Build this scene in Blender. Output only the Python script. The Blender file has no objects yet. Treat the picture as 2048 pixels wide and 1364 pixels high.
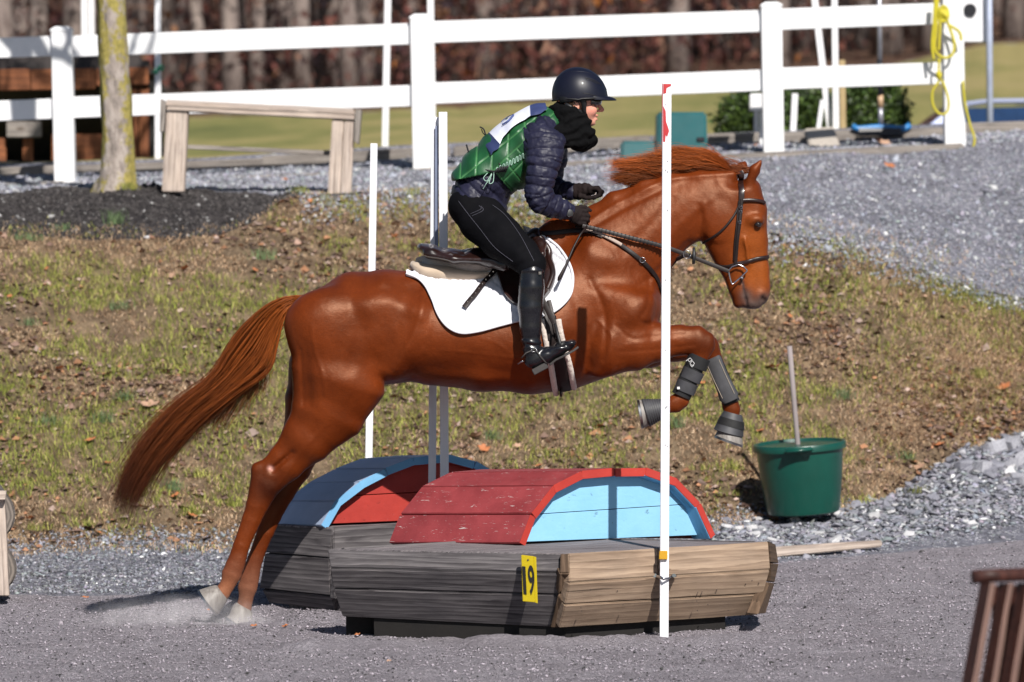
import bpy, bmesh, math, random
import numpy as np
from mathutils import Vector, Matrix
from mathutils.bvhtree import BVHTree

random.seed(11)
rng = np.random.default_rng(11)
SC = bpy.context.scene
COL = SC.collection

# ------------------------------------------------------------ camera
FPX = 9200.0                      # focal length in pixels of the 2048 px photograph
CAMP = Vector((0.0, -20.0, 1.9))
PITCH = math.atan(296.0 / FPX)
ROLL = math.radians(1.1)
cam_d = bpy.data.cameras.new('camera')
cam = bpy.data.objects.new('camera', cam_d)
COL.objects.link(cam)
cam_d.sensor_width = 36.0
cam_d.lens = 36.0 * FPX / 2048.0
cam_d.clip_start = 0.5
cam_d.clip_end = 1500.0
cam_d.dof.use_dof = True
cam_d.dof.focus_distance = 20.3
cam_d.dof.aperture_fstop = 3.8
RM = (Matrix.Rotation(math.pi / 2 - PITCH, 3, 'X') @ Matrix.Rotation(-ROLL, 3, 'Z'))
cam.matrix_world = Matrix.Translation(CAMP) @ RM.to_4x4()
SC.camera = cam

# ------------------------------------------------------------ light
SUN_AZ, SUN_EL = math.radians(18), math.radians(40)
SUND = Vector((math.sin(SUN_AZ) * math.cos(SUN_EL), -math.cos(SUN_AZ) * math.cos(SUN_EL), math.sin(SUN_EL)))
world = bpy.data.worlds.new('World')
SC.world = world
world.use_nodes = True
wn = world.node_tree
wn.nodes.clear()
sky = wn.nodes.new('ShaderNodeTexSky')
sky.sky_type = 'NISHITA'
sky.sun_disc = False
sky.sun_elevation = SUN_EL
sky.sun_rotation = math.atan2(SUND.x, SUND.y)
sky.air_density = 1.0
sky.dust_density = 0.6
bg = wn.nodes.new('ShaderNodeBackground')
bg.inputs['Strength'].default_value = 0.05
wo = wn.nodes.new('ShaderNodeOutputWorld')
wn.links.new(sky.outputs[0], bg.inputs[0])
wn.links.new(bg.outputs[0], wo.inputs[0])
sd = bpy.data.lights.new('sun', 'SUN')
sd.energy = 5.0
sd.angle = math.radians(0.5)
sd.color = (1.0, 0.955, 0.89)
sun = bpy.data.objects.new('sun', sd)
sun.rotation_euler = SUND.to_track_quat('Z', 'Y').to_euler()
sun.location = (10, -15, 15)
COL.objects.link(sun)
SC.view_settings.view_transform = 'Standard'
SC.view_settings.look = 'None'
SC.view_settings.gamma = 1.0
SC.view_settings.exposure = 0.33
SC.view_settings.use_curve_mapping = False
SC.cycles.max_bounces = 6
SC.cycles.transparent_max_bounces = 8
SC.cycles.volume_bounces = 1

# ------------------------------------------------------------ photo <-> world
RMN = np.array(RM)
CAMN = np.array(CAMP)
def Pn(px, py, d):
    """points seen at photo pixel px,py at depth d (metres along +Y from the camera); arrays allowed"""
    px, py, d = np.broadcast_arrays(np.asarray(px, float), np.asarray(py, float), np.asarray(d, float))
    v = np.stack([(px - 1024) / FPX, -(py - 682) / FPX, -np.ones_like(px)], -1)
    w = v @ RMN.T
    return CAMN + w * (d / w[..., 1])[..., None]
def P(px, py, d):
    return Vector(Pn(px, py, d))
def proj(p):
    q = (np.asarray(p, float) - CAMN) @ RMN
    return 1024 + q[..., 0] / -q[..., 2] * FPX, 682 - q[..., 1] / -q[..., 2] * FPX
def Pz(px, z, d):
    """point in photo column px at depth d and height z"""
    px, z, d = np.broadcast_arrays(np.asarray(px, float), np.asarray(z, float), np.asarray(d, float))
    py = np.full_like(px, 600.0)
    for _ in range(4):
        p = Pn(px, py, d)
        py = py - (z - p[..., 2]) * FPX / d
    return Pn(px, py, d)
def dgnd(px, py, z=0.0):
    a = Pn(px, py, 10.0); 
    return 10.0 * (CAMP.z - z) / (CAMP.z - a[..., 2])

# ------------------------------------------------------------ noise
def _h(ix, iy, iz, s):
    n = (ix.astype(np.int64) * 374761393 + iy.astype(np.int64) * 668265263 + iz.astype(np.int64) * 2147483647 + s * 974711) & 0xffffffff
    n = ((n ^ (n >> 13)) * 1274126177) & 0xffffffff
    n = n ^ (n >> 16)
    return (n & 0xffff) / 65535.0
def noise(x, y, z=0.0, s=0):
    x, y, z = np.broadcast_arrays(np.asarray(x, float), np.asarray(y, float), np.asarray(z, float))
    ix, iy, iz = np.floor(x), np.floor(y), np.floor(z)
    fx, fy, fz = x - ix, y - iy, z - iz
    fx, fy, fz = [f * f * (3 - 2 * f) for f in (fx, fy, fz)]
    r = 0
    flat = not np.any(fz)
    for dx in (0, 1):
        wx = fx if dx else 1 - fx
        for dy in (0, 1):
            wy = fy if dy else 1 - fy
            if flat:
                r = r + wx * wy * _h(ix + dx, iy + dy, iz, s)
            else:
                for dz in (0, 1):
                    r = r + wx * wy * (fz if dz else 1 - fz) * _h(ix + dx, iy + dy, iz + dz, s)
    return r * 2 - 1
def fbm(x, y, z=0.0, s=0, o=4):
    r = 0; a = 1.0; t = 0
    for i in range(o):
        r = r + a * noise(np.asarray(x) * 2 ** i, np.asarray(y) * 2 ** i, np.asarray(z) * 2 ** i, s + i)
        t += a; a *= 0.5
    return r / t

# ------------------------------------------------------------ object helpers
def tag(o, label=None, cat=None, group=None, kind=None):
    if label: o['label'] = label
    if cat: o['category'] = cat
    if group: o['group'] = group
    if kind: o['kind'] = kind
    return o
def thing(name, label, cat, loc=(0, 0, 0), group=None):
    o = bpy.data.objects.new(name, None)
    o.empty_display_size = 0.1
    COL.objects.link(o)
    o.location = Vector(loc)
    return tag(o, label, cat, group)
def link(name, me, mat=None, parent=None, smooth=False, matrix=None):
    if mat is not None and len(me.materials) == 0:
        me.materials.append(mat)
    o = bpy.data.objects.new(name, me)
    COL.objects.link(o)
    if smooth:
        me.polygons.foreach_set('use_smooth', np.ones(len(me.polygons), dtype=bool))
    if parent is not None:
        o.parent = parent
    if matrix is not None:
        o.matrix_local = matrix
    return o
def wloc(parent):
    l = Vector((0, 0, 0))
    while parent is not None:
        l = l + parent.location
        parent = parent.parent
    return l
def np_mesh(name, verts, faces, mat=None, parent=None, smooth=True, col=None, sharp=None):
    """verts (n,3) in world space, faces (m,k) with one k"""
    verts = np.asarray(verts, float)
    if parent is not None:
        verts = verts - np.array(wloc(parent))
    faces = np.asarray(faces)
    me = bpy.data.meshes.new(name)
    me.vertices.add(len(verts))
    me.vertices.foreach_set('co', verts.astype(np.float32).ravel())
    k = faces.shape[1]
    me.loops.add(faces.size)
    me.loops.foreach_set('vertex_index', faces.astype(np.int32).ravel())
    me.polygons.add(len(faces))
    me.polygons.foreach_set('loop_start', np.arange(0, faces.size, k, dtype=np.int32))
    me.polygons.foreach_set('loop_total', np.full(len(faces), k, dtype=np.int32))
    me.update(calc_edges=True)
    if col is not None:
        a = me.attributes.new('col', 'FLOAT_COLOR', 'POINT')
        c = np.ones((len(verts), 4), np.float32)
        c[:, :3] = col
        a.data.foreach_set('color', c.ravel())
    return link(name, me, mat, parent, smooth)
class MB:
    """collects polygons in world space; build() links one mesh object"""
    def __init__(s): s.v = []; s.f = []
    def add(s, vs, fs):
        n = len(s.v)
        s.v += [tuple(v) for v in vs]
        s.f += [tuple(i + n for i in f) for f in fs]
        return s
    def hexa(s, c):
        """8 corners: bottom 4 then top 4, same order"""
        return s.add(c, [(0, 3, 2, 1), (4, 5, 6, 7), (0, 1, 5, 4), (1, 2, 6, 5), (2, 3, 7, 6), (3, 0, 4, 7)])
    def box(s, c, h, R=None):
        c = Vector(c); vs = []
        for z in (-1, 1):
            for x, y in ((-1, -1), (1, -1), (1, 1), (-1, 1)):
                p = Vector((x * h[0], y * h[1], z * h[2]))
                vs.append(c + (R @ p if R else p))
        return s.hexa(vs)
    def tube(s, pts, rad, n=8, cap=True, squash=1.0, up=None):
        pts = [Vector(p) for p in pts]
        if not hasattr(rad, '__len__'): rad = [rad] * len(pts)
        rings = []; ref = None
        for i, p in enumerate(pts):
            t = (pts[min(i + 1, len(pts) - 1)] - pts[max(i - 1, 0)])
            if t.length < 1e-9: t = Vector((0, 0, 1))
            t.normalize()
            if ref is None:
                ref = Vector(up) if up is not None else (Vector((0, 1, 0)) if abs(t.y) < 0.9 else Vector((1, 0, 0)))
            a = ref - t * ref.dot(t)
            if a.length < 1e-6: a = t.orthogonal()
            a.normalize(); b = t.cross(a)
            if up is None: ref = a
            rings.append([p + (a * math.cos(2 * math.pi * k / n) * squash + b * math.sin(2 * math.pi * k / n)) * rad[i] for k in range(n)])
        base = len(s.v)
        for r in rings: s.v += [tuple(q) for q in r]
        for i in range(len(rings) - 1):
            for k in range(n):
                k2 = (k + 1) % n
                s.f.append((base + i * n + k, base + i * n + k2, base + (i + 1) * n + k2, base + (i + 1) * n + k))
        if cap:
            s.f.append(tuple(base + k for k in reversed(range(n))))
            e = base + (len(rings) - 1) * n
            s.f.append(tuple(e + k for k in range(n)))
        return s
    def rings(s, rings, cap=True):
        base = len(s.v); n = len(rings[0])
        for r in rings: s.v += [tuple(q) for q in r]
        for i in range(len(rings) - 1):
            for k in range(n):
                k2 = (k + 1) % n
                s.f.append((base + i * n + k, base + i * n + k2, base + (i + 1) * n + k2, base + (i + 1) * n + k))
        if cap:
            s.f.append(tuple(base + k for k in reversed(range(n))))
            e = base + (len(rings) - 1) * n
            s.f.append(tuple(e + k for k in range(n)))
        return s
    def build(s, name, mat, parent=None, smooth=False, bevel=0.0, seg=1, autosmooth=None):
        l = wloc(parent) if parent is not None else Vector((0, 0, 0))
        me = bpy.data.meshes.new(name)
        me.from_pydata([(v[0] - l.x, v[1] - l.y, v[2] - l.z) for v in s.v], [], s.f)
        bm = bmesh.new(); bm.from_mesh(me)
        bmesh.ops.recalc_face_normals(bm, faces=bm.faces)
        if bevel:
            bmesh.ops.bevel(bm, geom=list(bm.edges), offset=bevel, segments=seg, affect='EDGES', clamp_overlap=True)
        bm.to_mesh(me); bm.free()
        o = link(name, me, mat, parent, smooth)
        if autosmooth:
            me.set_sharp_from_angle(angle=autosmooth)
        return o
def frame_from(xdir, zhint):
    x = Vector(xdir).normalized(); z = Vector(zhint); z = (z - x * z.dot(x)).normalized(); y = z.cross(x)
    return Matrix((x, y, z)).transposed()
def slab(name, quad, thick, mat, parent, inward=None, bevel=0.004, rough=0.0):
    """a board: quad = outer face corners TL, TR, BR, BL (world); own frame along its length so the grain follows it"""
    q = [Vector(p) for p in quad]
    if (q[3] - q[0]).length + (q[2] - q[1]).length > ((q[1] - q[0]).length + (q[2] - q[3]).length) * 1.05: q = [q[3], q[0], q[1], q[2]]
    x = ((q[1] - q[0]) + (q[2] - q[3])).normalized()
    v = ((q[0] - q[3]) + (q[1] - q[2])).normalized()
    n = x.cross(v).normalized()
    if inward is not None and n.dot(Vector(inward)) > 0: n = -n
    y = n.cross(x) if abs(n.cross(x).dot(v)) > 0 else v
    if y.dot(v) < 0: y = -y
    c = (q[0] + q[1] + q[2] + q[3]) / 4
    zz = x.cross(y)
    R = Matrix((x, y, zz)).transposed()
    vs = [p - n * thick for p in (q[3], q[2], q[1], q[0])] + [q[3], q[2], q[1], q[0]]
    Rt = R.transposed()
    loc = [Rt @ (p - c) for p in vs]
    bm = bmesh.new()
    bv = [bm.verts.new(p) for p in loc]
    for f in [(0, 3, 2, 1), (4, 5, 6, 7), (0, 1, 5, 4), (1, 2, 6, 5), (2, 3, 7, 6), (3, 0, 4, 7)]:
        bm.faces.new([bv[i] for i in f])
    bmesh.ops.recalc_face_normals(bm, faces=bm.faces)
    L = (q[1] - q[0]).length
    if L > 0.25:
        es = [e for e in bm.edges if abs((e.verts[0].co - e.verts[1].co).normalized().x) > 0.9]
        bmesh.ops.subdivide_edges(bm, edges=es, cuts=min(12, int(L / 0.08)), use_grid_fill=True)
        sd_ = random.random() * 99
        for w in bm.verts:
            w.co.y += 0.0012 * float(noise(w.co.x * 9 + sd_, w.co.y * 3, 0, 3))
            w.co.z += 0.0008 * float(noise(w.co.x * 7 + sd_, w.co.y * 5, 7, 4))
    if bevel:
        es = [e for e in bm.edges if len(e.link_faces) == 2 and e.calc_face_angle(0) > 0.5]
        bmesh.ops.bevel(bm, geom=es, offset=bevel, segments=2, affect='EDGES', clamp_overlap=True)
    me = bpy.data.meshes.new(name)
    bm.to_mesh(me); bm.free()
    M_ = Matrix.Translation(c - (wloc(parent) if parent is not None else Vector((0, 0, 0)))) @ R.to_4x4()
    ob = link(name, me, mat, parent, True, M_); me.set_sharp_from_angle(angle=.30)
    return ob, n
def fix_smooth(o, ang=0.6):
    o.data.set_sharp_from_angle(angle=ang)
def polyline(pts, n, smooth=True):
    """resample a polyline (k,dim) to n points, optionally rounded by Catmull-Rom"""
    p = np.asarray(pts, float)
    if smooth and len(p) > 2:
        q = np.vstack([2 * p[0] - p[1], p, 2 * p[-1] - p[-2]])
        out = []
        for i in range(1, len(q) - 2):
            t = np.linspace(0, 1, 12, endpoint=False)[:, None]
            a, b, c, d = q[i - 1], q[i], q[i + 1], q[i + 2]
            out.append(0.5 * ((2 * b) + (-a + c) * t + (2 * a - 5 * b + 4 * c - d) * t ** 2 + (-a + 3 * b - 3 * c + d) * t ** 3))
        p = np.vstack(out + [p[-1:]])
    s = np.r_[0, np.cumsum(np.linalg.norm(np.diff(p, axis=0), axis=1))]
    u = np.linspace(0, s[-1], n)
    return np.stack([np.interp(u, s, p[:, i]) for i in range(p.shape[1])], 1)

# ------------------------------------------------------------ materials
def new_mat(name):
    m = bpy.data.materials.new(name); m.use_nodes = True
    nt = m.node_tree; nt.nodes.clear()
    o = nt.nodes.new('ShaderNodeOutputMaterial'); b = nt.nodes.new('ShaderNodeBsdfPrincipled')
    nt.links.new(b.outputs[0], o.inputs[0])
    return m, nt, b
def N(nt, t, **kw):
    n = nt.nodes.new(t)
    for k, v in kw.items():
        if k in n.inputs: n.inputs[k].default_value = v
        else: setattr(n, k, v)
    return n
def coords(nt, scale=(1, 1, 1), rand=True, kind='Object'):
    tc = N(nt, 'ShaderNodeTexCoord'); mp = N(nt, 'ShaderNodeMapping')
    mp.inputs['Scale'].default_value = scale
    if rand:
        oi = N(nt, 'ShaderNodeObjectInfo'); ad = N(nt, 'ShaderNodeVectorMath', operation='MULTIPLY_ADD')
        ad.inputs[1].default_value = (37.0, 23.0, 11.0)
        nt.links.new(oi.outputs['Random'], ad.inputs[0]); nt.links.new(tc.outputs[kind], ad.inputs[2])
        nt.links.new(ad.outputs[0], mp.inputs[0])
    else:
        nt.links.new(tc.outputs[kind], mp.inputs[0])
    return mp.outputs[0]
def ramp(nt, fac, stops):
    r = N(nt, 'ShaderNodeValToRGB')
    e = r.color_ramp.elements
    while len(e) > 1: e.remove(e[-1])
    e[0].position = stops[0][0]; e[0].color = (*stops[0][1], 1)
    for p, c in stops[1:]:
        x = e.new(p); x.color = (*c, 1)
    nt.links.new(fac, r.inputs[0])
    return r.outputs[0]
def mixc(nt, fac, a, b, mode='MIX'):
    m = N(nt, 'ShaderNodeMix', data_type='RGBA', blend_type=mode)
    def setin(i, v):
        if isinstance(v, tuple): m.inputs[i].default_value = (*v, 1)
        elif isinstance(v, (int, float)): m.inputs[i].default_value = v
        else: nt.links.new(v, m.inputs[i])
    setin(0, fac); setin(6, a); setin(7, b)
    return m.outputs[2]
def noise_tex(nt, vec, scale, detail=4, rough=0.55, dist=0.0):
    n = N(nt, 'ShaderNodeTexNoise'); n.inputs['Scale'].default_value = scale; n.inputs['Detail'].default_value = detail
    n.inputs['Roughness'].default_value = rough; n.inputs['Distortion'].default_value = dist
    nt.links.new(vec, n.inputs['Vector']); return n.outputs['Fac']
def bump(nt, b, h, strength=0.3, dist=0.01, prev=None):
    n = N(nt, 'ShaderNodeBump'); n.inputs['Strength'].default_value = strength; n.inputs['Distance'].default_value = dist
    nt.links.new(h, n.inputs['Height'])
    if prev is not None: nt.links.new(prev, n.inputs['Normal'])
    nt.links.new(n.outputs[0], b.inputs['Normal']); return n.outputs[0]
def simple(name, c1, c2=None, scale=8, rough=0.6, bscale=60, bstr=0.15, bdist=0.004, metal=0.0, coat=0.0, spec=0.5, stretch=(1, 1, 1), rvar=0.1, sheen=0.0, detail=5):
    m, nt, b = new_mat(name)
    v = coords(nt, stretch)
    c2 = c2 or tuple(x * 0.75 for x in c1)
    f = noise_tex(nt, v, scale, detail)
    nt.links.new(ramp(nt, f, [(0.3, c2), (0.7, c1)]), b.inputs['Base Color'])
    b.inputs['Metallic'].default_value = metal
    b.inputs['Coat Weight'].default_value = coat
    b.inputs['Specular IOR Level'].default_value = spec
    b.inputs['Sheen Weight'].default_value = sheen
    f2 = noise_tex(nt, v, scale * 3, 4)
    mr = N(nt, 'ShaderNodeMapRange'); mr.inputs['To Min'].default_value = max(0.02, rough - rvar); mr.inputs['To Max'].default_value = min(1, rough + rvar)
    nt.links.new(f2, mr.inputs[0]); nt.links.new(mr.outputs[0], b.inputs['Roughness'])
    if bstr: bump(nt, b, noise_tex(nt, v, bscale, 5, 0.6), bstr, bdist)
    return m
def attr_mat(name, rough=0.8, spec=0.25, trans=0.0, var=0.25, scale=40, bstr=0.0):
    m, nt, b = new_mat(name)
    a = N(nt, 'ShaderNodeAttribute', attribute_name='col')
    v = coords(nt, (1, 1, 1), False)
    f = noise_tex(nt, v, scale, 3)
    mr = N(nt, 'ShaderNodeMapRange'); mr.inputs['To Min'].default_value = 1 - var; mr.inputs['To Max'].default_value = 1 + var
    nt.links.new(f, mr.inputs[0])
    vm = N(nt, 'ShaderNodeVectorMath', operation='SCALE'); nt.links.new(a.outputs['Color'], vm.inputs[0]); nt.links.new(mr.outputs[0], vm.inputs['Scale'])
    nt.links.new(vm.outputs[0], b.inputs['Base Color'])
    b.inputs['Roughness'].default_value = rough; b.inputs['Specular IOR Level'].default_value = spec
    if trans: b.inputs['Subsurface Weight'].default_value = 0.0
    if bstr: bump(nt, b, noise_tex(nt, v, scale * 2, 4), bstr, 0.004)
    return m
def wood(name, light, mid, dark, grain=1.0, rough=0.75, crack=0.5, paint=None, nails=True):
    """grain runs along the board's own X axis"""
    m, nt, b = new_mat(name)
    v = coords(nt, (0.9 * grain, 10 * grain, 10 * grain))
    n1 = noise_tex(nt, v, 3.0, 6, 0.6, 1.2)
    w = N(nt, 'ShaderNodeTexWave', wave_type='BANDS', bands_direction='Y', wave_profile='SAW')
    w.inputs['Scale'].default_value = 1.3; w.inputs['Distortion'].default_value = 7.0; w.inputs['Detail'].default_value = 4; w.inputs['Detail Scale'].default_value = 1.4
    nt.links.new(v, w.inputs['Vector'])
    v2 = coords(nt, (1.2, 40, 40))
    fine = noise_tex(nt, v2, 2.0, 5, 0.7, 0.3)
    mx = N(nt, 'ShaderNodeMath', operation='MULTIPLY_ADD'); mx.inputs[1].default_value = 0.32
    nt.links.new(w.outputs['Fac'], mx.inputs[0]); nt.links.new(n1, mx.inputs[2])
    c = ramp(nt, mx.outputs[0], [(0.40, light), (0.66, mid), (0.98, dark)])
    c = mixc(nt, 0.55, c, ramp(nt, fine, [(0.3, (0.45, 0.45, 0.45)), (0.6, (1.05, 1.05, 1.05))]), 'MULTIPLY')
    # knots
    vk = coords(nt, (1.3, 3.2, 3.2))
    vo = N(nt, 'ShaderNodeTexVoronoi', feature='F1'); vo.inputs['Scale'].default_value = 1.6; nt.links.new(vk, vo.inputs['Vector'])
    kn = ramp(nt, vo.outputs['Distance'], [(0.03, (0.25, 0.2, 0.18)), (0.07, (0.8, 0.75, 0.7)), (0.1, (1, 1, 1))])
    c = mixc(nt, 0.8, c, kn, 'MULTIPLY')
    # long cracks
    vc = coords(nt, (0.8, 22, 22))
    cr = noise_tex(nt, vc, 1.5, 4, 0.5, 0.5)
    crk = ramp(nt, cr, [(0.26, (0, 0, 0)), (0.32, (1, 1, 1))])
    c = mixc(nt, crack, c, crk, 'MULTIPLY')
    # big weathering patches
    vp = coords(nt, (2, 3, 3))
    c = mixc(nt, 0.5, c, ramp(nt, noise_tex(nt, vp, 2.5, 5), [(0.3, (0.62, 0.62, 0.64)), (0.65, (1.05, 1.03, 1.0))]), 'MULTIPLY')
    nt.links.new(c, b.inputs['Base Color'])
    b.inputs['Roughness'].default_value = rough; b.inputs['Specular IOR Level'].default_value = 0.3
    p = bump(nt, b, mx.outputs[0], 0.25, 0.002)
    p = bump(nt, b, crk, 0.6, 0.004, p)
    bump(nt, b, fine, 0.3, 0.002, p)
    return m
# ============================================================ smooth solid modelling (distance field -> one continuous skin)
class Field:
    def __init__(s, lo, hi, h):
        s.lo = np.array(lo, float); s.h = h
        n = np.ceil((np.array(hi) - s.lo) / h).astype(int) + 1
        s.D = np.full(n, 1.0, np.float32)
        s.ax = [(s.lo[i] + h * np.arange(n[i])).astype(np.float32) for i in range(3)]
    def apply(s, fn, lo, hi, k=0.03, mode='add'):
        sl = []
        for i in range(3):
            a = int(max(0, math.floor((lo[i] - s.lo[i]) / s.h))); b = int(min(s.D.shape[i], math.ceil((hi[i] - s.lo[i]) / s.h) + 1))
            if b <= a: return
            sl.append(slice(a, b))
        X = s.ax[0][sl[0]][:, None, None]; Y = s.ax[1][sl[1]][None, :, None]; Z = s.ax[2][sl[2]][None, None, :]
        d = fn(X, Y, Z).astype(np.float32)
        a = s.D[tuple(sl)]
        if mode == 'add':
            hh = np.maximum(k - np.abs(a - d), 0) / k
            s.D[tuple(sl)] = np.minimum(a, d) - hh * hh * k * 0.25
        elif mode == 'sub':
            d = -d
            hh = np.maximum(k - np.abs(a - d), 0) / k
            s.D[tuple(sl)] = np.maximum(a, d) + hh * hh * k * 0.25
    def cone(s, P0, P1, a0, b0, a1=None, b1=None, k=0.03, mode='add', lat=(0, 1, 0), cap=None):
        P0 = np.array(P0, float); P1 = np.array(P1, float)
        a1 = a0 if a1 is None else a1; b1 = b0 if b1 is None else b1
        ax = P1 - P0; L = np.linalg.norm(ax)
        if L < 1e-6: ax = np.array([1e-5, 0, 0]); L = 1e-5
        u = ax / L; l = np.array(lat, float); l = l - u * l.dot(u); l /= np.linalg.norm(l); n = np.cross(u, l)
        def fn(X, Y, Z):
            x, y, z = X - P0[0], Y - P0[1], Z - P0[2]
            pu = x * u[0] + y * u[1] + z * u[2]; pl = x * l[0] + y * l[1] + z * l[2]; pn = x * n[0] + y * n[1] + z * n[2]
            t = np.clip(pu / L, 0, 1); rx = pu - t * L
            a = a0 + (a1 - a0) * t; b = b0 + (b1 - b0) * t
            c = np.minimum(a, b) if cap is None else cap
            k0 = np.sqrt((pn / a) ** 2 + (pl / b) ** 2 + (rx / c) ** 2) + 1e-6
            k1 = np.sqrt((pn / a ** 2) ** 2 + (pl / b ** 2) ** 2 + (rx / c ** 2) ** 2) + 1e-6
            return k0 * (k0 - 1) / k1
        r = max(a0, b0, a1, b1, cap or 0) + k + 0.03
        s.apply(fn, np.minimum(P0, P1) - r, np.maximum(P0, P1) + r, k, mode)
    def chain(s, nodes, k=0.03, lat=(0, 1, 0), cap=None):
        """nodes: (point, in-plane radius, lateral radius)"""
        for (p, a, b), (q, c, d) in zip(nodes[:-1], nodes[1:]):
            s.cone(p, q, a, b, c, d, k, 'add', lat, cap)
    def ell(s, c, r, k=0.03, mode='add', axis=(1, 0, 0), lat=(0, 1, 0)):
        """r = (along axis, in-plane, lateral)"""
        a = np.array(axis, float); a /= np.linalg.norm(a); c = np.array(c, float)
        s.cone(c - a * 1e-4, c + a * 1e-4, r[1], r[2], k=k, mode=mode, lat=lat, cap=r[0])
    def spine(s, nodes, k=.05, nrm=(0, 0, 1), lat=(0, 1, 0), power=2.0, endcap=.06, egg=0.0):
        """one smooth body along a straight axis: nodes (point, half size in plane, half size lateral); sections interpolated as cubics"""
        Pp = np.array([n[0] for n in nodes], float); A = Pp[0]; L = np.linalg.norm(Pp[-1] - A); u = (Pp[-1] - A) / L
        l = np.array(lat, float); l -= u * l.dot(u); l /= np.linalg.norm(l); n_ = np.cross(u, l)
        if n_.dot(nrm) < 0: n_ = -n_
        t = (Pp - A) @ u; cn = (Pp - A) @ n_; cl = (Pp - A) @ l
        tab = np.linspace(t[0], t[-1], 200)
        def cub(y):
            y = np.asarray(y, float); m = np.gradient(y, t)
            i = np.clip(np.searchsorted(t, tab) - 1, 0, len(t) - 2); h = t[i + 1] - t[i]; f = (tab - t[i]) / h
            return ((2*f**3 - 3*f**2 + 1) * y[i] + (f**3 - 2*f**2 + f) * h * m[i] + (-2*f**3 + 3*f**2) * y[i + 1] + (f**3 - f**2) * h * m[i + 1])
        CN, CL, AA, BB = cub(cn), cub(cl), cub([n[1] for n in nodes]), cub([n[2] for n in nodes])
        def fn(X, Y, Z):
            x, y, z = X - A[0], Y - A[1], Z - A[2]
            pu = x * u[0] + y * u[1] + z * u[2]; pl = x * l[0] + y * l[1] + z * l[2]; pn = x * n_[0] + y * n_[1] + z * n_[2]
            tc = np.clip(pu, t[0], t[-1]); rx = pu - tc
            a = np.interp(tc, tab, AA); b = np.interp(tc, tab, BB); pn = pn - np.interp(tc, tab, CN); pl = pl - np.interp(tc, tab, CL)
            if egg: b = b * (1 - egg * np.clip(pn / a, -1, 1))
            qn, ql, qr = np.abs(pn / a), np.abs(pl / b), np.abs(rx / endcap)
            if power != 2.0:
                e = (qn ** power + ql ** power) ** (1 / power); k0 = np.sqrt(e ** 2 + qr ** 2) + 1e-6
            else: k0 = np.sqrt(qn ** 2 + ql ** 2 + qr ** 2) + 1e-6
            k1 = np.sqrt((qn / a) ** 2 + (ql / b) ** 2 + (qr / endcap) ** 2) + 1e-6
            return k0 * (k0 - 1) / k1 * (1.0 if power == 2.0 else .9)
        r = max(AA.max(), BB.max()) + endcap + k + .03
        s.apply(fn, Pp.min(0) - r, Pp.max(0) + r, k)
    def extract(s, relax=2):
        D = s.D; S_ = D < 0
        sh = np.array(D.shape) - 1
        cnt = np.zeros(sh, np.uint8)
        for dx in (0, 1):
            for dy in (0, 1):
                for dz in (0, 1):
                    cnt += S_[dx:dx + sh[0], dy:dy + sh[1], dz:dz + sh[2]]
        cell = (cnt > 0) & (cnt < 8)
        ids = np.argwhere(cell); n = len(ids)
        idx = np.full(sh, -1, np.int64); idx[cell] = np.arange(n)
        acc = np.zeros((n, 3)); num = np.zeros(n)
        C = [(0, 0, 0), (1, 0, 0), (0, 1, 0), (1, 1, 0), (0, 0, 1), (1, 0, 1), (0, 1, 1), (1, 1, 1)]
        for a in range(8):
            for b in range(a + 1, 8):
                A, B = np.array(C[a]), np.array(C[b])
                if np.abs(A - B).sum() != 1: continue
                va = D[tuple((ids + A).T)]; vb = D[tuple((ids + B).T)]
                m = (va < 0) != (vb < 0)
                t = np.where(m, va / np.where(m, va - vb, 1), 0)
                acc[m] += (A + t[:, None] * (B - A))[m]; num[m] += 1
        v = s.lo + s.h * (ids + acc / num[:, None])
        quads = []
        for ax in range(3):
            o1, o2 = [(1, 2), (2, 0), (0, 1)][ax]
            a = [slice(None)] * 3; b = [slice(None)] * 3
            a[ax] = slice(0, -1); b[ax] = slice(1, None)
            d = S_[tuple(a)].astype(np.int8) - S_[tuple(b)].astype(np.int8)
            e = np.argwhere(d != 0); sg = d[tuple(e.T)]
            ok = (e[:, o1] > 0) & (e[:, o2] > 0) & (e[:, o1] < sh[o1]) & (e[:, o2] < sh[o2])
            e = e[ok]; sg = sg[ok]
            E1 = np.zeros(3, int); E1[o1] = 1; E2 = np.zeros(3, int); E2[o2] = 1
            q = np.stack([idx[tuple((e - E1 - E2).T)], idx[tuple((e - E2).T)], idx[tuple(e.T)], idx[tuple((e - E1).T)]], 1)
            q[sg < 0] = q[sg < 0][:, ::-1]
            quads.append(q)
        q = np.vstack(quads)
        for _ in range(relax):
            v = relax_mesh(v, q, 0.5)
        return v, q
def relax_mesh(v, q, lam):
    n = len(v)
    a = np.concatenate([q[:, i] for i in range(4)]); b = np.concatenate([q[:, (i + 1) % 4] for i in range(4)])
    cnt = np.bincount(a, minlength=n)
    out = np.stack([np.bincount(a, weights=v[b, i], minlength=n) for i in range(3)], 1) / np.maximum(cnt, 1)[:, None]
    return v + lam * (out - v)
def vnormals(v, q):
    fn = np.cross(v[q[:, 2]] - v[q[:, 0]], v[q[:, 3]] - v[q[:, 1]])
    out = np.zeros_like(v)
    for i in range(3):
        for c in range(4):
            out[:, i] += np.bincount(q[:, c], weights=fn[:, i], minlength=len(v))
    return out / (np.linalg.norm(out, axis=1)[:, None] + 1e-12)
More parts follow.
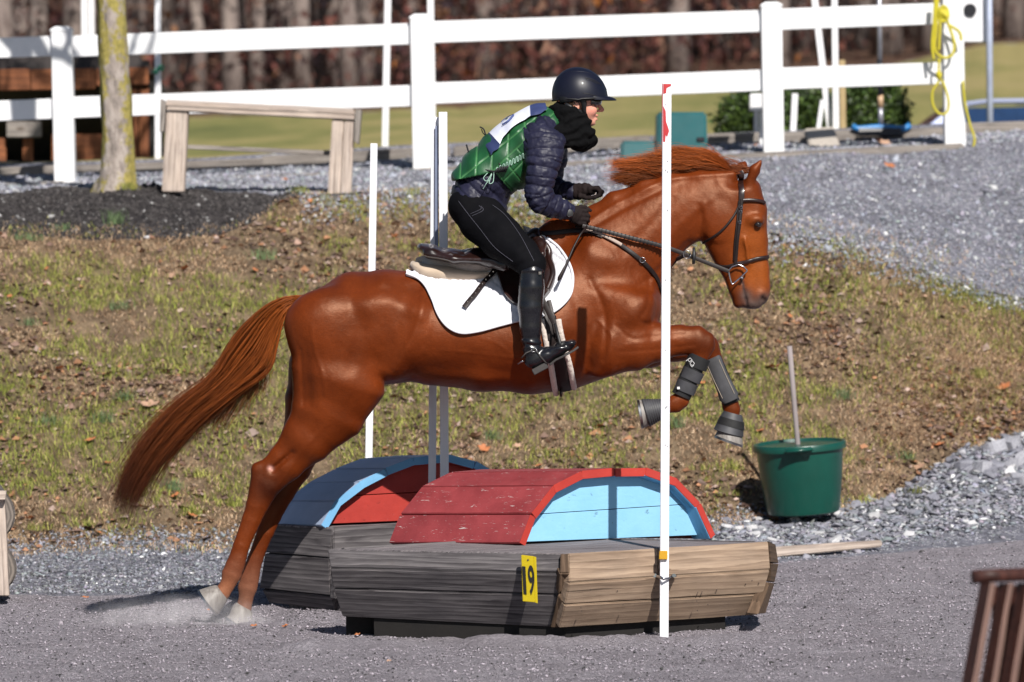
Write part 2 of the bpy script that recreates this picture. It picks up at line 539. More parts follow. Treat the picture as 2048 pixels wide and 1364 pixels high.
def loft(name, nodes, mat, parent, n=20, lat=(0, 1, 0), power=2.0, cap=True, smooth=True, sharp=None, fn=None):
    """rings of (centre, in-plane radius, lateral radius[, axis])"""
    mb = MB(); R = []
    for i, nd in enumerate(nodes):
        p = Vector(nd[0])
        if len(nd) > 3: t = Vector(nd[3]).normalized()
        else:
            t = (Vector(nodes[min(i + 1, len(nodes) - 1)][0]) - Vector(nodes[max(i - 1, 0)][0])).normalized()
        l = Vector(lat); l = (l - t * l.dot(t)).normalized(); m_ = t.cross(l)
        r = []
        for k in range(n):
            th = 2 * math.pi * k / n; c, s_ = math.cos(th), math.sin(th)
            c = math.copysign(abs(c) ** (2 / power), c); s_ = math.copysign(abs(s_) ** (2 / power), s_)
            q = p + m_ * c * nd[1] + l * s_ * nd[2]
            if fn: q = fn(q, i, th, p)
            r.append(q)
        R.append(r)
    mb.rings(R, cap)
    o = mb.build(name, mat, parent, smooth)
    if sharp: fix_smooth(o, sharp)
    return o

STEEL = simple('bright_steel', (.62, .62, .64), (.4, .4, .42), rough=.18, metal=1.0, bstr=0)
BLACKRUB = simple('black_rubber', (.018, .018, .020), (.010, .010, .011), scale=30, rough=.5, bscale=60, bstr=.3, bdist=.002)
# ============================================================ ground
S0, S1 = -3200.0, 5200.0
def rowline(pts, wob=0.0, seed=0, zmode=False):
    """pts: (px, py, d) or zmode (px, z, d) -> function of px giving world points"""
    a = np.array(pts, float)
    def f(s):
        s = np.asarray(s, float)
        b = np.interp(s, a[:, 0], a[:, 1]); d = np.interp(s, a[:, 0], a[:, 2])
        if zmode: return Pz(s, b, d)
        b = b + wob * fbm(s / 46.0, s * 0 + seed, 0, seed, 4)
        return Pn(s, b, d)
    return f
def arena_edge(s):
    py = np.interp(s, [-3200, 0, 420, 1000, 1560, 2048, 5200], [1200, 1192, 1190, 1150, 1124, 1082, 1040]) + 3 * fbm(np.asarray(s) / 60.0, np.asarray(s) * 0, 0, 3)
    s = np.asarray(s, float)
    return Pn(s, py, dgn(s, py))
def dgn(px, py, z=0.0):
    a = Pn(px, py, 10.0); return 10.0 * (CAMP.z - z) / (CAMP.z - a[..., 2])
def bank_foot(s):
    s = np.asarray(s, float)
    py = np.interp(s, [-3200, 0, 150, 300, 460, 1000, 1430, 1560, 1700, 1790, 1850, 1930, 2048, 5200], [1110, 1112, 1098, 1090, 1090, 1075, 1052, 1042, 1024, 985, 950, 900, 862, 800]) + 9 * fbm(s / 42.0, s * 0, 0, 8)
    d = np.interp(s, [-3200, 0, 460, 1000, 1430, 1700, 1850, 2048, 5200], [24.6, 24.6, 24.7, 24.8, 25.0, 25.6, 26.4, 27.2, 27.5])
    return Pn(s, py, d)
def slate_mid(s):
    a, b = arena_edge(s), bank_foot(s); m = (a + b) / 2
    m[:, 2] = np.maximum(0.0, a[:, 2] * .6 + b[:, 2] * .4); return m
bank_top = rowline([(-3200, 490, 28.3), (0, 470, 28.3), (120, 478, 28.4), (300, 482, 28.4), (430, 474, 28.5), (505, 448, 28.8), (560, 405, 29.4), (600, 392, 29.6), (760, 388, 29.8), (900, 386, 29.8), (1200, 402, 29.2), (1450, 455, 28.6), (1530, 476, 28.4), (1700, 486, 28.3), (1850, 545, 28.2), (2048, 606, 28.1), (5200, 700, 28)], 7, 4)
mound_back = rowline([(-3200, 400, 30.2), (0, 388, 30.4), (100, 378, 30.6), (235, 372, 30.8), (330, 376, 30.6), (430, 384, 30.3), (540, 393, 29.9), (600, 391, 29.62), (760, 387, 29.82), (900, 385, 29.82), (1200, 401, 29.22), (1450, 454, 28.62), (1530, 475, 28.42), (1700, 485, 28.32), (1850, 544, 28.22), (2048, 605, 28.12), (5200, 699, 28.02)], 7, 4)
fence_row = rowline([(-3200, 430, 33), (0, 374, 33), (130, 368, 33), (848, 341, 33), (1550, 309, 33), (1910, 291, 33), (2048, 284, 33), (5200, 170, 33)])
curb_row = rowline([(-3200, 415, 34.2), (0, 352, 34.2), (400, 341, 34.2), (848, 316, 34.2), (1400, 292, 34.2), (1910, 268, 34.2), (2048, 262, 34.2), (5200, 140, 34.2)])
mead_row = rowline([(-3200, 395, 34.6), (0, 328, 34.6), (400, 316, 34.6), (848, 288, 34.6), (1400, 268, 34.6), (1700, 256, 34.6), (1910, 246, 34.6), (2048, 242, 34.6), (5200, 120, 34.6)])
def dipz(s, top, depth):
    return top - depth * np.clip((np.asarray(s) - 1690) / 60.0, 0, 1)
def dip_a(s):
    m = mead_row(s); z = dipz(s, m[:, 2], 1.25); return Pz(s, z, np.full_like(np.asarray(s, float), 36.6))
def dip_b(s):
    m = mead_row(s); z = dipz(s, m[:, 2] + .1, 1.15); return Pz(s, z, np.full_like(np.asarray(s, float), 44.0))
m55 = rowline([(-3200, 330, 56), (0, 288, 56), (400, 280, 56), (900, 256, 56), (1350, 238, 56), (1700, 222, 56), (1900, 210, 56), (2048, 204, 56), (5200, 100, 56)])
mtop = rowline([(-3200, 280, 84), (0, 240, 84), (400, 236, 84), (900, 216, 84), (1300, 186, 84), (1700, 150, 86), (1950, 92, 92), (2048, 84, 92), (5200, 0, 92)], 5, 9)
wfl = rowline([(-3200, 180, 150), (0, 140, 150), (900, 118, 150), (1500, 84, 150), (1950, 44, 150), (2048, 36, 150), (5200, -60, 150)])
hil = rowline([(-3200, -260, 240), (1000, -330, 240), (5200, -480, 240)])
hil2 = rowline([(-3200, -900, 420), (1000, -960, 420), (5200, -1000, 420)])
STRIPS = {}
def lerp_rows(rows, s, t):
    """rows: list of functions, t in [0,len-1]"""
    i = np.clip(np.floor(t).astype(int), 0, len(rows) - 2); f = (t - i)[:, None]
    out = np.zeros((len(s), 3))
    for k in range(len(rows) - 1):
        m = i == k
        if m.any():
            a = rows[k](s[m]); b = rows[k + 1](s[m]); out[m] = a * (1 - f[m]) + b * f[m]
    return out
def strip(name, rows, svals, sub, mat, amp=0.0, freq=6.0, ridge=None, kind='structure', extra=None):
    R = []
    def z_extra(p, s, t, n):
        e = 0
        w = np.clip(np.minimum(t, n - t) * 6, 0, 1)
        if amp: e = e + amp * fbm(p[:, 0] * freq, p[:, 1] * freq, 0, 21, 4) * w
        if extra is not None: e = e + extra(p, s, t)
        return e
    sv = np.asarray(svals, float); n = len(rows) - 1
    for k in range(n):
        for j in range(sub[k]):
            R.append(k + j / sub[k])
    R.append(float(n))
    V = []
    for t in R:
        tt = np.full(len(sv), t); p = lerp_rows(rows, sv, tt - (1e-9 if t == n else 0) * 1)
        if t == n: p = rows[-1](sv)
        p = p.copy(); p[:, 2] += z_extra(p, sv, tt, n); V.append(p)
    V = np.array(V); a, b = V.shape[:2]
    i = np.arange(a - 1)[:, None] * b; j = np.arange(b - 1)[None, :]
    q = np.stack([i + j, i + j + 1, i + b + j + 1, i + b + j], -1).reshape(-1, 4)
    flat = V.reshape(-1, 3)
    area = np.linalg.norm(np.cross(flat[q[:, 2]] - flat[q[:, 0]], flat[q[:, 3]] - flat[q[:, 1]]), axis=1)
    q = q[area > 1e-5]
    o = np_mesh(name, flat, q, mat, None, True); o['kind'] = kind
    def point(s, t):
        s = np.asarray(s, float); t = np.asarray(t, float)
        p = lerp_rows(rows, s, t * n * .999999).copy(); p[:, 2] += z_extra(p, s, t * n, n); return p
    STRIPS[name] = (point, n)
    return o
def samples(lo, hi, step, far=200):
    return np.unique(np.r_[np.arange(S0, lo, far), np.arange(lo, hi, step), np.arange(hi, S1 + 1, far)])
def ground_at(px, py, names=None):
    best = None
    for nme in (names or ['gravel_verge', 'grass_bank', 'dirt_mound', 'gravel_lot', 'gravel_shelf', 'meadow']):
        pt, n = STRIPS[nme]; t = np.linspace(0, 1, 300)
        p = pt(np.full(300, float(px)), t); _, y = proj(p); k = int(np.argmin(np.abs(y - py))); e = abs(y[k] - py)
        if best is None or e < best[0] - .2: best = (e, p[k])
    return Vector(best[1])

# ---- materials of the ground
def ground_mat(name, stops, scale, bscale, bstr, bdist, rough=.95, detail=8, spots=None, extra=None, grain=None, cs=(1, 1, 1)):
    m, nt, b = new_mat(name); v = coords(nt, cs, False)
    f = noise_tex(nt, v, scale, detail, .62)
    c = ramp(nt, f, stops)
    if grain:
        g = noise_tex(nt, v, grain, 3, .6)
        c = mixc(nt, .8, c, ramp(nt, g, [(.3, (.6, .6, .62)), (.55, (1, 1, 1)), (.8, (1.25, 1.25, 1.25))]), 'MULTIPLY')
    if spots:
        vo = N(nt, 'ShaderNodeTexVoronoi'); vo.inputs['Scale'].default_value = spots[0]; nt.links.new(v, vo.inputs['Vector'])
        sp = N(nt, 'ShaderNodeSeparateColor'); nt.links.new(vo.outputs['Color'], sp.inputs[0])
        c = mixc(nt, ramp(nt, sp.outputs[0], [(spots[1] - .01, (0, 0, 0)), (spots[1], (1, 1, 1))]), c, spots[2])
        # facets
        c = mixc(nt, .5, c, ramp(nt, sp.outputs[1], [(0, (.5, .5, .52)), (1, (1.35, 1.35, 1.35))]), 'MULTIPLY')
    if extra: c = extra(nt, v, c)
    nt.links.new(c, b.inputs['Base Color']); b.inputs['Roughness'].default_value = rough; b.inputs['Specular IOR Level'].default_value = .25
    p = bump(nt, b, noise_tex(nt, v, bscale, 6, .65), bstr, bdist)
    bump(nt, b, noise_tex(nt, v, bscale * 4, 4, .65), bstr * .8, bdist * .35, p)
    return m
FOOT = ground_mat('sand_fibre_footing', [(.3, (.44, .395, .44)), (.5, (.56, .51, .565)), (.72, (.64, .59, .65))], 3.0, 34, 1.0, .03, grain=70)
GRAV = ground_mat('grey_gravel_ground', [(.3, (.15, .15, .18)), (.5, (.24, .24, .285)), (.72, (.33, .33, .385))], 2.5, 60, .9, .015, spots=(70, .90, (.62, .62, .66)), grain=60)
SOIL = ground_mat('thatch_soil', [(.3, (.10, .068, .045)), (.5, (.19, .135, .085)), (.7, (.33, .24, .15))], 6, 60, .8, .015, grain=45)
DIRT = ground_mat('dark_crumbly_dirt', [(.3, (.028, .025, .027)), (.5, (.055, .048, .050)), (.75, (.10, .088, .088))], 4, 45, 1.0, .02, spots=(60, .97, (.30, .28, .27)), grain=70)
MEAD = ground_mat('mown_meadow', [(.25, (.10, .115, .035)), (.42, (.19, .185, .06)), (.58, (.30, .25, .10)), (.8, (.34, .26, .14))], .5, 9, .5, .05, cs=(1, .16, 1))
LITT = ground_mat('leaf_litter', [(.25, (.045, .026, .020)), (.5, (.12, .065, .042)), (.75, (.26, .15, .09))], .35, 4, .8, .1, grain=2.5)

# arena floor (flat ground out to and behind the camera)
def arena():
    xs = samples(-150, 2200, 6, 150)
    far = arena_edge(xs)
    ys = np.concatenate([[-90, -45, -20, -10, -6, -4], np.arange(-3.0, 1.4, .022)])
    tt = np.linspace(0, 1, 60)[1:]
    V = []
    xw0 = far[:, 0]
    for y in ys: V.append(np.stack([xw0 * (1.0 if y > -4 else 1.0 + (-y) / 12), np.full(len(xs), y), np.zeros(len(xs))], 1))
    last = V[-1]
    for t in tt: V.append(last * (1 - t) + far * t)
    V = np.array(V); n1, n2 = V.shape[:2]
    flat = V.reshape(-1, 3)
    m = (flat[:, 1] > -3.2)
    tt_ = np.repeat(np.arange(n1) / (n1 - 1.0), n2)
    edge = np.clip((1 - tt_) * 40, 0, 1)
    x, y = flat[:, 0], flat[:, 1]
    z = .012 * fbm(x * 3, y * 3, 0, 31, 3) + .016 * fbm(x * 14, y * 14, 0, 32, 4)
    # footing kicked up against the front of the jump, a hoof scrape at the take-off
    z += .036 * np.exp(-((y + .66 + .03 * np.sin(x * 5)) / .10) ** 2) * ((x > -1.0) & (x < 1.1)) * (.6 + .6 * noise(x * 7, y * 7, 0, 4))
    z -= .062 * np.exp(-((x + 1.23) ** 2 + (y - .86) ** 2) / .035)
    z -= .022 * np.exp(-((y - .22 - (x + 1.6) * .10 + .02 * np.sin(x * 14)) / .024) ** 2) * np.clip(.5 + noise(x * 6, x * 0, 0, 6), 0, 1) * ((x > -1.90) & (x < -1.45))
    flat[:, 2] += z * m * edge
    i = np.arange(n1 - 1)[:, None] * n2; j = np.arange(n2 - 1)[None, :]
    q = np.stack([i + j, i + j + 1, i + n2 + j + 1, i + n2 + j], -1).reshape(-1, 4)
    o = np_mesh('arena_ground', flat, q, FOOT, None, True); o['kind'] = 'structure'
arena()
sv = samples(-160, 2240, 8, 150)
strip('gravel_verge', [arena_edge, slate_mid, bank_foot], sv, [14, 14], GRAV, .018, 9)
strip('grass_bank', [bank_foot, bank_top], sv, [110], SOIL, .05, 1.6, extra=lambda p, s, t: .035 * fbm(p[:, 0] * 5, p[:, 1] * 5, 0, 5, 3) * np.clip(np.minimum(t, 1 - t) * 8, 0, 1))
strip('dirt_mound', [bank_top, mound_back], samples(-160, 620, 8, 150), [40], DIRT, .03, 3, extra=lambda p, s, t: .05 * np.sin(np.pi * np.clip(t, 0, 1)) * np.clip((560 - s) / 250, 0, 1) + .02 * fbm(p[:, 0] * 8, p[:, 1] * 8, 0, 3, 3) * np.clip(np.minimum(t, 1 - t) * 8, 0, 1))
strip('gravel_lot', [mound_back, fence_row, curb_row], sv, [60, 8], GRAV, .03, 2.2)
strip('gravel_shelf', [curb_row, mead_row], samples(-160, 2240, 30, 150), [3], GRAV)
strip('meadow', [mead_row, dip_a, dip_b, m55, mtop], samples(-160, 2240, 12, 150), [4, 8, 8, 14], MEAD, .05, .4)
strip('woodland_floor', [mtop, wfl], samples(-160, 2240, 40, 150), [24], LITT, .35, .15)
strip('wooded_hillside', [wfl, hil, hil2], samples(-160, 2240, 100, 300), [14, 6], LITT, 1.5, .05)

# ============================================================ stuff that covers the ground
STONEM = attr_mat('broken_stone', .85, .2, var=.35, scale=30, bstr=.4)
CRUMBM = attr_mat('footing_crumb', 1.0, .03, var=.3, scale=60, bstr=.0)
BLADEM = attr_mat('grass_blades', .75, .2, var=.2, scale=8)
LEAFM = attr_mat('dry_leaves', .7, .2, var=.3, scale=60)
OCT_V = np.array([(1, 0, 0), (0, 1, 0), (-1, 0, 0), (0, -1, 0), (0, 0, 1), (0, 0, -1)], float)
OCT_F = np.array([(0, 1, 4), (1, 2, 4), (2, 3, 4), (3, 0, 4), (1, 0, 5), (2, 1, 5), (3, 2, 5), (0, 3, 5)])
def scatter(name, pos, size, flat, colr, mat, jitter=.35, kind='stuff', tiltmax=.5):
    n = len(pos)
    v = np.repeat(OCT_V[None], n, 0) * (1 + rng.uniform(-jitter, jitter, (n, 6, 1)))
    sc = size[:, None, None] * np.stack([rng.uniform(.7, 1.3, n), rng.uniform(.5, 1.0, n), flat], 1)[:, None, :]
    v = v * sc
    a = rng.uniform(0, 6.28, n); t = rng.normal(size=n) * tiltmax; u = rng.normal(size=n) * tiltmax
    ca, sa, ct, st, cu, su = np.cos(a), np.sin(a), np.cos(t), np.sin(t), np.cos(u), np.sin(u)
    y = v[..., 1] * ct[:, None] - v[..., 2] * st[:, None]; z = v[..., 1] * st[:, None] + v[..., 2] * ct[:, None]; x = v[..., 0]
    x, z = x * cu[:, None] + z * su[:, None], -x * su[:, None] + z * cu[:, None]
    x, y = x * ca[:, None] - y * sa[:, None], x * sa[:, None] + y * ca[:, None]
    v = np.stack([x, y, z], -1) + pos[:, None, :]
    f = (OCT_F[None] + (np.arange(n) * 6)[:, None, None]).reshape(-1, 3)
    o = np_mesh(name, v.reshape(-1, 3), f, mat, None, False, np.repeat(colr, 6, 0)); o['kind'] = kind
    return o
def on_strip(nm, n, s0, s1, t0=0.0, t1=1.0, dens=None):
    s = rng.uniform(s0, s1, n); t = rng.uniform(t0, t1, n)
    p = STRIPS[nm][0](s, t)
    if dens is not None:
        k = rng.random(n) < dens(p, s, t); p, s, t = p[k], s[k], t[k]
    return p, s, t
def greyc(n, lo=.08, hi=.34, pw=.03):
    g = rng.uniform(lo, hi * 1.12, n)[:, None] * np.array([.95, .97, 1.1]) * (1 + rng.normal(size=(n, 3)) * .04)
    w = rng.random(n) < pw; g[w] = rng.uniform(.55, .8, (w.sum(), 1)) * np.array([1, 1, 1.02]); return g
# fine gravel of the left verge
p, s, t = on_strip('gravel_verge', 26000, -120, 2140, .03, 1.0); k = (s < 640) | (rng.random(len(s)) < .5); p = p[k]
scatter('verge_gravel', p + [0, 0, .002], rng.lognormal(-4.85, .42, len(p)), rng.uniform(.3, .8, len(p)), greyc(len(p), .07, .30, .02), STONEM)
p, s, t = on_strip('gravel_lot', 52000, -120, 2140, 0, .98)
k = ~((s < 560) & (t < .05)); p = p[k]
scatter('lot_gravel', p + [0, 0, .003], rng.lognormal(-4.65, .45, len(p)), rng.uniform(.3, .8, len(p)), greyc(len(p), .10, .40, .03), STONEM)
p, s, t = on_strip('dirt_mound', 16000, -120, 590, .02, 1.0)
scatter('mound_crumbs', p, rng.lognormal(-4.9, .5, len(p)), rng.uniform(.5, 1, len(p)), rng.uniform(.02, .085, (len(p), 1)) * np.array([1, .9, .9]) + (rng.random((len(p), 1)) < .02) * .28, STONEM)
# clods and fibres of the arena footing
n = 75000
x = rng.uniform(-3.0, 3.0, n); y = rng.uniform(-2.3, 5.4, n); k = y < arena_edge(1024 + x / (y + 20) * FPX)[:, 1] - .03
p = np.stack([x, y, .004 + .012 * fbm(x * 3, y * 3, 0, 31, 3) + .011 * fbm(x * 14, y * 14, 0, 32, 4)], 1)[k]
cl = np.array([.43, .39, .435]) * rng.uniform(.55, 1.0, (len(p), 1)); dk = rng.random(len(p)) < .16; cl[dk] = rng.uniform(.03, .09, (dk.sum(), 1))
scatter('footing_crumbs', p, rng.lognormal(-5.6, .40, len(p)), rng.uniform(.3, .7, len(p)), cl, CRUMBM, tiltmax=.25)

# ---- slate and stones at the right, every larger piece one by one
sl = bpy.data.objects['gravel_verge']
def slate_dens(p, s, t): return np.clip((s - 1405) / 60, 0, 1) * np.clip((t - .10 - .25 * np.clip((s - 1800) / 250, 0, 1) * 0) * 8, 0, 1)
p, s, t = on_strip('gravel_verge', 9000, 1400, 2140, .14, 1.03, slate_dens)
scatter('slate_chips', p + [0, 0, .006], rng.lognormal(-4.0, .35, len(p)), rng.uniform(.14, .4, len(p)), greyc(len(p), .12, .34, .04), STONEM, tiltmax=.35)
def rock_mesh(sd_, flat, n=9):
    r = random.Random(sd_); bm = bmesh.new(); pts = []
    for k in range(n):
        a = 2 * math.pi * k / n + r.uniform(-.25, .25); rr = r.uniform(.72, 1.1)
        pts.append(bm.verts.new((rr * math.cos(a), rr * .75 * math.sin(a), flat * r.uniform(.3, .9))))
        pts.append(bm.verts.new((rr * .96 * math.cos(a + .1), rr * .72 * math.sin(a + .1), -flat * r.uniform(.3, .9))))
    bmesh.ops.convex_hull(bm, input=bm.verts)
    for v_ in [v_ for v_ in bm.verts if not v_.link_faces]: bm.verts.remove(v_)
    me = bpy.data.meshes.new('stone'); bm.to_mesh(me); bm.free(); return me
SLATEM = simple('blue_grey_slate', (.30, .30, .345), (.13, .13, .16), scale=9, rough=.7, bscale=50, bstr=.5, bdist=.003)
SLATEL = simple('pale_limestone', (.62, .61, .62), (.38, .38, .40), scale=9, rough=.75, bscale=50, bstr=.4, bdist=.003)
SLATEO = simple('brown_stone', (.36, .20, .13), (.22, .12, .08), scale=9, rough=.8, bscale=50, bstr=.4, bdist=.003)
rocks = []
for i in range(14):
    me = rock_mesh(i, (.18, .28, .5)[i % 3]); me.materials.append(SLATEM if i % 5 else SLATEL); rocks.append(me)
def place_stone(pos, size, me, parent, rot):
    o = bpy.data.objects.new('stone', me); COL.objects.link(o); o.parent = parent
    o.location = Vector(pos) - wloc(parent); o.rotation_euler = rot; o.scale = (size, size, size); return o
p, s, t = on_strip('gravel_verge', 900, 1412, 2120, .18, 1.02, slate_dens)
# spread evenly in the picture
X_, Y_ = proj(p); order = rng.permutation(len(p)); kept = []
for i in order:
    if len(kept) >= 285: break
    if all((X_[i] - X_[j]) ** 2 + 3.5 * (Y_[i] - Y_[j]) ** 2 > 17 ** 2 for j in kept[-400:]): kept.append(i)
for i in kept:
    place_stone(p[i] + [0, 0, .012], float(rng.uniform(.020, .048)), rocks[int(rng.integers(14))], sl, (float(rng.normal() * .35), float(rng.normal() * .35), float(rng.uniform(0, 6.28))))
# ---- grass, thatch and litter of the bank
def blades(name, pos, h, w, lean, colr, mat, kind='stuff', parent=None):
    """three-triangle curved blades"""
    n = len(pos); a = rng.uniform(0, 6.28, n); d = np.stack([np.cos(a), np.sin(a), np.zeros(n)], 1)
    sdv = np.stack([-np.sin(a), np.cos(a), np.zeros(n)], 1); b = a + rng.normal(size=n) * .9; ld = np.stack([np.cos(b), np.sin(b), np.zeros(n)], 1)
    up = np.array([0, 0, 1.0])
    base = pos; mid = pos + up * (h * .6)[:, None] + ld * (lean * h * .35)[:, None]; tip = pos + up * (h * (1 - .25 * lean))[:, None] + ld * (lean * h)[:, None]
    w_ = w[:, None]
    v = np.stack([base - sdv * w_, base + sdv * w_, mid + sdv * w_ * .7, mid - sdv * w_ * .7, tip], 1).reshape(-1, 3)
    i = np.arange(n)[:, None] * 5
    f = np.concatenate([i + np.array([[0, 1, 2]]), i + np.array([[0, 2, 3]]), i + np.array([[3, 2, 4]])], 0)
    o = np_mesh(name, v, f, mat, parent, False, np.repeat(colr, 5, 0))
    if kind: o['kind'] = kind
    return o
def green_field(p):
    return fbm(p[:, 0] * 1.1, p[:, 1] * 1.4, 0, 51, 4) + .7 * fbm(p[:, 0] * 4.5, p[:, 1] * 4.5, 0, 57, 3)
def bcol(n, kindsel):
    out = np.zeros((n, 3))
    pal = {'dry': [(.64, .43, .27), (.54, .36, .22), (.76, .56, .38), (.38, .24, .15)], 'green': [(.25, .29, .05), (.36, .38, .08), (.14, .18, .035), (.46, .43, .13)], 'blue': [(.12, .19, .08), (.18, .26, .12)]}[kindsel]
    pal = np.array(pal); out = pal[rng.integers(0, len(pal), n)] * rng.uniform(.45, 1.15, (n, 1)); return out
p, s, t = on_strip('grass_bank', 170000, -140, 2180, 0, 1.0)
g = green_field(p); gr = 1 / (1 + np.exp(-(g - .02 + .12 * np.clip((t - .5), -1, 1) * 0) * 9))
gr = gr * np.where(s > 1560, np.interp(s + 0 * t, [1560, 1760, 1900], [1, .35, .25]), 1) * np.interp(t, [0, .08, .2], [.2, .5, 1])
gr = np.maximum(gr, .95 * np.exp(-((s - 1950) / 110) ** 2 - ((t - .93) / .09) ** 2))
isg = rng.random(len(p)) < gr * .85
h = np.where(isg, rng.uniform(.020, .062, len(p)), rng.uniform(.010, .034, len(p)))
ln = np.where(isg, rng.uniform(.2, 1.1, len(p)), rng.uniform(.8, 2.2, len(p)))
col = np.where(isg[:, None], bcol(len(p), 'green'), bcol(len(p), 'dry'))
bare = fbm(p[:, 0] * 2.4, p[:, 1] * 2.4, 0, 77, 3) > .22
k = ~(bare & (rng.random(len(p)) < .75) & ~isg)
blades('grass', p[k], h[k], rng.uniform(.0012, .0026, k.sum()), ln[k], col[k], BLADEM)
# grass and straw straying over the gravel edges
def stray(nm, n_, s0, s1, t0, t1, f, kg=.5):
    p, s, t = on_strip(nm, n_, s0, s1, t0, t1); k = rng.random(len(p)) < f(s, (t - t0) / (t1 - t0)) * (.35 + 1.1 * np.clip(noise(p[:, 0] * 3, p[:, 1] * 3, 0, 71), 0, 1)); p = p[k]
    g_ = rng.random(len(p)) < kg * (.5 + .5 * noise(p[:, 0] * 2, p[:, 1] * 2, 0, 72)); c_ = np.where(g_[:, None], bcol(len(p), 'green'), bcol(len(p), 'dry'))
    return p, c_
E_ = [stray('gravel_lot', 16000, 600, 2150, 0, .16, lambda s, t: (1 - t) ** 2), stray('gravel_verge', 14000, -140, 2150, .72, 1.0, lambda s, t: t ** 2 * (s < 1500) + .5 * t ** 3, .35), stray('dirt_mound', 5000, -140, 590, 0, .3, lambda s, t: (1 - t) ** 2)]
p = np.concatenate([e[0] for e in E_]); blades('edge_grass', p, rng.uniform(.012, .045, len(p)), rng.uniform(.0012, .0024, len(p)), rng.uniform(.3, 1.6, len(p)), np.concatenate([e[1] for e in E_]), BLADEM)
p, s, t = on_strip('grass_bank', 16000, 600, 2150, .86, 1.0); k = rng.random(len(p)) < ((t - .86) / .14) ** 2; p = p[k]
scatter('stray_gravel', p + [0, 0, .006], rng.lognormal(-4.6, .4, len(p)), rng.uniform(.3, .8, len(p)), greyc(len(p), .10, .40, .03), STONEM)
p, s, t = on_strip('grass_bank', 16000, -140, 1700, 0, .07); k = rng.random(len(p)) < (1 - t / .07) ** 2; p = p[k]
scatter('stray_gravel', p + [0, 0, .006], rng.lognormal(-4.8, .4, len(p)), rng.uniform(.3, .8, len(p)), greyc(len(p), .08, .34, .02), STONEM)
# lanky tufts that stand above the rest
def tuft(px, py, n, hh, spread, kindsel='green', names=None):
    c = np.array(ground_at(px, py, names)); q = c + np.stack([rng.normal(size=n) * spread, rng.normal(size=n) * spread, np.zeros(n)], 1)
    return q, rng.uniform(.5, 1.1, n) * hh, rng.uniform(.3, .9, n), bcol(n, kindsel)
TF = [(130, 462, 60, .07, .03, 'blue'), (70, 482, 60, .06, .03, 'blue'), (228, 448, 90, .12, .04, 'blue'), (40, 480, 60, .06, .03, 'blue'), (100, 850, 70, .09, .035, 'blue'), (205, 845, 90, .09, .035, 'blue'), (250, 800, 70, .09, .035, 'blue'), (385, 1030, 120, .085, .03, 'green'), (395, 955, 80, .08, .03, 'green'), (470, 1012, 120, .06, .04, 'green'),
      (345, 980, 80, .08, .03, 'blue'), (1688, 798, 90, .09, .03, 'blue'), (1955, 755, 90, .08, .03, 'green'), (1808, 918, 90, .06, .03, 'blue'), (1840, 985, 60, .06, .03, 'green'), (1720, 1005, 110, .07, .05, 'green'), (1460, 940, 80, .09, .04, 'green'), (520, 520, 80, .10, .04, 'blue'), (240, 620, 90, .08, .04, 'blue'), (1350, 855, 80, .09, .03, 'blue'), (255, 380, 120, .07, .03, 'green'), (600, 385, 70, .06, .04, 'green'), (825, 388, 60, .06, .03, 'green'), (1110, 715, 60, .05, .03, 'green'), (85, 1060, 90, .06, .05, 'green'), (170, 1050, 90, .05, .05, 'green'), (980, 880, 60, .08, .03, 'blue'), (60, 650, 60, .07, .03, 'blue'), (1450, 990, 80, .05, .05, 'green'), (1400, 940, 60, .05, .05, 'green')]
Q = [tuft(*a) for a in TF]
p = np.concatenate([a[0] for a in Q]); blades('grass_tufts', p, np.concatenate([a[1] for a in Q]), np.full(len(p), .0016), np.concatenate([a[2] for a in Q]), np.concatenate([a[3] for a in Q]), BLADEM)
# long straw lying at the right
p, s, t = on_strip('grass_bank', 9000, 1650, 2120, .12, .62)
k = rng.random(len(p)) < np.exp(-((s - 1880) / 150) ** 2 - ((t - .36) / .2) ** 2); p = p[k]
blades('straw', p + [0, 0, .004], rng.uniform(.02, .05, len(p)), np.full(len(p), .0013), rng.uniform(2, 5, len(p)), bcol(len(p), 'dry') * 1.25, BLADEM)
# crumbled brown leaf litter
def leafbits(name, pos, size, colr, kind='stuff'):
    n = len(pos); v = np.array([(-1, 0, 0), (-.2, -.7, .25), (1, 0, .1), (.1, .8, .3)], float)[None] * (1 + rng.uniform(-.3, .3, (n, 4, 1))) * size[:, None, None]
    a = rng.uniform(0, 6.28, n); t = rng.normal(size=n) * .6; ca, sa, ct, st = np.cos(a), np.sin(a), np.cos(t), np.sin(t)
    y = v[..., 1] * ct[:, None] - v[..., 2] * st[:, None]; z = v[..., 1] * st[:, None] + v[..., 2] * ct[:, None]; x = v[..., 0]
    x, y = x * ca[:, None] - y * sa[:, None], x * sa[:, None] + y * ca[:, None]
    v = np.stack([x, y, z], -1) + pos[:, None, :]; i = np.arange(n)[:, None] * 4
    f = np.concatenate([i + np.array([[0, 1, 2]]), i + np.array([[0, 2, 3]])], 0)
    o = np_mesh(name, v.reshape(-1, 3), f, LEAFM, None, False, np.repeat(colr, 4, 0)); o['kind'] = kind
p, s, t = on_strip('grass_bank', 30000, -140, 2180, 0, 1)
w = fbm(p[:, 0] * 1.7, p[:, 1] * 2.0, 0, 91, 4); k = rng.random(len(p)) < np.clip(.35 + w * 1.5 + .5 * np.exp(-((s - 620) / 150) ** 2 - ((t - .85) / .12) ** 2), .06, 1); p = p[k]
pal = np.array([(.34, .22, .17), (.22, .14, .11), (.46, .34, .29), (.14, .09, .075), (.40, .20, .11)])
leafbits('leaf_litter', p + [0, 0, .012], rng.lognormal(-4.25, .38, len(p)), pal[rng.integers(0, 5, len(p))] * rng.uniform(.5, 1.15, (len(p), 1)))
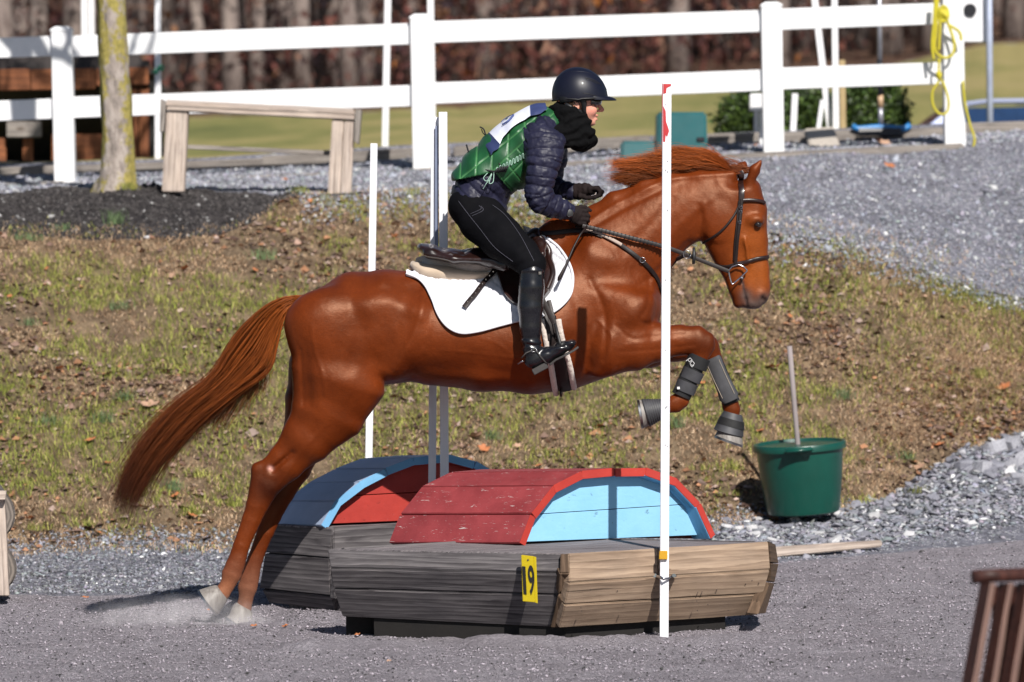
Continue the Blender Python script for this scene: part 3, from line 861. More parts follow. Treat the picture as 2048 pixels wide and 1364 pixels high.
# single oak leaves one can count
def leaf_mesh(sd_):
    r = random.Random(sd_); n = 22; vs = [(0, 0, 0)]; 
    for k in range(n):
        a = 2 * math.pi * k / n; lob = .62 + .38 * abs(math.sin(a * 2.5 + .3)) ** 1.2; rr = lob * r.uniform(.88, 1.1)
        x, y = rr * math.cos(a) * 1.0, rr * math.sin(a) * .72
        vs.append((x, y, .30 * (x * x * r.uniform(.4, 1.2) + y * y * 1.4) + r.uniform(-.05, .05)))
    f = [(0, 1 + k, 1 + (k + 1) % n) for k in range(n)]
    me = bpy.data.meshes.new('fallen_leaf'); me.from_pydata(vs, [], f); me.materials.append(LEAFO if sd_ % 3 else LEAFB); return me
LEAFO = simple('orange_brown_leaf', (.52, .20, .075), (.34, .11, .045), scale=30, rough=.65, bscale=70, bstr=.4, bdist=.002)
LEAFB = simple('pale_tan_leaf', (.50, .32, .22), (.36, .21, .14), scale=30, rough=.7, bscale=70, bstr=.4, bdist=.002)
LM = [leaf_mesh(i) for i in range(6)]
MARKS = [(1600, 950, 'the green bucket'), (742, 700, 'the thin white pole behind the blue arch'), (250, 960, 'the horse\'s tail tip'), (410, 800, 'the middle of the horse\'s tail'), (235, 385, 'the mossy tree'), (520, 380, 'the wooden bench'), (1330, 800, 'the front white pole'), (1960, 920, 'the pale rocks'), (1450, 850, 'the far fore hoof'), (1760, 262, 'the blue broom'), (10, 1080, 'the logs'), (1230, 938, 'the red arch'), (1547, 300, 'the tall fence post'), (880, 860, 'the pair of white poles'), (490, 1150, 'the hind hoofs'), (1320, 300, 'the mounting block'), (700, 560, 'the horse\'s croup')]
USED = set()
def leaf_label(a, b, r_, i):
    col_ = 'orange-brown' if (i % 6) % 3 else 'pale tan'; sz_ = 'large' if r_ > 16 else ('small' if r_ < 11 else 'curled')
    near = sorted(MARKS, key=lambda m_: (m_[0] - a) ** 2 + (m_[1] - b) ** 2)
    for m_ in near[:4]:
        dx, dy = a - m_[0], b - m_[1]
        rel = ('left of ' if dx < 0 else 'right of ') if abs(dx) > abs(dy) else ('uphill of ' if dy < 0 else 'downhill of ')
        for far in ('just ', 'well ', 'far '):
            l = f'{sz_} {col_} oak leaf lying {far}{rel}{m_[2]}'
            if far == 'just ' and abs(dx) + abs(dy) > 90: continue
            if l not in USED: USED.add(l); return l
    return f'{sz_} {col_} oak leaf lying on the bank'
LPOS = [(300, 818, 24), (120, 745, 14), (250, 838, 15), (60, 690, 13), (350, 1000, 17), (385, 1040, 14), (290, 938, 12), (215, 935, 12), (180, 890, 18), (70, 905, 13), (60, 1045, 12), (140, 650, 13), (345, 560, 12), (510, 548, 12), (370, 545, 16), (950, 882, 22), (968, 905, 16), (1198, 862, 16), (1035, 900, 10), (1085, 905, 9), (1076, 940, 14), (875, 870, 10), (835, 905, 10), (1545, 742, 22), (1618, 800, 12), (1900, 880, 18), (1878, 898, 17), (1840, 942, 18), (1520, 870, 13), (2008, 782, 20), (1480, 915, 12), (1405, 775, 10),
        (680, 860, 10), (640, 560, 10), (790, 480, 10), (620, 410, 9), (460, 344, 11), (570, 366, 10), (1780, 340, 18), (1770, 293, 18), (1760, 290, 14), (1515, 296, 12), (1850, 600, 8), (1580, 640, 10), (1700, 560, 9), (1600, 510, 9), (1375, 660, 10), (200, 1075, 10), (420, 1048, 14), (75, 1080, 9), (1060, 298, 11), (1110, 302, 10), (1175, 296, 12), (1290, 300, 10), (230, 560, 9), (20, 600, 9), (95, 545, 10), (160, 520, 9)]
for i, (a, b, r_) in enumerate(LPOS):
    gp = ground_at(a, b); o = bpy.data.objects.new('fallen_leaf', LM[i % 6]); COL.objects.link(o)
    dd = gp.y + 20; o.location = gp + Vector((0, 0, .025)); sc = r_ * dd / FPX * .85; o.scale = (sc, sc, sc)
    o.rotation_euler = (random.uniform(.1, .8), random.uniform(-.4, .4), random.uniform(0, 6.28))
    tag(o, leaf_label(a, b, r_, i), 'leaf', 'fallen leaves on the bank and gravel')
for a, b, r_, lb_ in ((508, 1257, 10, 'just right of the grounded hoof'), (170, 1200, 10, 'at the gravel edge near the logs'), (570, 1258, 12, 'in front of the rear box'), (420, 1225, 9, 'under the lifted hind hoof'), (715, 1275, 9, 'below the left end of the front box'), (778, 1328, 8, 'near the lower picture edge')):
    o = bpy.data.objects.new('fallen_leaf', LM[(a + b) % 6]); COL.objects.link(o); dd = float(dgn(a, b)); o.location = P(a, b, dd) + Vector((0, 0, .012)); sc = r_ * dd / FPX; o.scale = (sc,) * 3; o.rotation_euler = (.2, .1, a)
    tag(o, 'small brown leaf on the grey footing ' + lb_, 'leaf', 'leaves on the arena footing')
# pale boulders on the right edge
def boulder(px, py, r_, lab, mat, sd_, flat=.75):
    gp = ground_at(px, py, ['gravel_verge', 'grass_bank']); me = rock_mesh(100 + sd_, flat, 9); me.materials.append(mat)
    me.name = 'boulder'; o = bpy.data.objects.new('boulder', me); COL.objects.link(o); dd = gp.y + 20; sc = r_ * dd / FPX
    o.location = gp + Vector((0, 0, sc * .35)); o.scale = (sc,) * 3; o.rotation_euler = (.25, .1 * (sd_ % 3), sd_ * 1.7); tag(o, lab, 'rock', 'rocks at the foot of the bank')
BOUL = simple('pale_grey_rock', (.44, .44, .48), (.26, .26, .30), scale=7, rough=.8, bscale=30, bstr=.6, bdist=.006)
for i, (a, b, r_, lab) in enumerate(((1928, 938, 20, 'pale grey rock at the left end of the rock row on the right'), (1966, 942, 24, 'light slab-like rock second from the left in the rock row'), (1990, 905, 25, 'large flat grey rock at the back of the rock row'), (2024, 898, 25, 'tall pale rock leaning at the back right of the rock row'), (1994, 942, 18, 'grey block rock in front of the large flat rock'), (2022, 936, 18, 'grey rock in front of the tall pale rock'), (2046, 925, 24, 'rock at the right picture edge beside the tall pale rock'), (2040, 968, 22, 'low flat stone at the right picture edge below the rock row'))):
    boulder(a, b, r_, lab, BOUL if i % 4 else SLATEM, i)
gp = ground_at(1543, 1040, ['gravel_verge', 'grass_bank'])
for (a, b, r_, lab, mat) in ((1543, 1040, 17, 'rusty brown stone under the left edge of the green bucket', SLATEO), (1515, 1042, 12, 'small pale stone left of the rusty brown stone by the bucket', SLATEL), (1588, 1040, 24, 'flat grey slab in front of the green bucket', SLATEM), (2030, 602, 12, 'small white stone in the green grass at the right picture edge', SLATEL), (304, 402, 9, 'round tan pebble on the dirt mound', SLATEO), (294, 382, 8, 'white pebble on the dirt mound near the wooden frame', SLATEL)):
    boulder(a, b, r_, lab, mat, int(a), .45)
# ============================================================ woods behind
BARKG = simple('grey_tan_bark', (.33, .27, .24), (.12, .09, .085), scale=2.5, rough=.9, bscale=9, bstr=.8, bdist=.05, stretch=(3, 3, .5))
TWIGM = attr_mat('twigs_and_dead_leaves', .9, .1, var=.3, scale=1.5)
def tree_variant(sd_, H, r0, leaves=900):
    r = random.Random(sd_); mt = MB(); mc_paths = []
    x, y = 0, 0; pts = []; rad = []
    for i in range(10):
        t = i / 9; x += r.uniform(-.12, .12); y += r.uniform(-.12, .12); pts.append((x, y, H * t)); rad.append(r0 * (1.25 if i == 0 else 1) * (1 - t * .82))
    mt.tube(pts, rad, 9)
    ends = []
    for k in range(16):
        t = r.uniform(.28, .97); i = int(t * 9); p = Vector(pts[i]); a = r.uniform(0, 6.28); L = H * r.uniform(.14, .30) * (1.15 - t * .7)
        d = Vector((math.cos(a), math.sin(a), r.uniform(.35, 1.1))).normalized(); q = [p]
        for j in range(4): q.append(q[-1] + d * L / 4 + Vector((r.uniform(-1, 1), r.uniform(-1, 1), r.uniform(0, 1))) * L * .05)
        mt.tube(q, [rad[i] * .45, rad[i] * .3, rad[i] * .2, rad[i] * .12, .015], 5); ends += q[1:]
    me = bpy.data.meshes.new('trunk'); me.from_pydata(mt.v, [], mt.f); me.materials.append(BARKG); me.polygons.foreach_set('use_smooth', np.ones(len(me.polygons), dtype=bool))
    g = np.random.default_rng(sd_); n = leaves; E = np.array([tuple(e) for e in ends]); c = E[g.integers(0, len(E), n)] + g.normal(size=(n, 3)) * [.7, .7, .6]
    d = g.normal(size=(n, 3)); d[:, 2] = np.abs(d[:, 2]) * .8; d /= np.linalg.norm(d, axis=1)[:, None]; L = g.uniform(.3, 1.1, (n, 1)); sd2 = np.cross(d, g.normal(size=(n, 3))); sd2 /= np.linalg.norm(sd2, axis=1)[:, None]
    w = g.uniform(.008, .03, (n, 1)); w[:n // 3] *= 3.5; L[:n // 3] *= .18
    v = np.stack([c - sd2 * w, c + sd2 * w, c + d * L + sd2 * w * .6, c + d * L - sd2 * w * .6], 1).reshape(-1, 3)
    f = np.arange(n * 4).reshape(-1, 4); pal = np.array([(.10, .045, .038), (.16, .075, .055), (.20, .12, .09), (.07, .035, .035), (.26, .13, .07)])
    co = np.repeat(pal[g.integers(0, 5, n)], 4, 0)
    o = np_mesh('crown', v, f, TWIGM, None, False, co); cm = o.data; bpy.data.objects.remove(o)
    return me, cm
TV = [tree_variant(200 + i, (15, 18, 13, 16, 20)[i], (.20, .27, .15, .22, .34)[i]) for i in range(5)]
TREES = [(398, 232, 88, 2, .9), (455, 234, 90, 0, 1), (520, 226, 96, 0, .8), (575, 222, 98, 2, 1), (607, 226, 95, 3, .9), (676, 220, 100, 1, .8), (722, 214, 104, 0, 1), (905, 190, 108, 1, .95), (934, 196, 104, 2, 1), (962, 186, 110, 3, 1), (1072, 178, 112, 1, 1), (1100, 186, 105, 2, 1), (1128, 170, 116, 3, .9), (1238, 160, 116, 1, 1.1), (1300, 150, 120, 3, 1), (1348, 182, 96, 1, .9), (1404, 142, 124, 0, 1),
         (1438, 150, 116, 1, 1), (1602, 122, 118, 4, 1), (1662, 150, 104, 1, .8), (1800, 96, 124, 0, 1), (1735, 104, 124, 3, 1), (20, 234, 92, 1, 1), (75, 230, 96, 0, 1), (160, 226, 98, 3, 1), (285, 228, 96, 2, 1), (335, 226, 100, 1, .9), (790, 200, 108, 3, 1), (830, 206, 104, 2, 1), (1000, 184, 112, 0, 1), (1180, 168, 116, 0, 1), (1500, 134, 122, 2, 1), (1548, 128, 124, 1, 1), (1890, 60, 135, 1, 1), (2035, 58, 120, 4, .9), (1985, 30, 145, 3, 1)]
rr = random.Random(5)
for i in range(74):
    s_ = rr.uniform(-260, 2300); t_ = rr.uniform(.12, 1.0); p = STRIPS['woodland_floor'][0](np.array([s_]), np.array([t_]))[0]
    TREES.append((s_, None, p, rr.randrange(5), rr.uniform(.75, 1.15)))
TUSED = set()
def tree_label(p, k, sc):
    x_, y_ = proj(np.array(p)); x_ = float(x_)
    th = ('slender', 'sturdy', 'thin', 'straight', 'thick')[k]
    L_ = [(60, 'behind the brown shed'), (235, 'behind the mossy tree'), (420, 'behind the bench left end'), (640, 'behind the bench right end'), (860, 'behind the middle fence post'), (1010, 'left of the rider'), (1180, 'behind the rider\'s helmet'), (1330, 'behind the front jump pole'), (1450, 'left of the tall fence post'), (1560, 'behind the tall fence post'), (1650, 'behind the leaning white pole'), (1760, 'behind the broom handle'), (1900, 'behind the last fence post'), (2030, 'right of the pale steel post')]
    m_ = min(L_, key=lambda q: abs(q[0] - x_)); d_ = p[1] + 20
    for w_ in (['edge of'] if d_ < 105 else ['middle of'] if d_ < 128 else ['depth of']):
        for e_ in ('', 'slightly smaller ', 'slightly leaning '):
            l = f'{e_}{th} bare tree, {w_} the woods, {m_[1]}'
            if l not in TUSED: TUSED.add(l); return l
    return l
def wood_tree(p, k, sc):
    o = thing('bare_tree', tree_label(tuple(p), k, sc), 'tree', p, 'bare trees of the woods'); o.scale = (sc, sc, sc); o.rotation_euler = (0, 0, rr.uniform(0, 6.28))
    for nm, me in (('trunk', TV[k][0]), ('crown', TV[k][1])):
        c = bpy.data.objects.new(nm, me); COL.objects.link(c); c.parent = o
for a, b, d, k, sc in TREES:
    if b is None: p = Vector(d)
    else:
        p = P(a, b, d)
        pt, n_ = STRIPS['woodland_floor']; tt = np.linspace(0, 1, 80); q = pt(np.full(80, float(a)), tt); j = int(np.argmin(np.abs(q[:, 1] - p.y))); p.z = min(p.z, float(q[j, 2])) if False else float(q[j, 2]) - .05; p.x = float(q[j, 0]); p.y = float(q[j, 1])
    wood_tree(p, k, sc)
# tangled understory that fills the wood
n = 150000; s_ = rng.uniform(-260, 2320, n); t_ = rng.beta(.9, 1.5, n)
p = np.concatenate([STRIPS['woodland_floor'][0](s_[:100000], t_[:100000]), STRIPS['wooded_hillside'][0](s_[100000:], t_[100000:] * .5)])
hgt = rng.gamma(1.5, 2.0, n) * np.r_[np.ones(100000), np.full(50000, 2.0)]
cl = fbm(p[:, 0] * .22, p[:, 1] * .12, hgt * .25, 13, 3); right = np.interp(s_, [1250, 1700], [1, .22]) * np.interp(t_, [0, .06, .25], [.15, .7, 1])
k = (rng.random(n) < np.clip(.42 + cl * 2.2, .0, 1) * right); p = p[k]; hgt = hgt[k]; sz = rng.uniform(.02, .075, k.sum()) * np.where(np.arange(n)[k] < 100000, 1, 2.2)
pal = np.array([(.09, .035, .030), (.14, .055, .042), (.06, .027, .027), (.18, .10, .07), (.03, .02, .024), (.12, .045, .038)])
col = pal[rng.integers(0, 6, len(p))] * rng.uniform(.6, 1.3, (len(p), 1)); og = rng.random(len(p)) < .015; col[og] = (.45, .17, .05)
v = rng.normal(size=(len(p), 3, 3)) * sz[:, None, None] * [1.2, 1.2, 1.5] + (p + np.stack([hgt * 0, hgt * 0, hgt], 1))[:, None, :]
o = np_mesh('understory', v.reshape(-1, 3), np.arange(len(p) * 3).reshape(-1, 3), TWIGM, None, False, np.repeat(col, 3, 0)); o['kind'] = 'stuff'

# ============================================================ white fence
VINYL = simple('white_vinyl', (.82, .82, .84), (.70, .71, .72), scale=5, rough=.38, bstr=0, spec=.5)
WPAINT = simple('white_painted_wood', (.80, .80, .82), (.70, .70, .73), scale=6, rough=.6, bscale=40, bstr=.2, bdist=.002, stretch=(3, 3, .6))
fence = thing('fence', 'white vinyl fence with two rails and square posts above the gravel', 'fence', P(1000, 335, 33))
PW = .073
posts = [(-585, 392, 83), (131, 367, 53), (847, 339, 28), (1547, 306, 4), (1909, 290, -22)]
FP = []
for a, b, c in posts:
    base = P(a, b, 33); top = Pz(a - 3, base.z + (b - c) * 33 / FPX, 33); zt = float(top[2]); FP.append((base, zt))
    mb = MB(); mb.box((base.x, base.y, (base.z - .3 + zt - .03) / 2), (PW, PW, (zt - .03 - base.z + .3) / 2)); mb.build('post', VINYL, fence, False, .004)
    mb = MB(); c0 = Vector((base.x, base.y, zt - .028)); w = PW + .006
    mb.rings([[c0 + Vector((x * w, y * w, z)) for x, y in ((-1, -1), (1, -1), (1, 1), (-1, 1))] for z in (-.012, .004)] + [[c0 + Vector((x * w * .55, y * w * .55, .026)) for x, y in ((-1, -1), (1, -1), (1, 1), (-1, 1))]])
    mb.build('post_cap', VINYL, fence, False, .003)
rails = [[(-585, 97, 152), (131, 70, 110), (131, 70, 110)], None]
UP = [((-560, 95), (128, 71), 40), ((150, 72), (826, 46), 42), ((868, 43), (1524, 20), 43), ((1566, 18), (1870, 6), 42)]
LO = [((-560, 225), (128, 196), 40), ((150, 194), (826, 170), 42), ((868, 166), (1526, 139), 42), ((1566, 136), (1892, 124), 43)]
for L_ in (UP, LO):
    for (a, b, h_) in L_:
        p0 = P(a[0] - 14, a[1], 33); p1 = P(b[0] + 10, b[1], 33); hh = h_ * 33 / FPX
        q = [p0 + Vector((0, -.022, 0)), p1 + Vector((0, -.022, 0)), p1 + Vector((0, -.022, -hh)), p0 + Vector((0, -.022, -hh))]
        mb = MB(); mb.hexa([q[3], q[2], q[2] + Vector((0, .044, 0)), q[3] + Vector((0, .044, 0)), q[0], q[1], q[1] + Vector((0, .044, 0)), q[0] + Vector((0, .044, 0))])
        mb.build('rail', VINYL, fence, False, .003)
# ---- timbers along the fence
OLDW = wood('weathered_grey_timber', (.36, .33, .30), (.26, .23, .21), (.12, .11, .10), 1.0, .85, .7)
def timber(a, b, h_, d, depth, label, nm='landscape_timber', mat=OLDW):
    p0, p1 = P(a[0], a[1], d), P(b[0], b[1], d); hh = h_ * d / FPX
    t = thing(nm, label, 'timber', (p0 + p1) / 2 - Vector((0, 0, hh)), 'landscape timbers along the fence')
    slab('beam', [p0, p1, p1 - Vector((0, 0, hh + .06)), p0 - Vector((0, 0, hh + .06))], depth, mat, t, (0, 1, 0), .012)
for i, (a, b, lab) in enumerate((((-420, 392), (128, 368), 'grey landscape timber at the foot of the fence, leftmost'), ((134, 371), (700, 350), 'grey landscape timber at the foot of the fence behind the tree'), ((706, 349), (1275, 322), 'grey landscape timber at the foot of the fence behind the rider'), ((1281, 322), (1928, 292), 'grey landscape timber at the foot of the fence, rightmost'))):
    timber((a[0], a[1] - 6), (b[0], b[1] - 6), 18, 32.84, .10, lab)
for i, (a, b, h_, lab) in enumerate((((-420, 352), (140, 329), 34, 'weathered timber on the gravel shelf under the brown shed'), ((146, 330), (530, 316), 32, 'weathered timber on the gravel shelf behind the wooden frame'), ((522, 312), (900, 291), 30, 'notched weathered timber behind the right leg of the wooden frame'), ((906, 292), (1300, 270), 28, 'weathered timber on the gravel shelf behind the rider'), ((1306, 270), (1615, 262), 22, 'weathered timber under the white utility box'), ((1622, 262), (1905, 254), 26, 'weathered timber under the blue broom'), ((1925, 246), (2500, 228), 20, 'pale timber in front of the parked car'))):
    timber(a, b, h_, 34.12, .15, lab)
# ---- brown shed with open front
BRST = wood('brown_stained_board', (.36, .135, .055), (.24, .085, .035), (.10, .035, .016), 1.0, .6, .5)
DRKW = simple('shade_black_boards', (.008, .006, .005), (.004, .003, .003), rough=.8, bstr=.3)  # near-black stands in for the shade inside the shed and under the jump
shed = thing('shed', 'brown stained open-fronted wooden shed behind the left end of the fence', 'shed', P(120, 330, 36.5))
def px_board(nm, x0, y0, x1, y1, d, th, mat, par, sk=0):
    return slab(nm, [P(x0, y0, d), P(x1, y0 + sk, d), P(x1, y1 + sk, d), P(x0, y1, d)], th, mat, par, (0, 1, 0), .006)[0]
D_ = 35.6
px_board('back_board', -420, 120, 298, 330, D_ + 1.2, .03, DRKW, shed)  # interior darkness painted into the back wall's colour
for i, (x0, y0, x1, y1) in enumerate([(-420, 140, -60, 181), (-58, 139, 60, 182), (62, 138, 190, 180), (192, 136, 297, 172)]): px_board('fascia_board', x0, y0, x1, y1, D_, .03, BRST, shed, -2)
for x0, y0, x1, y1 in ((-300, 235, -255, 330), (-40, 276, 12, 328), (45, 276, 66, 326), (103, 268, 206, 322), (256, 176, 276, 323), (278, 176, 299, 323)): px_board('wall_board', x0, y0, x1, y1, D_ + .05, .03, BRST, shed)
px_board('patch_board', 13, 243, 83, 275, D_ - .04, .03, OLDW, shed)
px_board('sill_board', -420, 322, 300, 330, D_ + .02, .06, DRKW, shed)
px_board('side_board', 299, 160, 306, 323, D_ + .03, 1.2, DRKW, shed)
slab('roof_slope', [P(-430, 112, D_ + .1), P(272, 104, D_ + .1), P(310, 146, D_ + .02), P(-430, 139, D_ + .02)], 1.5, simple('dark_shingles', (.045, .036, .034), (.02, .017, .017), rough=.9, bscale=20, bstr=.8, bdist=.01), shed, (0, 1, 0), .01)
# ---- slim white marker poles behind and beside the fence
def pole(x0, y0, x1, y1, w, d, label, mat=WPAINT, nm='marker_pole', cat='pole', square=True, group='white poles'):
    a, b = P(x0, y0, d), P(x1, y1, d); r = w * d / FPX / 2
    t = thing(nm, label, cat, b, group)
    ax = (a - b).normalized(); y_ = Vector((0, 1, 0)); x_ = y_.cross(ax).normalized(); y_ = ax.cross(x_)
    mb = MB(); rg = []
    for p in (b - ax * .12, a): rg.append([p + x_ * sx * r + y_ * sy * r for sx, sy in ((-1, -1), (1, -1), (1, 1), (-1, 1))] if square else [p + (x_ * math.cos(q) + y_ * math.sin(q)) * r for q in np.linspace(0, 6.28, 12, endpoint=False)])
    mb.rings(rg); mb.build('shaft', mat, t, not square, .002)
    return t
pole(168, -60, 172, 330, 12, 37.6, 'white pole just left of the mossy tree, behind the fence')
pole(182, -60, 186, 330, 12, 37.9, 'white pole partly hidden by the mossy tree, behind the fence')
gp_ = pole(316, -60, 316, 322, 12, 34.7, 'white pole with a tuft of green cord, right of the mossy tree')
GCORD = simple('green_cord', (.02, .28, .16), rough=.6, bstr=0)
kn = thing('cord_knot', 'frayed green cord knotted round the white pole right of the tree', 'cord', P(318, 139, 34.65)); mb = MB()
for i in range(14):
    a = random.uniform(0, 6.28); c = P(318, 139, 34.64); mb.tube([c, c + Vector((math.cos(a) * .03, -.02, math.sin(a) * .02)), c + Vector((math.cos(a) * .045, -.01, math.sin(a + .8) * .035))], .006, 5)
mb.build('cord', GCORD, kn, True)
pole(777, -60, 770, 300, 13, 34.8, 'thin white pole left of the middle fence post')
pole(860, -60, 866, 292, 13, 35.0, 'thin white pole rising behind the middle fence post')
pole(1622, -60, 1660, 258, 13, 34.8, 'white pole leaning right, left one of the pair behind the fence')
pole(1668, -60, 1672, 258, 12, 34.7, 'upright white pole, right one of the pair behind the fence')
pole(1645, 200, 1636, 262, 9, 34.5, 'short white prop at the foot of the leaning pole')
pole(1590, 187, 1586, 262, 12, 34.6, 'short white stake between the fence post and the leaning pole')
pole(1684, 120, 1686, 252, 12, 35.4, 'short tan wooden stake right of the pair of white poles', simple('tan_wood', (.45, .33, .17), rough=.7), 'wooden_stake', 'stake', True, 'stakes')
ub = thing('utility_box', 'small white utility box on a post left of the tall fence post', 'utility box', P(1515, 300, 33.9))
px_board('box', 1500, 187, 1530, 222, 33.8, .14, VINYL, ub); px_board('post', 1519, 222, 1530, 303, 33.85, .05, VINYL, ub); px_board('brace', 1508, 222, 1517, 264, 34.0, .03, VINYL, ub)
blk = thing('concrete_slab', 'beige concrete slab leaning against the timber behind the fence', 'slab', P(1640, 298, 33.8))
slab('block', [P(1607, 257, 34.05), P(1667, 252, 34.05), P(1680, 290, 33.7), P(1623, 300, 33.7)], .07, simple('beige_concrete', (.47, .42, .37), (.38, .34, .30), rough=.9, bscale=40, bstr=.4), blk, (0, 1, -.5), .01)
# ---- broom
brm = thing('broom', 'push broom with blue head leaning upright behind the fence', 'broom', P(1762, 262, 34.1))
def rod(nm, a, b, r, mat, par, d=34.1, n=10):
    mb = MB(); mb.tube([P(a[0], a[1], d), P(b[0], b[1], d)], r, n); return mb.build(nm, mat, par, True)
rod('handle', (1758, -60), (1760, 132), .019, STEELD := simple('grey_metal_tube', (.45, .45, .50), rough=.35, metal=.6, bstr=0), brm)
rod('grip', (1759, 120), (1761, 192), .022, BLKP := simple('black_plastic', (.02, .02, .025), rough=.4, bstr=0), brm)
rod('ferrule', (1761, 190), (1761, 215), .022, simple('brass_tan', (.5, .33, .2), rough=.4, bstr=0), brm)
rod('socket', (1761, 214), (1762, 250), .020, STEELD, brm)
BLUE = simple('bright_blue_plastic', (.03, .20, .50), rough=.4, bstr=0)
mb = MB(); mb.tube([P(1704, 252, 34.1), P(1716, 258, 34.1), P(1762, 254, 34.1), P(1808, 258, 34.1), P(1821, 250, 34.1)], .024, 8); mb.build('head', BLUE, brm, True)
mb = MB()
for i in range(26): mb.tube([P(1720 + i * 3.2, 257, 34.05), P(1719 + i * 3.3, 271, 34.03)], [.009, .014], 5)
mb.build('bristles', BLKP, brm, False); tag(brm.children[-1], kind='stuff')
# ---- nest box sign, steel post
nb = thing('white_box', 'white box with a round dark hole at the top right, beside the last fence post', 'box', P(1950, 88, 35.3))
px_board('panel', 1914, -60, 1982, 84, 35.3, .22, WPAINT, nb)
mb = MB(); mb.tube([P(1940, 20, 35.28), P(1940, 20, 35.295)], .05, 20); mb.build('hole', BLKP, nb)
pole(1978, -60, 1980, 242, 13, 35.24, 'tall pale blue-grey steel post right of the white box', simple('pale_blue_steel', (.45, .50, .64), rough=.4, metal=.2, bstr=0), 'steel_post', 'post', False, 'posts')
# ---- teal mounting block
TEAL = simple('teal_plastic', (.006, .095, .105), (.004, .07, .078), scale=4, rough=.42, bscale=50, bstr=.1)
MKD = ground_at(1330, 330).y + 20 - .25
mk = thing('mounting_block', 'teal plastic mounting block with two steps in front of the fence', 'mounting block', P(1330, 325, MKD))
def block(nm, x0, x1, y0, y1, d, dep, tp=.03):
    a = [P(x0 - 2, y1, d - tp), P(x1 + 3, y1, d - tp), P(x1 + 3, y1, d - tp) + Vector((0, dep, 0)), P(x0 - 2, y1, d - tp) + Vector((0, dep, 0)), P(x0, y0, d), P(x1, y0, d), P(x1, y0, d) + Vector((0, dep, 0)), P(x0, y0, d) + Vector((0, dep, 0))]
    mb = MB(); mb.hexa(a); return mb.build(nm, TEAL, mk, True, .016, 3)
fix_smooth(block('upper_step', 1315, 1413, 224, 333, MKD, .45), .7); fix_smooth(block('lower_step', 1243, 1317, 282, 336, MKD + .05, .45), .7)
mb = MB(); mb.box(P(1401, 279, MKD), (.028, .03, .016)); mb.build('hand_hole', BLKP, mk, False, .006)
px_board('tread_ridge', 1330, 225, 1400, 228, MKD + .08, .3, TEAL, mk)
# ---- wooden frame on the mound
PINE = wood('pale_weathered_pine', (.62, .53, .47), (.52, .43, .37), (.30, .24, .21), 1.0, .8, .45)
fr_ = thing('bench', 'pale wooden bench-like frame standing right of the mossy tree', 'bench', P(510, 390, 29.9))
FD = 29.9
slab('leg', [P(333, 222, FD), P(376, 222, FD), P(368, 384, FD), P(324, 384, FD)], .14, PINE, fr_, (0, 1, 0), .006)
slab('leg', [P(664, 239, FD), P(688, 239, FD), P(679, 402, FD), P(655, 402, FD)], .14, PINE, fr_, (0, 1, 0), .006)
slab('leg', [P(689, 239, FD), P(709, 239, FD), P(701, 402, FD), P(680, 402, FD)], .14, PINE, fr_, (0, 1, 0), .006)
slab('top_beam', [P(333, 206, FD - .02), P(711, 224, FD - .02), P(710, 240, FD - .02), P(333, 221, FD - .02)], .26, PINE, fr_, (0, 1, 0), .006)
slab('top_plank', [P(333, 199, FD + .10), P(706, 217, FD + .10), P(711, 224, FD - .03), P(332, 206, FD - .03)], .02, PINE, fr_, (0, 0, -1), .004)
slab('end_board', [P(321, 197, FD - .04), P(332, 205, FD - .04), P(327, 264, FD - .04), P(319, 264, FD - .04)], .2, OLDW, fr_, (0, 1, 0), .004)
slab('end_board', [P(711, 218, FD - .04), P(723, 219, FD - .04), P(717, 289, FD - .04), P(708, 284, FD - .04)], .2, OLDW, fr_, (0, 1, 0), .004)
slab('lower_rail', [P(370, 289, FD + .2), P(660, 301, FD + .2), P(660, 311, FD + .2), P(370, 298, FD + .2)], .05, OLDW, fr_, (0, 1, 0), .004)
# ---- mossy tree
def moss_bark():
    m, nt, b = new_mat('mossy_bark'); v = coords(nt, (1, 1, .35), False); v1 = coords(nt, (1, 1, .8), False)
    n1 = noise_tex(nt, v, 24, 6, .65); c = ramp(nt, n1, [(.3, (.13, .11, .095)), (.5, (.33, .28, .25)), (.7, (.48, .42, .38))])
    geo = N(nt, 'ShaderNodeNewGeometry'); sp = N(nt, 'ShaderNodeSeparateXYZ'); nt.links.new(geo.outputs['Normal'], sp.inputs[0])
    n2 = noise_tex(nt, v1, 6.5, 6, .7)
    ab = N(nt, 'ShaderNodeMath', operation='ABSOLUTE'); nt.links.new(sp.outputs['X'], ab.inputs[0])
    ma = N(nt, 'ShaderNodeMath', operation='MULTIPLY_ADD'); ma.inputs[1].default_value = .16; nt.links.new(ab.outputs[0], ma.inputs[0]); nt.links.new(n2, ma.inputs[2])
    f = ramp(nt, ma.outputs[0], [(.56, (0, 0, 0)), (.62, (1, 1, 1))])
    yel = ramp(nt, noise_tex(nt, v1, 40, 4), [(.3, (.22, .19, .05)), (.7, (.40, .33, .09))])
    nt.links.new(mixc(nt, f, c, yel), b.inputs['Base Color']); b.inputs['Roughness'].default_value = .95
    p = bump(nt, b, n1, 1.0, .03); bump(nt, b, noise_tex(nt, v1, 70, 5), .5, .01, p); return m
MB_ = moss_bark(); TD = 30.3; tb_ = P(234, 384, TD)
tree = thing('tree', 'young tree with yellow lichen on its grey trunk standing on the dirt mound', 'tree', tb_)
nodes = []
for i in range(60):
    t = i / 59; z = t * 3.4; w = np.interp(t, [0, .03, .1, .3, 1], [.165, .122, .105, .098, .080]); nodes.append((tb_ + Vector((.0 - .03 * t + .012 * math.sin(t * 9), 0, z - .06)), w, w, (0, 0, 1)))
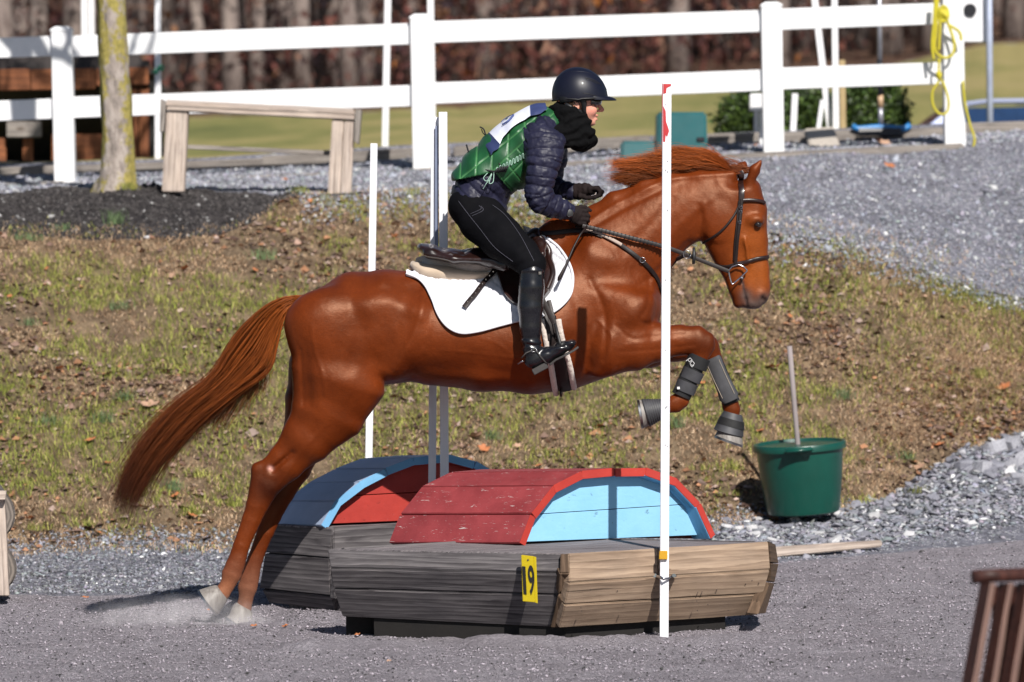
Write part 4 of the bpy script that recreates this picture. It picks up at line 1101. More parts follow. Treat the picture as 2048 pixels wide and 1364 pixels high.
loft('trunk', nodes, MB_, tree, 40, fn=lambda q, i, th, p: q + (q - p) * (.10 * float(noise(th * 2.2, i * .18, 0, 5)) + .07 * float(noise(math.cos(th) * 6, math.sin(th) * 6, i * .5, 8)) + (.25 * max(0, math.sin(th * 3 + 1)) if i < 3 else 0)))
rt = random.Random(9); mb = MB(); cap_ = []
topz = tb_ + Vector((-.03, 0, 3.2))
def branch(p, d, L, r, depth):
    q = [p]; dd = d.copy()
    for j in range(6):
        dd = (dd + Vector((rt.uniform(-.25, .25), rt.uniform(-.25, .25), rt.uniform(-.05, .2)))).normalized(); q.append(q[-1] + dd * L / 6)
    mb.tube(q, [r * (1 - .12 * j) for j in range(7)], 6, True)
    if depth > 0:
        for j in range(3, 7):
            a = (dd + Vector((rt.uniform(-1, 1), rt.uniform(-1, 1), rt.uniform(-.2, .8)))).normalized(); branch(q[j if j < 7 else 6], a, L * .62, r * .5, depth - 1)
    else: cap_.extend(q[3:])
for k in range(14):
    a = k * .7 + rt.uniform(-.2, .2) if k < 9 else rt.uniform(-.5, .6); z = rt.uniform(-.1, 1.6) if k < 9 else rt.uniform(.6, 2.2); branch(topz + Vector((0, 0, z * .8)), Vector((math.cos(a), math.sin(a) * .8, rt.uniform(.15, .7))).normalized(), rt.uniform(1.6, 2.6), .055, 2)
mb.tube([topz - Vector((0, 0, .1)), topz + Vector((.02, 0, .8)), topz + Vector((-.05, .05, 2.4))], [.082, .06, .02], 8)
crown = mb.build('crown', BARKG, tree, True)
# ---- hedge
HEDG = attr_mat('evergreen_leaves', .5, .4, var=.2, scale=6)
def bush(x0, x1, y0, y1, d, n, label, sd_):
    g = np.random.default_rng(sd_); c = P((x0 + x1) / 2, y1, d); w = (x1 - x0) / 2 * d / FPX; h = (y1 - y0) * d / FPX
    t = thing('shrub', label, 'shrub', c, 'clipped shrubs behind the fence')
    mb = MB(); mb.tube([c + Vector((0, .1, -.1)), c + Vector((.01, .1, h * .5))], .02, 6); mb.build('stem', BARKG, t, True)
    th = g.uniform(0, 6.28, n); u = g.random(n) ** .5; ph = np.arccos(g.uniform(-.1, 1, n)); rr_ = (.72 + .28 * g.random(n)) * (1 + .12 * np.sin(th * 5 + sd_))
    p = np.stack([np.cos(th) * np.sin(ph) * w * rr_, np.sin(th) * np.sin(ph) * w * .7 * rr_, np.cos(ph) ** .7 * h * rr_ if False else np.abs(np.cos(ph)) ** .8 * h * rr_], 1) + np.array(c)
    p = p + g.normal(size=(n, 3)) * .035; v = g.normal(size=(n, 3, 3)) * .014 + p[:, None, :]
    co = np.repeat(np.array([(.035, .065, .014), (.07, .115, .02), (.02, .035, .010)])[g.integers(0, 3, n)] * g.uniform(.7, 1.3, (n, 1)), 3, 0)
    np_mesh('foliage', v.reshape(-1, 3), np.arange(n * 3).reshape(-1, 3), HEDG, t, False, co)
bush(1438, 1560, 186, 268, 36.2, 9000, 'round dark green shrub left of the tall fence post', 1)
bush(1545, 1670, 180, 262, 36.4, 9000, 'dark green shrub behind the leaning white pole', 2)
bush(1655, 1770, 176, 258, 36.4, 9000, 'bright green shrub behind the broom handle', 3)
bush(1738, 1806, 170, 256, 36.5, 9000, 'green shrub left of the last fence post', 4)
# ---- parked car behind the bank crest
CARP = simple('silver_blue_paint', (.42, .46, .66), (.40, .44, .62), rough=.22, coat=1, bstr=0, metal=.3)
GLS = simple('dark_blue_glass', (.010, .035, .10), rough=.04, bstr=0, coat=1, spec=.8)
cz = P(1990, 196, 41.0).z; cx0 = P(1782, 240, 41).x
car = thing('parked_car', 'silver-blue parked car half hidden behind the timber at the right edge', 'car', (cx0 + 2.2, 21.9, cz - 1.42))
def cpt(u, w, z): return Vector((cx0 + u, 21.0 + .9 + w, cz - 1.42 + z))
def carsec(u, zb, zt, hw, hwt): return [cpt(u, -hw, zb), cpt(u, -hw - .02, (zb + zt) / 2), cpt(u, -hwt, zt), cpt(u, hwt, zt), cpt(u, hw + .02, (zb + zt) / 2), cpt(u, hw, zb)]
mb = MB(); mb.rings([carsec(*a) for a in ((-1.15, .35, .62, .70, .62), (-1.05, .25, .78, .80, .72), (-.2, .2, .90, .86, .80), (.05, .2, .95, .87, .8), (3.1, .2, .98, .87, .8), (3.5, .3, .9, .82, .76), (3.6, .4, .75, .75, .7))]); o = mb.build('body', CARP, car, True, .03, 2); fix_smooth(o, .5)
mb = MB(); mb.rings([[cpt(u, -w, z), cpt(u, -w, z + .05), cpt(u, w, z + .05), cpt(u, w, z)] for u, w, z in ((.55, .55, 1.33), (.9, .60, 1.37), (2.2, .60, 1.36), (2.7, .56, 1.30))]); o = mb.build('roof', CARP, car, True, .02, 2); fix_smooth(o, .5)
mb = MB(); mb.hexa([cpt(0, -.78, .95), cpt(.05, -.78, .95), cpt(.05, .78, .95), cpt(0, .78, .95), cpt(.58, -.58, 1.36), cpt(.62, -.58, 1.36), cpt(.62, .58, 1.36), cpt(.58, .58, 1.36)]); mb.build('windscreen', GLS, car)
for s in (-1, 1):
    for (a, b, c, d_) in ((.22, 1.35, .70, 1.30), (1.42, 2.4, 1.42, 2.3)):
        mb = MB(); mb.hexa([cpt(a, s * .80, .98), cpt(b, s * .80, .98), cpt(b, s * .77, .98), cpt(a, s * .77, .98), cpt(c, s * .60, 1.34), cpt(d_, s * .60, 1.34), cpt(d_, s * .57, 1.34), cpt(c, s * .57, 1.34)]); mb.build('side_window', GLS, car)
    for a, b, c, d_ in ((.04, .22, .58, .72), (1.34, 1.43, 1.28, 1.43), (2.4, 2.9, 2.3, 2.6)):
        mb = MB(); mb.hexa([cpt(a, s * .815, .95), cpt(b, s * .815, .95), cpt(b, s * .765, .95), cpt(a, s * .765, .95), cpt(c, s * .615, 1.36), cpt(d_, s * .615, 1.36), cpt(d_, s * .57, 1.36), cpt(c, s * .57, 1.36)]); mb.build('pillar', CARP, car)
    mb = MB(); mb.box(cpt(.42, s * .95, 1.02), (.10, .08, .07)); mb.build('wing_mirror', CARP, car, True, .03, 2)
    for u in (-.35, 2.55):
        c = cpt(u, s * .80, .31); mb = MB(); mb.tube([c - Vector((0, .1, 0)), c + Vector((0, .1, 0))], .31, 24); w_ = mb.build('wheel', BLACKRUB, car); mb = MB(); mb.tube([c - Vector((0, .11, 0)), c + Vector((0, .11, 0))], .19, 16); mb.build('rim', STEELD, w_)
# ---- yellow rope
YEL = simple('yellow_rope', (.55, .48, .02), (.42, .36, .02), scale=40, rough=.6, bscale=90, bstr=.6, bdist=.003)
rope = thing('rope', 'yellow rope coiled and hanging on the last white fence post', 'rope', P(1900, 100, 32.85))
def rp_(pts, d=32.86): return [P(1850 + x / 4.263, y / 4.263, d) for x, y in pts]
for k, pts in enumerate(([(90, -40), (75, 200), (60, 380), (75, 510)], [(110, -40), (95, 250), (85, 420), (150, 490), (230, 470), (250, 370), (200, 210), (150, 90)], [(100, 20), (128, 200), (122, 330), (118, 430)], [(200, 210), (290, 270), (310, 345)], [(120, 500), (118, 600), (118, 690), (65, 780), (70, 900), (130, 975), (190, 950), (200, 850), (160, 720), (122, 660)], [(322, 690), (338, 860), (380, 1050), (422, 1180), (410, 1270)])):
    mb = MB(); mb.tube([Vector(q) for q in polyline([tuple(v_) for v_ in rp_(pts, 32.84 if k < 5 else 32.9)], 40)], .0105 if k < 4 else .009, 8); mb.build('hanging_loop', YEL, rope, True)
for cx, cy, r_, n_ in ((160, 120, 40, 5), (118, 640, 16, 3)):
    for j in range(n_):
        mb = MB(); a0 = j * 1.2
        mb.tube([P(1850 + (cx + math.cos(a) * r_ * (1 - .12 * j)) / 4.263, (cy + math.sin(a + a0 * .3) * r_ * (1.7 - .2 * j) ) / 4.263, 32.83 - .008 * math.sin(a * 2 + j)) for a in np.linspace(0, 6.5, 24)], .010, 7); mb.build('knot_turn', YEL, rope, True)
# ============================================================ the jump
GREYP = wood('dark_weathered_plank', (.19, .175, .18), (.115, .105, .11), (.035, .03, .034), 1.0, .8, .8)
TANP = wood('tan_weathered_plank', (.44, .325, .235), (.34, .245, .175), (.19, .13, .09), .8, .75, .45)
BRNP = wood('brown_plank_edge', (.16, .105, .07), (.11, .07, .045), (.05, .032, .02), 1.0, .85, .6)
DECK = wood('grey_deck_plank', (.30, .27, .28), (.20, .18, .19), (.09, .08, .085), 1.0, .85, .7)
def paint(name, c, c2, wear=.25):
    m, nt, b = new_mat(name); v = coords(nt, (1, 1, 1)); vs = coords(nt, (.8, 16, 16))
    f = noise_tex(nt, v, 5, 6, .65); col = ramp(nt, f, [(.3, c2), (.65, c)])
    g = noise_tex(nt, vs, 2.0, 5, .65, .4)
    crk = ramp(nt, g, [(.28, (.25, .22, .22)), (.36, (1, 1, 1))]); col = mixc(nt, .75, col, crk, 'MULTIPLY')
    scr = noise_tex(nt, coords(nt, (9, 55, 9)), 1.4, 3, .8, 1.5); col = mixc(nt, ramp(nt, scr, [(.64, (0, 0, 0)), (.69, (wear, wear, wear))]), col, (.55, .50, .48))
    nt.links.new(col, b.inputs['Base Color']); b.inputs['Roughness'].default_value = .55; b.inputs['Specular IOR Level'].default_value = .35
    p = bump(nt, b, g, .55, .003); bump(nt, b, noise_tex(nt, v, 70, 4), .25, .0015, p); return m
REDP = paint('red_paint', (.30, .050, .055), (.19, .028, .032), .8)
REDE = paint('bright_red_paint', (.46, .045, .032), (.36, .035, .028), .1)
REDD = paint('deep_red_panel', (.40, .040, .030), (.30, .030, .024), .05)
BLUP = paint('faded_blue_paint', (.36, .43, .58), (.29, .36, .50), .25)
BLUE_E = paint('blue_edge_paint', (.17, .40, .64), (.14, .34, .56), .1)
SKYB = paint('sky_blue_panel', (.26, .53, .74), (.22, .48, .70), .06)
NAIL = simple('nail_head', (.06, .05, .05), rough=.5, metal=.8, bstr=0)
PD = lambda x, y, d: P(x, y, d)
# depth along the visible faces
def dg(x): return 19.22 + (1137 - x) / (1137 - 657) * .47          # grey side
def dt(x): return 19.22 + (x - 1137) / (1535 - 1137) * .60         # tan side
box = thing('jump_table', 'octagonal wooden box jump with dark left side and tan right side, number 19 on it', 'jump', P(1137, 1262, 19.8))
def face(nm, pts, dfun, und, th, mat, par, inward, bev=.004):
    """pts TL,TR,BR,BL in px; und = (top, bottom) extra depth of the undercut"""
    q = [P(pts[0][0], pts[0][1], dfun(pts[0][0]) + und[0]), P(pts[1][0], pts[1][1], dfun(pts[1][0]) + und[0]), P(pts[2][0], pts[2][1], dfun(pts[2][0]) + und[1]), P(pts[3][0], pts[3][1], dfun(pts[3][0]) + und[1])]
    return slab(nm, q, th, mat, par, inward, bev)
GIN, TIN = (.35, 1, 0), (-.6, 1, 0)
g_rows = [[(655, 1098), (1121, 1108), (1120, 1145), (661, 1135)], [(661, 1138), (1119, 1148), (1117, 1188), (666, 1176)], [(667, 1179), (1116, 1191), (1101, 1254), (685, 1234)]]
t_rows = [[(1137, 1107), (1537, 1083), (1541, 1138), (1139, 1164)], [(1139, 1167), (1540, 1141), (1527, 1186), (1130, 1208)], [(1130, 1211), (1526, 1189), (1515, 1230), (1118, 1256)]]
u_ = [(0, -.02), (-.02, .03), (.03, .12)]
for r, u in zip(g_rows, u_): face('side_plank', r, dg, (u[0] + .018, u[1] + .018), .045, GREYP, box, GIN)
dsp = lambda x: dt(x)
split = 1316
face('side_plank', [(1137, 1107), (split, 1096.5), (split, 1152.5), (1139, 1164)], dt, u_[0], .045, TANP, box, TIN)
face('side_plank', [(split + 2, 1096), (1537, 1083), (1541, 1138), (split + 2, 1152)], dt, u_[0], .045, TANP, box, TIN)
for r, u in zip(t_rows[1:], u_[1:]): face('side_plank', r, dt, u, .045, TANP, box, TIN)
# end grain of the dark planks showing at the near corner
for (a, b, c, d_), u in zip(([(1121, 1108), (1136.5, 1107.5), (1138.5, 1145), (1120, 1145)], [(1120, 1148), (1138.5, 1148), (1138, 1166), (1117, 1188)], [(1116, 1190), (1130, 1210), (1117.5, 1255), (1101, 1255)]), u_):
    face('plank_end', [a, b, c, d_], lambda x: 19.225, (u[0], u[1]), .04, BRNP, box, (0, 1, 0), .002)
def dr(x): return 19.82 + (x - 1537) * .014
for r, u in zip(([(1538, 1083), (1551, 1089), (1557, 1126), (1542, 1124)], [(1542, 1126), (1557, 1128), (1549, 1165), (1541, 1163)], [(1541, 1165), (1549, 1167), (1531, 1226), (1516, 1228)]), u_):
    face('plank_end', r, dr, u, .05, BRNP, box, (-1, 1, 0), .002)
# deck boards parallel to the tan side
A_, B_, C_ = P(656, 1097, dg(656) + .02), P(1137, 1106, 19.24), P(1536, 1082, 19.83)
gv = (A_ - B_); nb_ = 10
bx_in = Vector((0, 0, -.002))
for i in range(nb_):
    a = B_ + gv * (i / nb_ + .002); b = B_ + gv * ((i + 1) / nb_ - .004); a2 = C_ + gv * (i / nb_ + .002); b2 = C_ + gv * ((i + 1) / nb_ - .004)
    slab('deck_plank', [b + bx_in, b2 + bx_in, a2 + bx_in, a + bx_in], .035, DECK, box, (0, 0, -1), .003)
D4 = A_ + C_ - B_
for (p0, p1, inn) in ((A_, D4, (1, -.6, 0)), (D4, C_, (-.4, -1, 0))):
    for k in range(2):
        z0, z1 = -.003 - k * .115, -.113 - k * .115
        k0, k1 = .05 + .05 * k, .10 + .05 * k; cx_ = (A_ + C_) / 2; g_ = lambda p, kk, z: Vector((p.x + (cx_.x - p.x) * kk, p.y + (cx_.y - p.y) * kk, p.z + z))
        slab('back_plank', [g_(p0, k0, z0), g_(p1, k0, z0), g_(p1, k1, z1), g_(p0, k1, z1)], .04, GREYP, box, inn, .003)
c_ = (A_ + B_ + C_ + D4) / 4
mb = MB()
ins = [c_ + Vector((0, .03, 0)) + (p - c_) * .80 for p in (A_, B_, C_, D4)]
mb.hexa([Vector((p.x, p.y, -.05)) for p in ins] + [Vector((p.x, p.y, .30)) for p in ins]); mb.build('base_frame', DRKW, box)  # dark fill: shade of the recess under the box put into the colour
for t in (.12, .5, .85):
    p = B_.lerp(A_, t); mb = MB(); mb.box((p.x, p.y + .30, .03), (.09, .06, .06)); mb.build('skid', DRKW, box, False, .004)
# nails
mb = MB()
for i in range(34):
    x = random.uniform(1150, 1525); rw = random.choice([(1118, 1150), (1172, 1200), (1216, 1240)]); f = (x - 1137) / 400; y = random.uniform(*rw) - 22 * f
    mb.tube([P(x, y, dt(x) - .004), P(x, y, dt(x) + .01)], .0022, 6)
mb.build('nail_heads', NAIL, box); tag(box.children[-1], kind='stuff')
# ---- number plate
plate = thing('number_plate', 'yellow plate with black number 19 nailed to the dark side of the box jump', 'sign', P(1058, 1207, 19.5))
PLD = lambda x: 19.225 + (1070 - x) * .0009
YP = simple('yellow_plastic', (.56, .43, .008), (.50, .38, .01), rough=.4, bscale=60, bstr=.1)
pq = [PD(1042, 1110, PLD(1042)), PD(1067, 1113, PLD(1067)), PD(1070, 1205, PLD(1070)), PD(1045, 1203, PLD(1045))]
slab('board', pq, .012, YP, plate, (0, 1, 0), .002)
slab('corrugated_edge', [PD(1067, 1113, PLD(1067)), PD(1072, 1114, PLD(1072)), PD(1075, 1207, PLD(1075)), PD(1070, 1205, PLD(1070))], .004, YP, plate, (-1, 1, 0), .001)
def text_on(quad, s, mat, name, parent, size=1.0, lift=.003, font_scale=(1, 1), bold=0.0):
    cu = bpy.data.curves.new(name, 'FONT'); cu.body = s; cu.align_x = 'CENTER'; cu.align_y = 'CENTER'; cu.size = 1; cu.extrude = .004; cu.offset = bold
    o = bpy.data.objects.new('tmp', cu); COL.objects.link(o); dg_ = bpy.context.evaluated_depsgraph_get(); me = bpy.data.meshes.new_from_object(o.evaluated_get(dg_)); bpy.data.objects.remove(o)
    co = np.array([v.co for v in me.vertices]); lo, hi = co.min(0), co.max(0)
    u = (co[:, 0] - lo[0]) / (hi[0] - lo[0]); w = (co[:, 1] - lo[1]) / (hi[1] - lo[1])
    q = [np.array(p) for p in quad]; n = np.cross(q[1] - q[0], q[3] - q[0]); n /= np.linalg.norm(n)
    if n.dot(CAMN - q[0]) < 0: n = -n
    top = q[0][None] * (1 - u[:, None]) + q[1][None] * u[:, None]; bot = q[3][None] * (1 - u[:, None]) + q[2][None] * u[:, None]
    pos = bot * (1 - w[:, None]) + top * w[:, None] + n * (lift + (co[:, 2:3] - lo[2]) * .12) - np.array(wloc(parent))
    me.vertices.foreach_set('co', pos.astype(np.float32).ravel()); me.name = name
    return link(name, me, mat, parent)
BKP = simple('black_print', (.012, .012, .012), rough=.6, bstr=0)
text_on([PD(1045, 1132, PLD(1045)), PD(1051.5, 1133, PLD(1051.5)), PD(1054, 1189, PLD(1054)), PD(1048, 1187, PLD(1048))], '1', BKP, 'numeral', plate, bold=.02)
text_on([PD(1056, 1130, PLD(1054.5) - .002), PD(1068, 1131, PLD(1068)), PD(1071, 1190, PLD(1071)), PD(1058.5, 1189, PLD(1058.5))], '9', BKP, 'numeral', plate, bold=.02)
mb = MB(); mb.tube([PD(1056, 1120, PLD(1056) - .002), PD(1056, 1120, PLD(1056))], .004, 8); mb.build('nail', NAIL, plate)
# ---- arches
def arch(root, outer, dfun, off, th_px, roofm, endm, panelm, linerm, base_l, base_r, panel_split, recess, dpx):
    """outer: rim points in px left foot -> right foot"""
    V3 = [P(x, y, dfun(x)) for x, y in outer]
    sh = off
    cen = sum(V3, Vector()) / len(V3); cen.z = V3[0].z
    def inner(p, t): 
        d = (cen - p); d.z = d.z + .08; return p + d.normalized() * t
    for i in range(len(V3) - 1):
        a, b = V3[i], V3[i + 1]
        g = (b - a) * .012
        j = Vector((random.uniform(-.004, .004), random.uniform(-.004, .004), random.uniform(-.003, .003)))
        q = [a + g + sh + j, b - g + sh + j, b - g + j, a + g + j]           # outer skin of one roof plank
        # grain runs along the depth of the arch
        o, n = slab('roof_plank', [q[3], q[0], q[1], q[2]], th_px, roofm, root, tuple(cen - (a + b) / 2), .003)
        q2 = [inner(a + g, .0) + j, inner(b - g, .0) + j]
        ax = -sh.normalized()
        e = [q2[0] + ax * .003, q2[1] + ax * .003, q2[1] + ax * .003 - n * th_px, q2[0] + ax * .003 - n * th_px]
        slab('painted_plank_end', e, .004, endm, root, tuple(-ax), .0008)
        l = [q2[0] - n * (th_px + .002), q2[1] - n * (th_px + .002)]
        slab('inner_strip', [l[0] - ax * .10, l[1] - ax * .10, l[1], l[0]], .006, linerm, root, tuple(n), .001)
    # recessed end panel made of two boards
    rc = sh.normalized() * recess
    prof = [inner(p, th_px * .9) + rc for p in V3]
    prof[0] = Vector((prof[0].x, prof[0].y, V3[0].z)); prof[-1] = Vector((prof[-1].x, prof[-1].y, V3[-1].z))
    zs = panel_split
    def clip_poly(lo, hi):
        pts = prof + [prof[-1], prof[0]]; out = []
        P_ = prof
        m = len(P_)
        poly = P_[:]
        for (z, keep) in ((lo, 1), (hi, -1)):
            res = []
            for k in range(len(poly)):
                p, q = poly[k], poly[(k + 1) % len(poly)]
                ip = (p.z - z) * keep >= 0; iq = (q.z - z) * keep >= 0
                if ip: res.append(p)
                if ip != iq: res.append(p.lerp(q, (z - p.z) / (q.z - p.z)))
            poly = res
        return poly
    z0 = min(p.z for p in prof) - .01; z1 = max(p.z for p in prof) + .01
    for lo, hi in ((z0, zs - .0018), (zs + .0018, z1)):
        poly = clip_poly(lo, hi)
        if len(poly) < 3: continue
        mb = MB(); k = len(poly); back = sh.normalized() * .025
        mb.add(list(poly) + [p + back for p in poly], [tuple(range(k)), tuple(reversed(range(k, 2 * k)))] + [(i, (i + 1) % k, k + (i + 1) % k, k + i) for i in range(k)])
        mb.build('end_board', panelm, root, False, .0015)
    # plain far end
    mb = MB(); fp = [inner(p, th_px) + sh - sh.normalized() * .03 for p in V3]; k = len(fp); back = sh.normalized() * .025
    mb.add(list(fp) + [p + back for p in fp], [tuple(range(k)), tuple(reversed(range(k, 2 * k)))] + [(i, (i + 1) % k, k + (i + 1) % k, k + i) for i in range(k)]); mb.build('far_end_board', panelm, root)
ar = thing('arched_box', 'red arched wooden roof with sky blue end panel on top of the front box', 'jump', P(1230, 1086, 20.3), 'arched boxes of the jump')
d1 = lambda x: 19.76 + (x - 1040) / (1428 - 1040) * .58
offv = P(778, 1084, 20.26) - P(1040, 1085, 19.76)
arch(ar, [(1040, 1086), (1062, 1028), (1106, 972), (1163, 943), (1229, 937), (1291, 936), (1354, 958), (1400, 1006), (1429, 1070)], d1, offv, .036, REDP, REDE, SKYB, BLUE_E, None, None, P(1240, 1019, 20.06).z, .05, 0)
lb = thing('jump_table', 'dark wooden box jump further back, under the blue arch', 'jump', P(600, 1215, 20.9))
def dl(x): return 20.95 + (665 - x) / 125 * .30
LIN = (.7, 1, 0)
face('side_plank', [(541, 1050), (665, 1056), (658, 1115), (529, 1105)], dl, (0, -.01), .045, GREYP, lb, LIN)
face('side_plank', [(529, 1108), (658, 1118), (660, 1191), (518, 1176)], dl, (-.01, .03), .045, GREYP, lb, LIN)
face('side_plank', [(524, 1180), (664, 1194), (670, 1222), (538, 1206)], dl, (.05, .10), .045, GREYP, lb, LIN)
L0, L1 = P(541, 1049, dl(541)), P(665, 1055, dl(665)); L2 = P(1075, 1034, 21.55)
for k in range(3):
    z0, z1 = -k * .11, -k * .11 - .107
    slab('side_plank', [L1 + Vector((.005, 0, z0)), L2 + Vector((0, 0, z0)), L2 + Vector((0, 0, z1)), L1 + Vector((.005, 0, z1))], .045, GREYP, lb, (-.5, 1, 0), .004)
gv2 = (L0 - L1) * 1.04
for i in range(8):
    a = L1 + gv2 * (i / 8 + .003); b = L1 + gv2 * ((i + 1) / 8 - .006); a2 = L2 + gv2 * (i / 8 + .003); b2 = L2 + gv2 * ((i + 1) / 8 - .006)
    slab('deck_plank', [b, b2, a2, a], .035, DECK, lb, (0, 0, -1), .003)
mb = MB(); cc2 = (L1 + L2 + L1 + gv2 + L2 + gv2) / 4; ins = [cc2 + (p - cc2) * .86 for p in (L1 + gv2, L1, L2, L2 + gv2)]
mb.hexa([Vector((p.x, p.y, -.05)) for p in ins] + [Vector((p.x, p.y, .33)) for p in ins]); mb.build('base_frame', GREYP, lb)
al_ = thing('arched_box', 'faded blue arched wooden roof with dark red end panel on the rear box', 'jump', P(800, 1050, 21.1), 'arched boxes of the jump')
d2 = lambda x: 20.98 + (x - 640) / 390 * .46
off2 = P(542, 1048, 21.42) - P(641, 1049, 20.98)
arch(al_, [(641, 1050), (669, 1001), (719, 963), (771, 936), (826, 915), (899, 909), (951, 923), (990, 946), (1018, 1034)], d2, off2, .036, BLUP, BLUE_E, REDD, REDD, None, None, P(800, 987, 21.2).z, .05, 0)
# ---- upright poles of the jump
SQP = simple('white_painted_pole', (.80, .80, .83), (.72, .72, .77), scale=10, rough=.5, bscale=30, bstr=.15, bdist=.002, stretch=(4, 4, .5))
fp_ = pole(1334, 168, 1328, 1262, 17.5, 19.42, 'white square pole with smeared red top standing at the front of the jump', SQP, 'jump_pole', 'pole', True, 'upright poles of the jump')
REDS = simple('smeared_red_paint', (.38, .008, .012), (.50, .04, .045), scale=14, rough=.6, bscale=20, bstr=.2, stretch=(1, 1, .35))
a = P(1334, 167, 19.42); b = P(1333.3, 288, 19.42); r_ = 17.5 * 19.42 / FPX / 2
mb = MB(); mb.hexa([b + Vector((-r_ - .002, -r_ + .002, 0)), b + Vector((-r_ + .0002, -r_ + .002, 0)), b + Vector((-r_ + .0002, r_, 0)), b + Vector((-r_ - .002, r_, 0)), a + Vector((-r_ - .002, -r_ + .002, 0)), a + Vector((-r_ + .0002, -r_ + .002, 0)), a + Vector((-r_ + .0002, r_, 0)), a + Vector((-r_ - .002, r_, 0))]); mb.build('red_side', REDS, fp_)
def smear(pts):
    vs = [P(x, y, 19.42) + Vector((0, -r_ - .0018, 0)) for x, y in pts]; k = len(vs); mb = MB()
    mb.add(vs + [v + Vector((0, .0016, 0)) for v in vs], [tuple(range(k)), tuple(reversed(range(k, 2 * k)))] + [(i, (i + 1) % k, k + (i + 1) % k, k + i) for i in range(k)]); mb.build('red_smear', REDS, fp_)
smear([(1326.5, 168), (1342, 168), (1341.5, 172), (1333, 176), (1332, 186), (1326.3, 188)]); smear([(1326, 212), (1331, 222), (1332, 244), (1335, 252), (1338, 262), (1334, 274), (1331, 270), (1330, 284), (1326, 283)])
mb = MB()
for y in (208, 322, 340, 343, 420, 560, 700, 812, 815, 890, 893): mb.tube([P(1333 + random.uniform(-3, 3), y, 19.42 - .025), P(1333, y, 19.42)], .0018, 5)
mb.build('staple_holes', NAIL, fp_); tag(fp_.children[-1], kind='stuff')
yb = thing('yellow_block', 'small orange-yellow block fixed to the front pole above the clamp', 'block', P(1326, 1110, 19.38))
slab('block', [PD(1319, 1102, 19.385), PD(1335, 1102, 19.385), PD(1335, 1119, 19.385), PD(1318, 1119, 19.385)], .02, simple('orange_yellow', (.62, .33, .01), rough=.5, bstr=0), yb, (0, 1, 0), .002)
cl_ = thing('pipe_clamp', 'galvanised clamp holding the front pole to the tan side of the jump', 'clamp', P(1328, 1155, 19.66))
mb = MB(); mb.tube([P(1306, 1151, 19.475), P(1314, 1152, 19.465), P(1319, 1154, 19.39), P(1328, 1158, 19.375), P(1337, 1157, 19.39), P(1341, 1152, 19.49), P(1352, 1152, 19.50)], .007, 8, squash=.7); mb.build('strap', STEEL, cl_, True)
for x in (1310, 1348): mb = MB(); mb.tube([P(x, 1151, 19.46), P(x, 1151, 19.50)], .009, 6); mb.build('bolt', STEEL, cl_)
pole(748, 287, 737, 960, 14, 23.6, 'thin white pole behind the blue arch', SQP, 'jump_pole', 'pole', True, 'upright poles of the jump')
pole(870, 234, 864, 985, 15, 21.17, 'white pole between the arches, left one of the pair with a grey strip', SQP, 'jump_pole', 'pole', True, 'upright poles of the jump')
pole(886, 224, 889, 975, 17, 21.12, 'white pole between the arches, right and taller one of the pair', SQP, 'jump_pole', 'pole', True, 'upright poles of the jump')
mb = MB(); x0 = P(873, 252, 21.13); x1 = P(872, 560, 21.13); r2 = .006
mb.hexa([x1 + Vector((-r2, 0, 0)), x1 + Vector((r2 * 2, 0, 0)), x1 + Vector((r2 * 2, .01, 0)), x1 + Vector((-r2, .01, 0)), x0 + Vector((-r2, 0, 0)), x0 + Vector((r2, 0, 0)), x0 + Vector((r2, .01, 0)), x0 + Vector((-r2, .01, 0))]); gs = mb.build('grey_strip', simple('grey_tape', (.17, .20, .30), rough=.5, bstr=0), bpy.data.objects['jump_pole.002'])
# ---- curb board right of the jump
cb = thing('curb_board', 'pale half buried board along the slate right of the jump', 'board', P(1700, 1100, 24.1)); 
slab('board', [P(1535, 1096, 23.5), P(1765, 1081, 23.85), P(1765, 1094, 23.85), P(1535, 1117, 23.5)], .05, PINE, cb, (0, 1, 0), .006)
# ---- muck bucket
GRNP = simple('dark_green_plastic', (.004, .068, .050), (.003, .050, .036), scale=5, rough=.34, bscale=30, bstr=.12, bdist=.003, coat=.2)
BD = 25.15
bk = thing('bucket', 'dark green rubber bucket standing tilted at the foot of the bank', 'bucket', P(1600, 1036, BD))
upv = Vector((-.045, -.035, 1)).normalized(); bc0 = P(1607, 1026, BD); sc = BD / FPX
def bring(h, r, n=44):
    c = bc0 + upv * h; x_ = Vector((1, 0, 0)); x_ = (x_ - upv * x_.dot(upv)).normalized(); y_ = upv.cross(x_); return [c + (x_ * math.cos(t) + y_ * math.sin(t)) * r for t in np.linspace(0, 2 * math.pi, n, endpoint=False)]
H_ = 140 * sc; rb = 74 * sc; rt_ = 88 * sc
mb = MB(); mb.rings([bring(0, rb * .90), bring(.008, rb * .97), bring(.03, rb), bring(H_ * .5, rb + (rt_ - rb) * .55), bring(H_, rt_), bring(H_, rt_ - .008), bring(H_ * .5, rb + (rt_ - rb) * .5 - .010), bring(.03, rb - .01)])
o = mb.build('tub', GRNP, bk, True); fix_smooth(o, .7)
mb = MB(); mb.rings([bring(H_ - .030, rt_ + .002), bring(H_ - .030, rt_ + .014), bring(H_ - .004, rt_ + .016), bring(H_ + .006, rt_ + .010), bring(H_ + .006, rt_ - .006), bring(H_ - .004, rt_ - .009)]); o = mb.build('rim', GRNP, bk, True); fix_smooth(o, .7)
mb = MB(); tpos = bc0 + upv * (H_ - .022) + Vector((-.02, -(rt_ + .03), 0)); mb.box(tpos, (.075, .028, .012), frame_from((1, 0, .09), upv)); mb.build('handle_lug', GRNP, bk, True, .006, 2)
mb = MB(); mb.rings([bring(.10, rb * .98), bring(.11, rb * .5), bring(.112, .01)]); mb.build('contents', DIRT, bk, True)
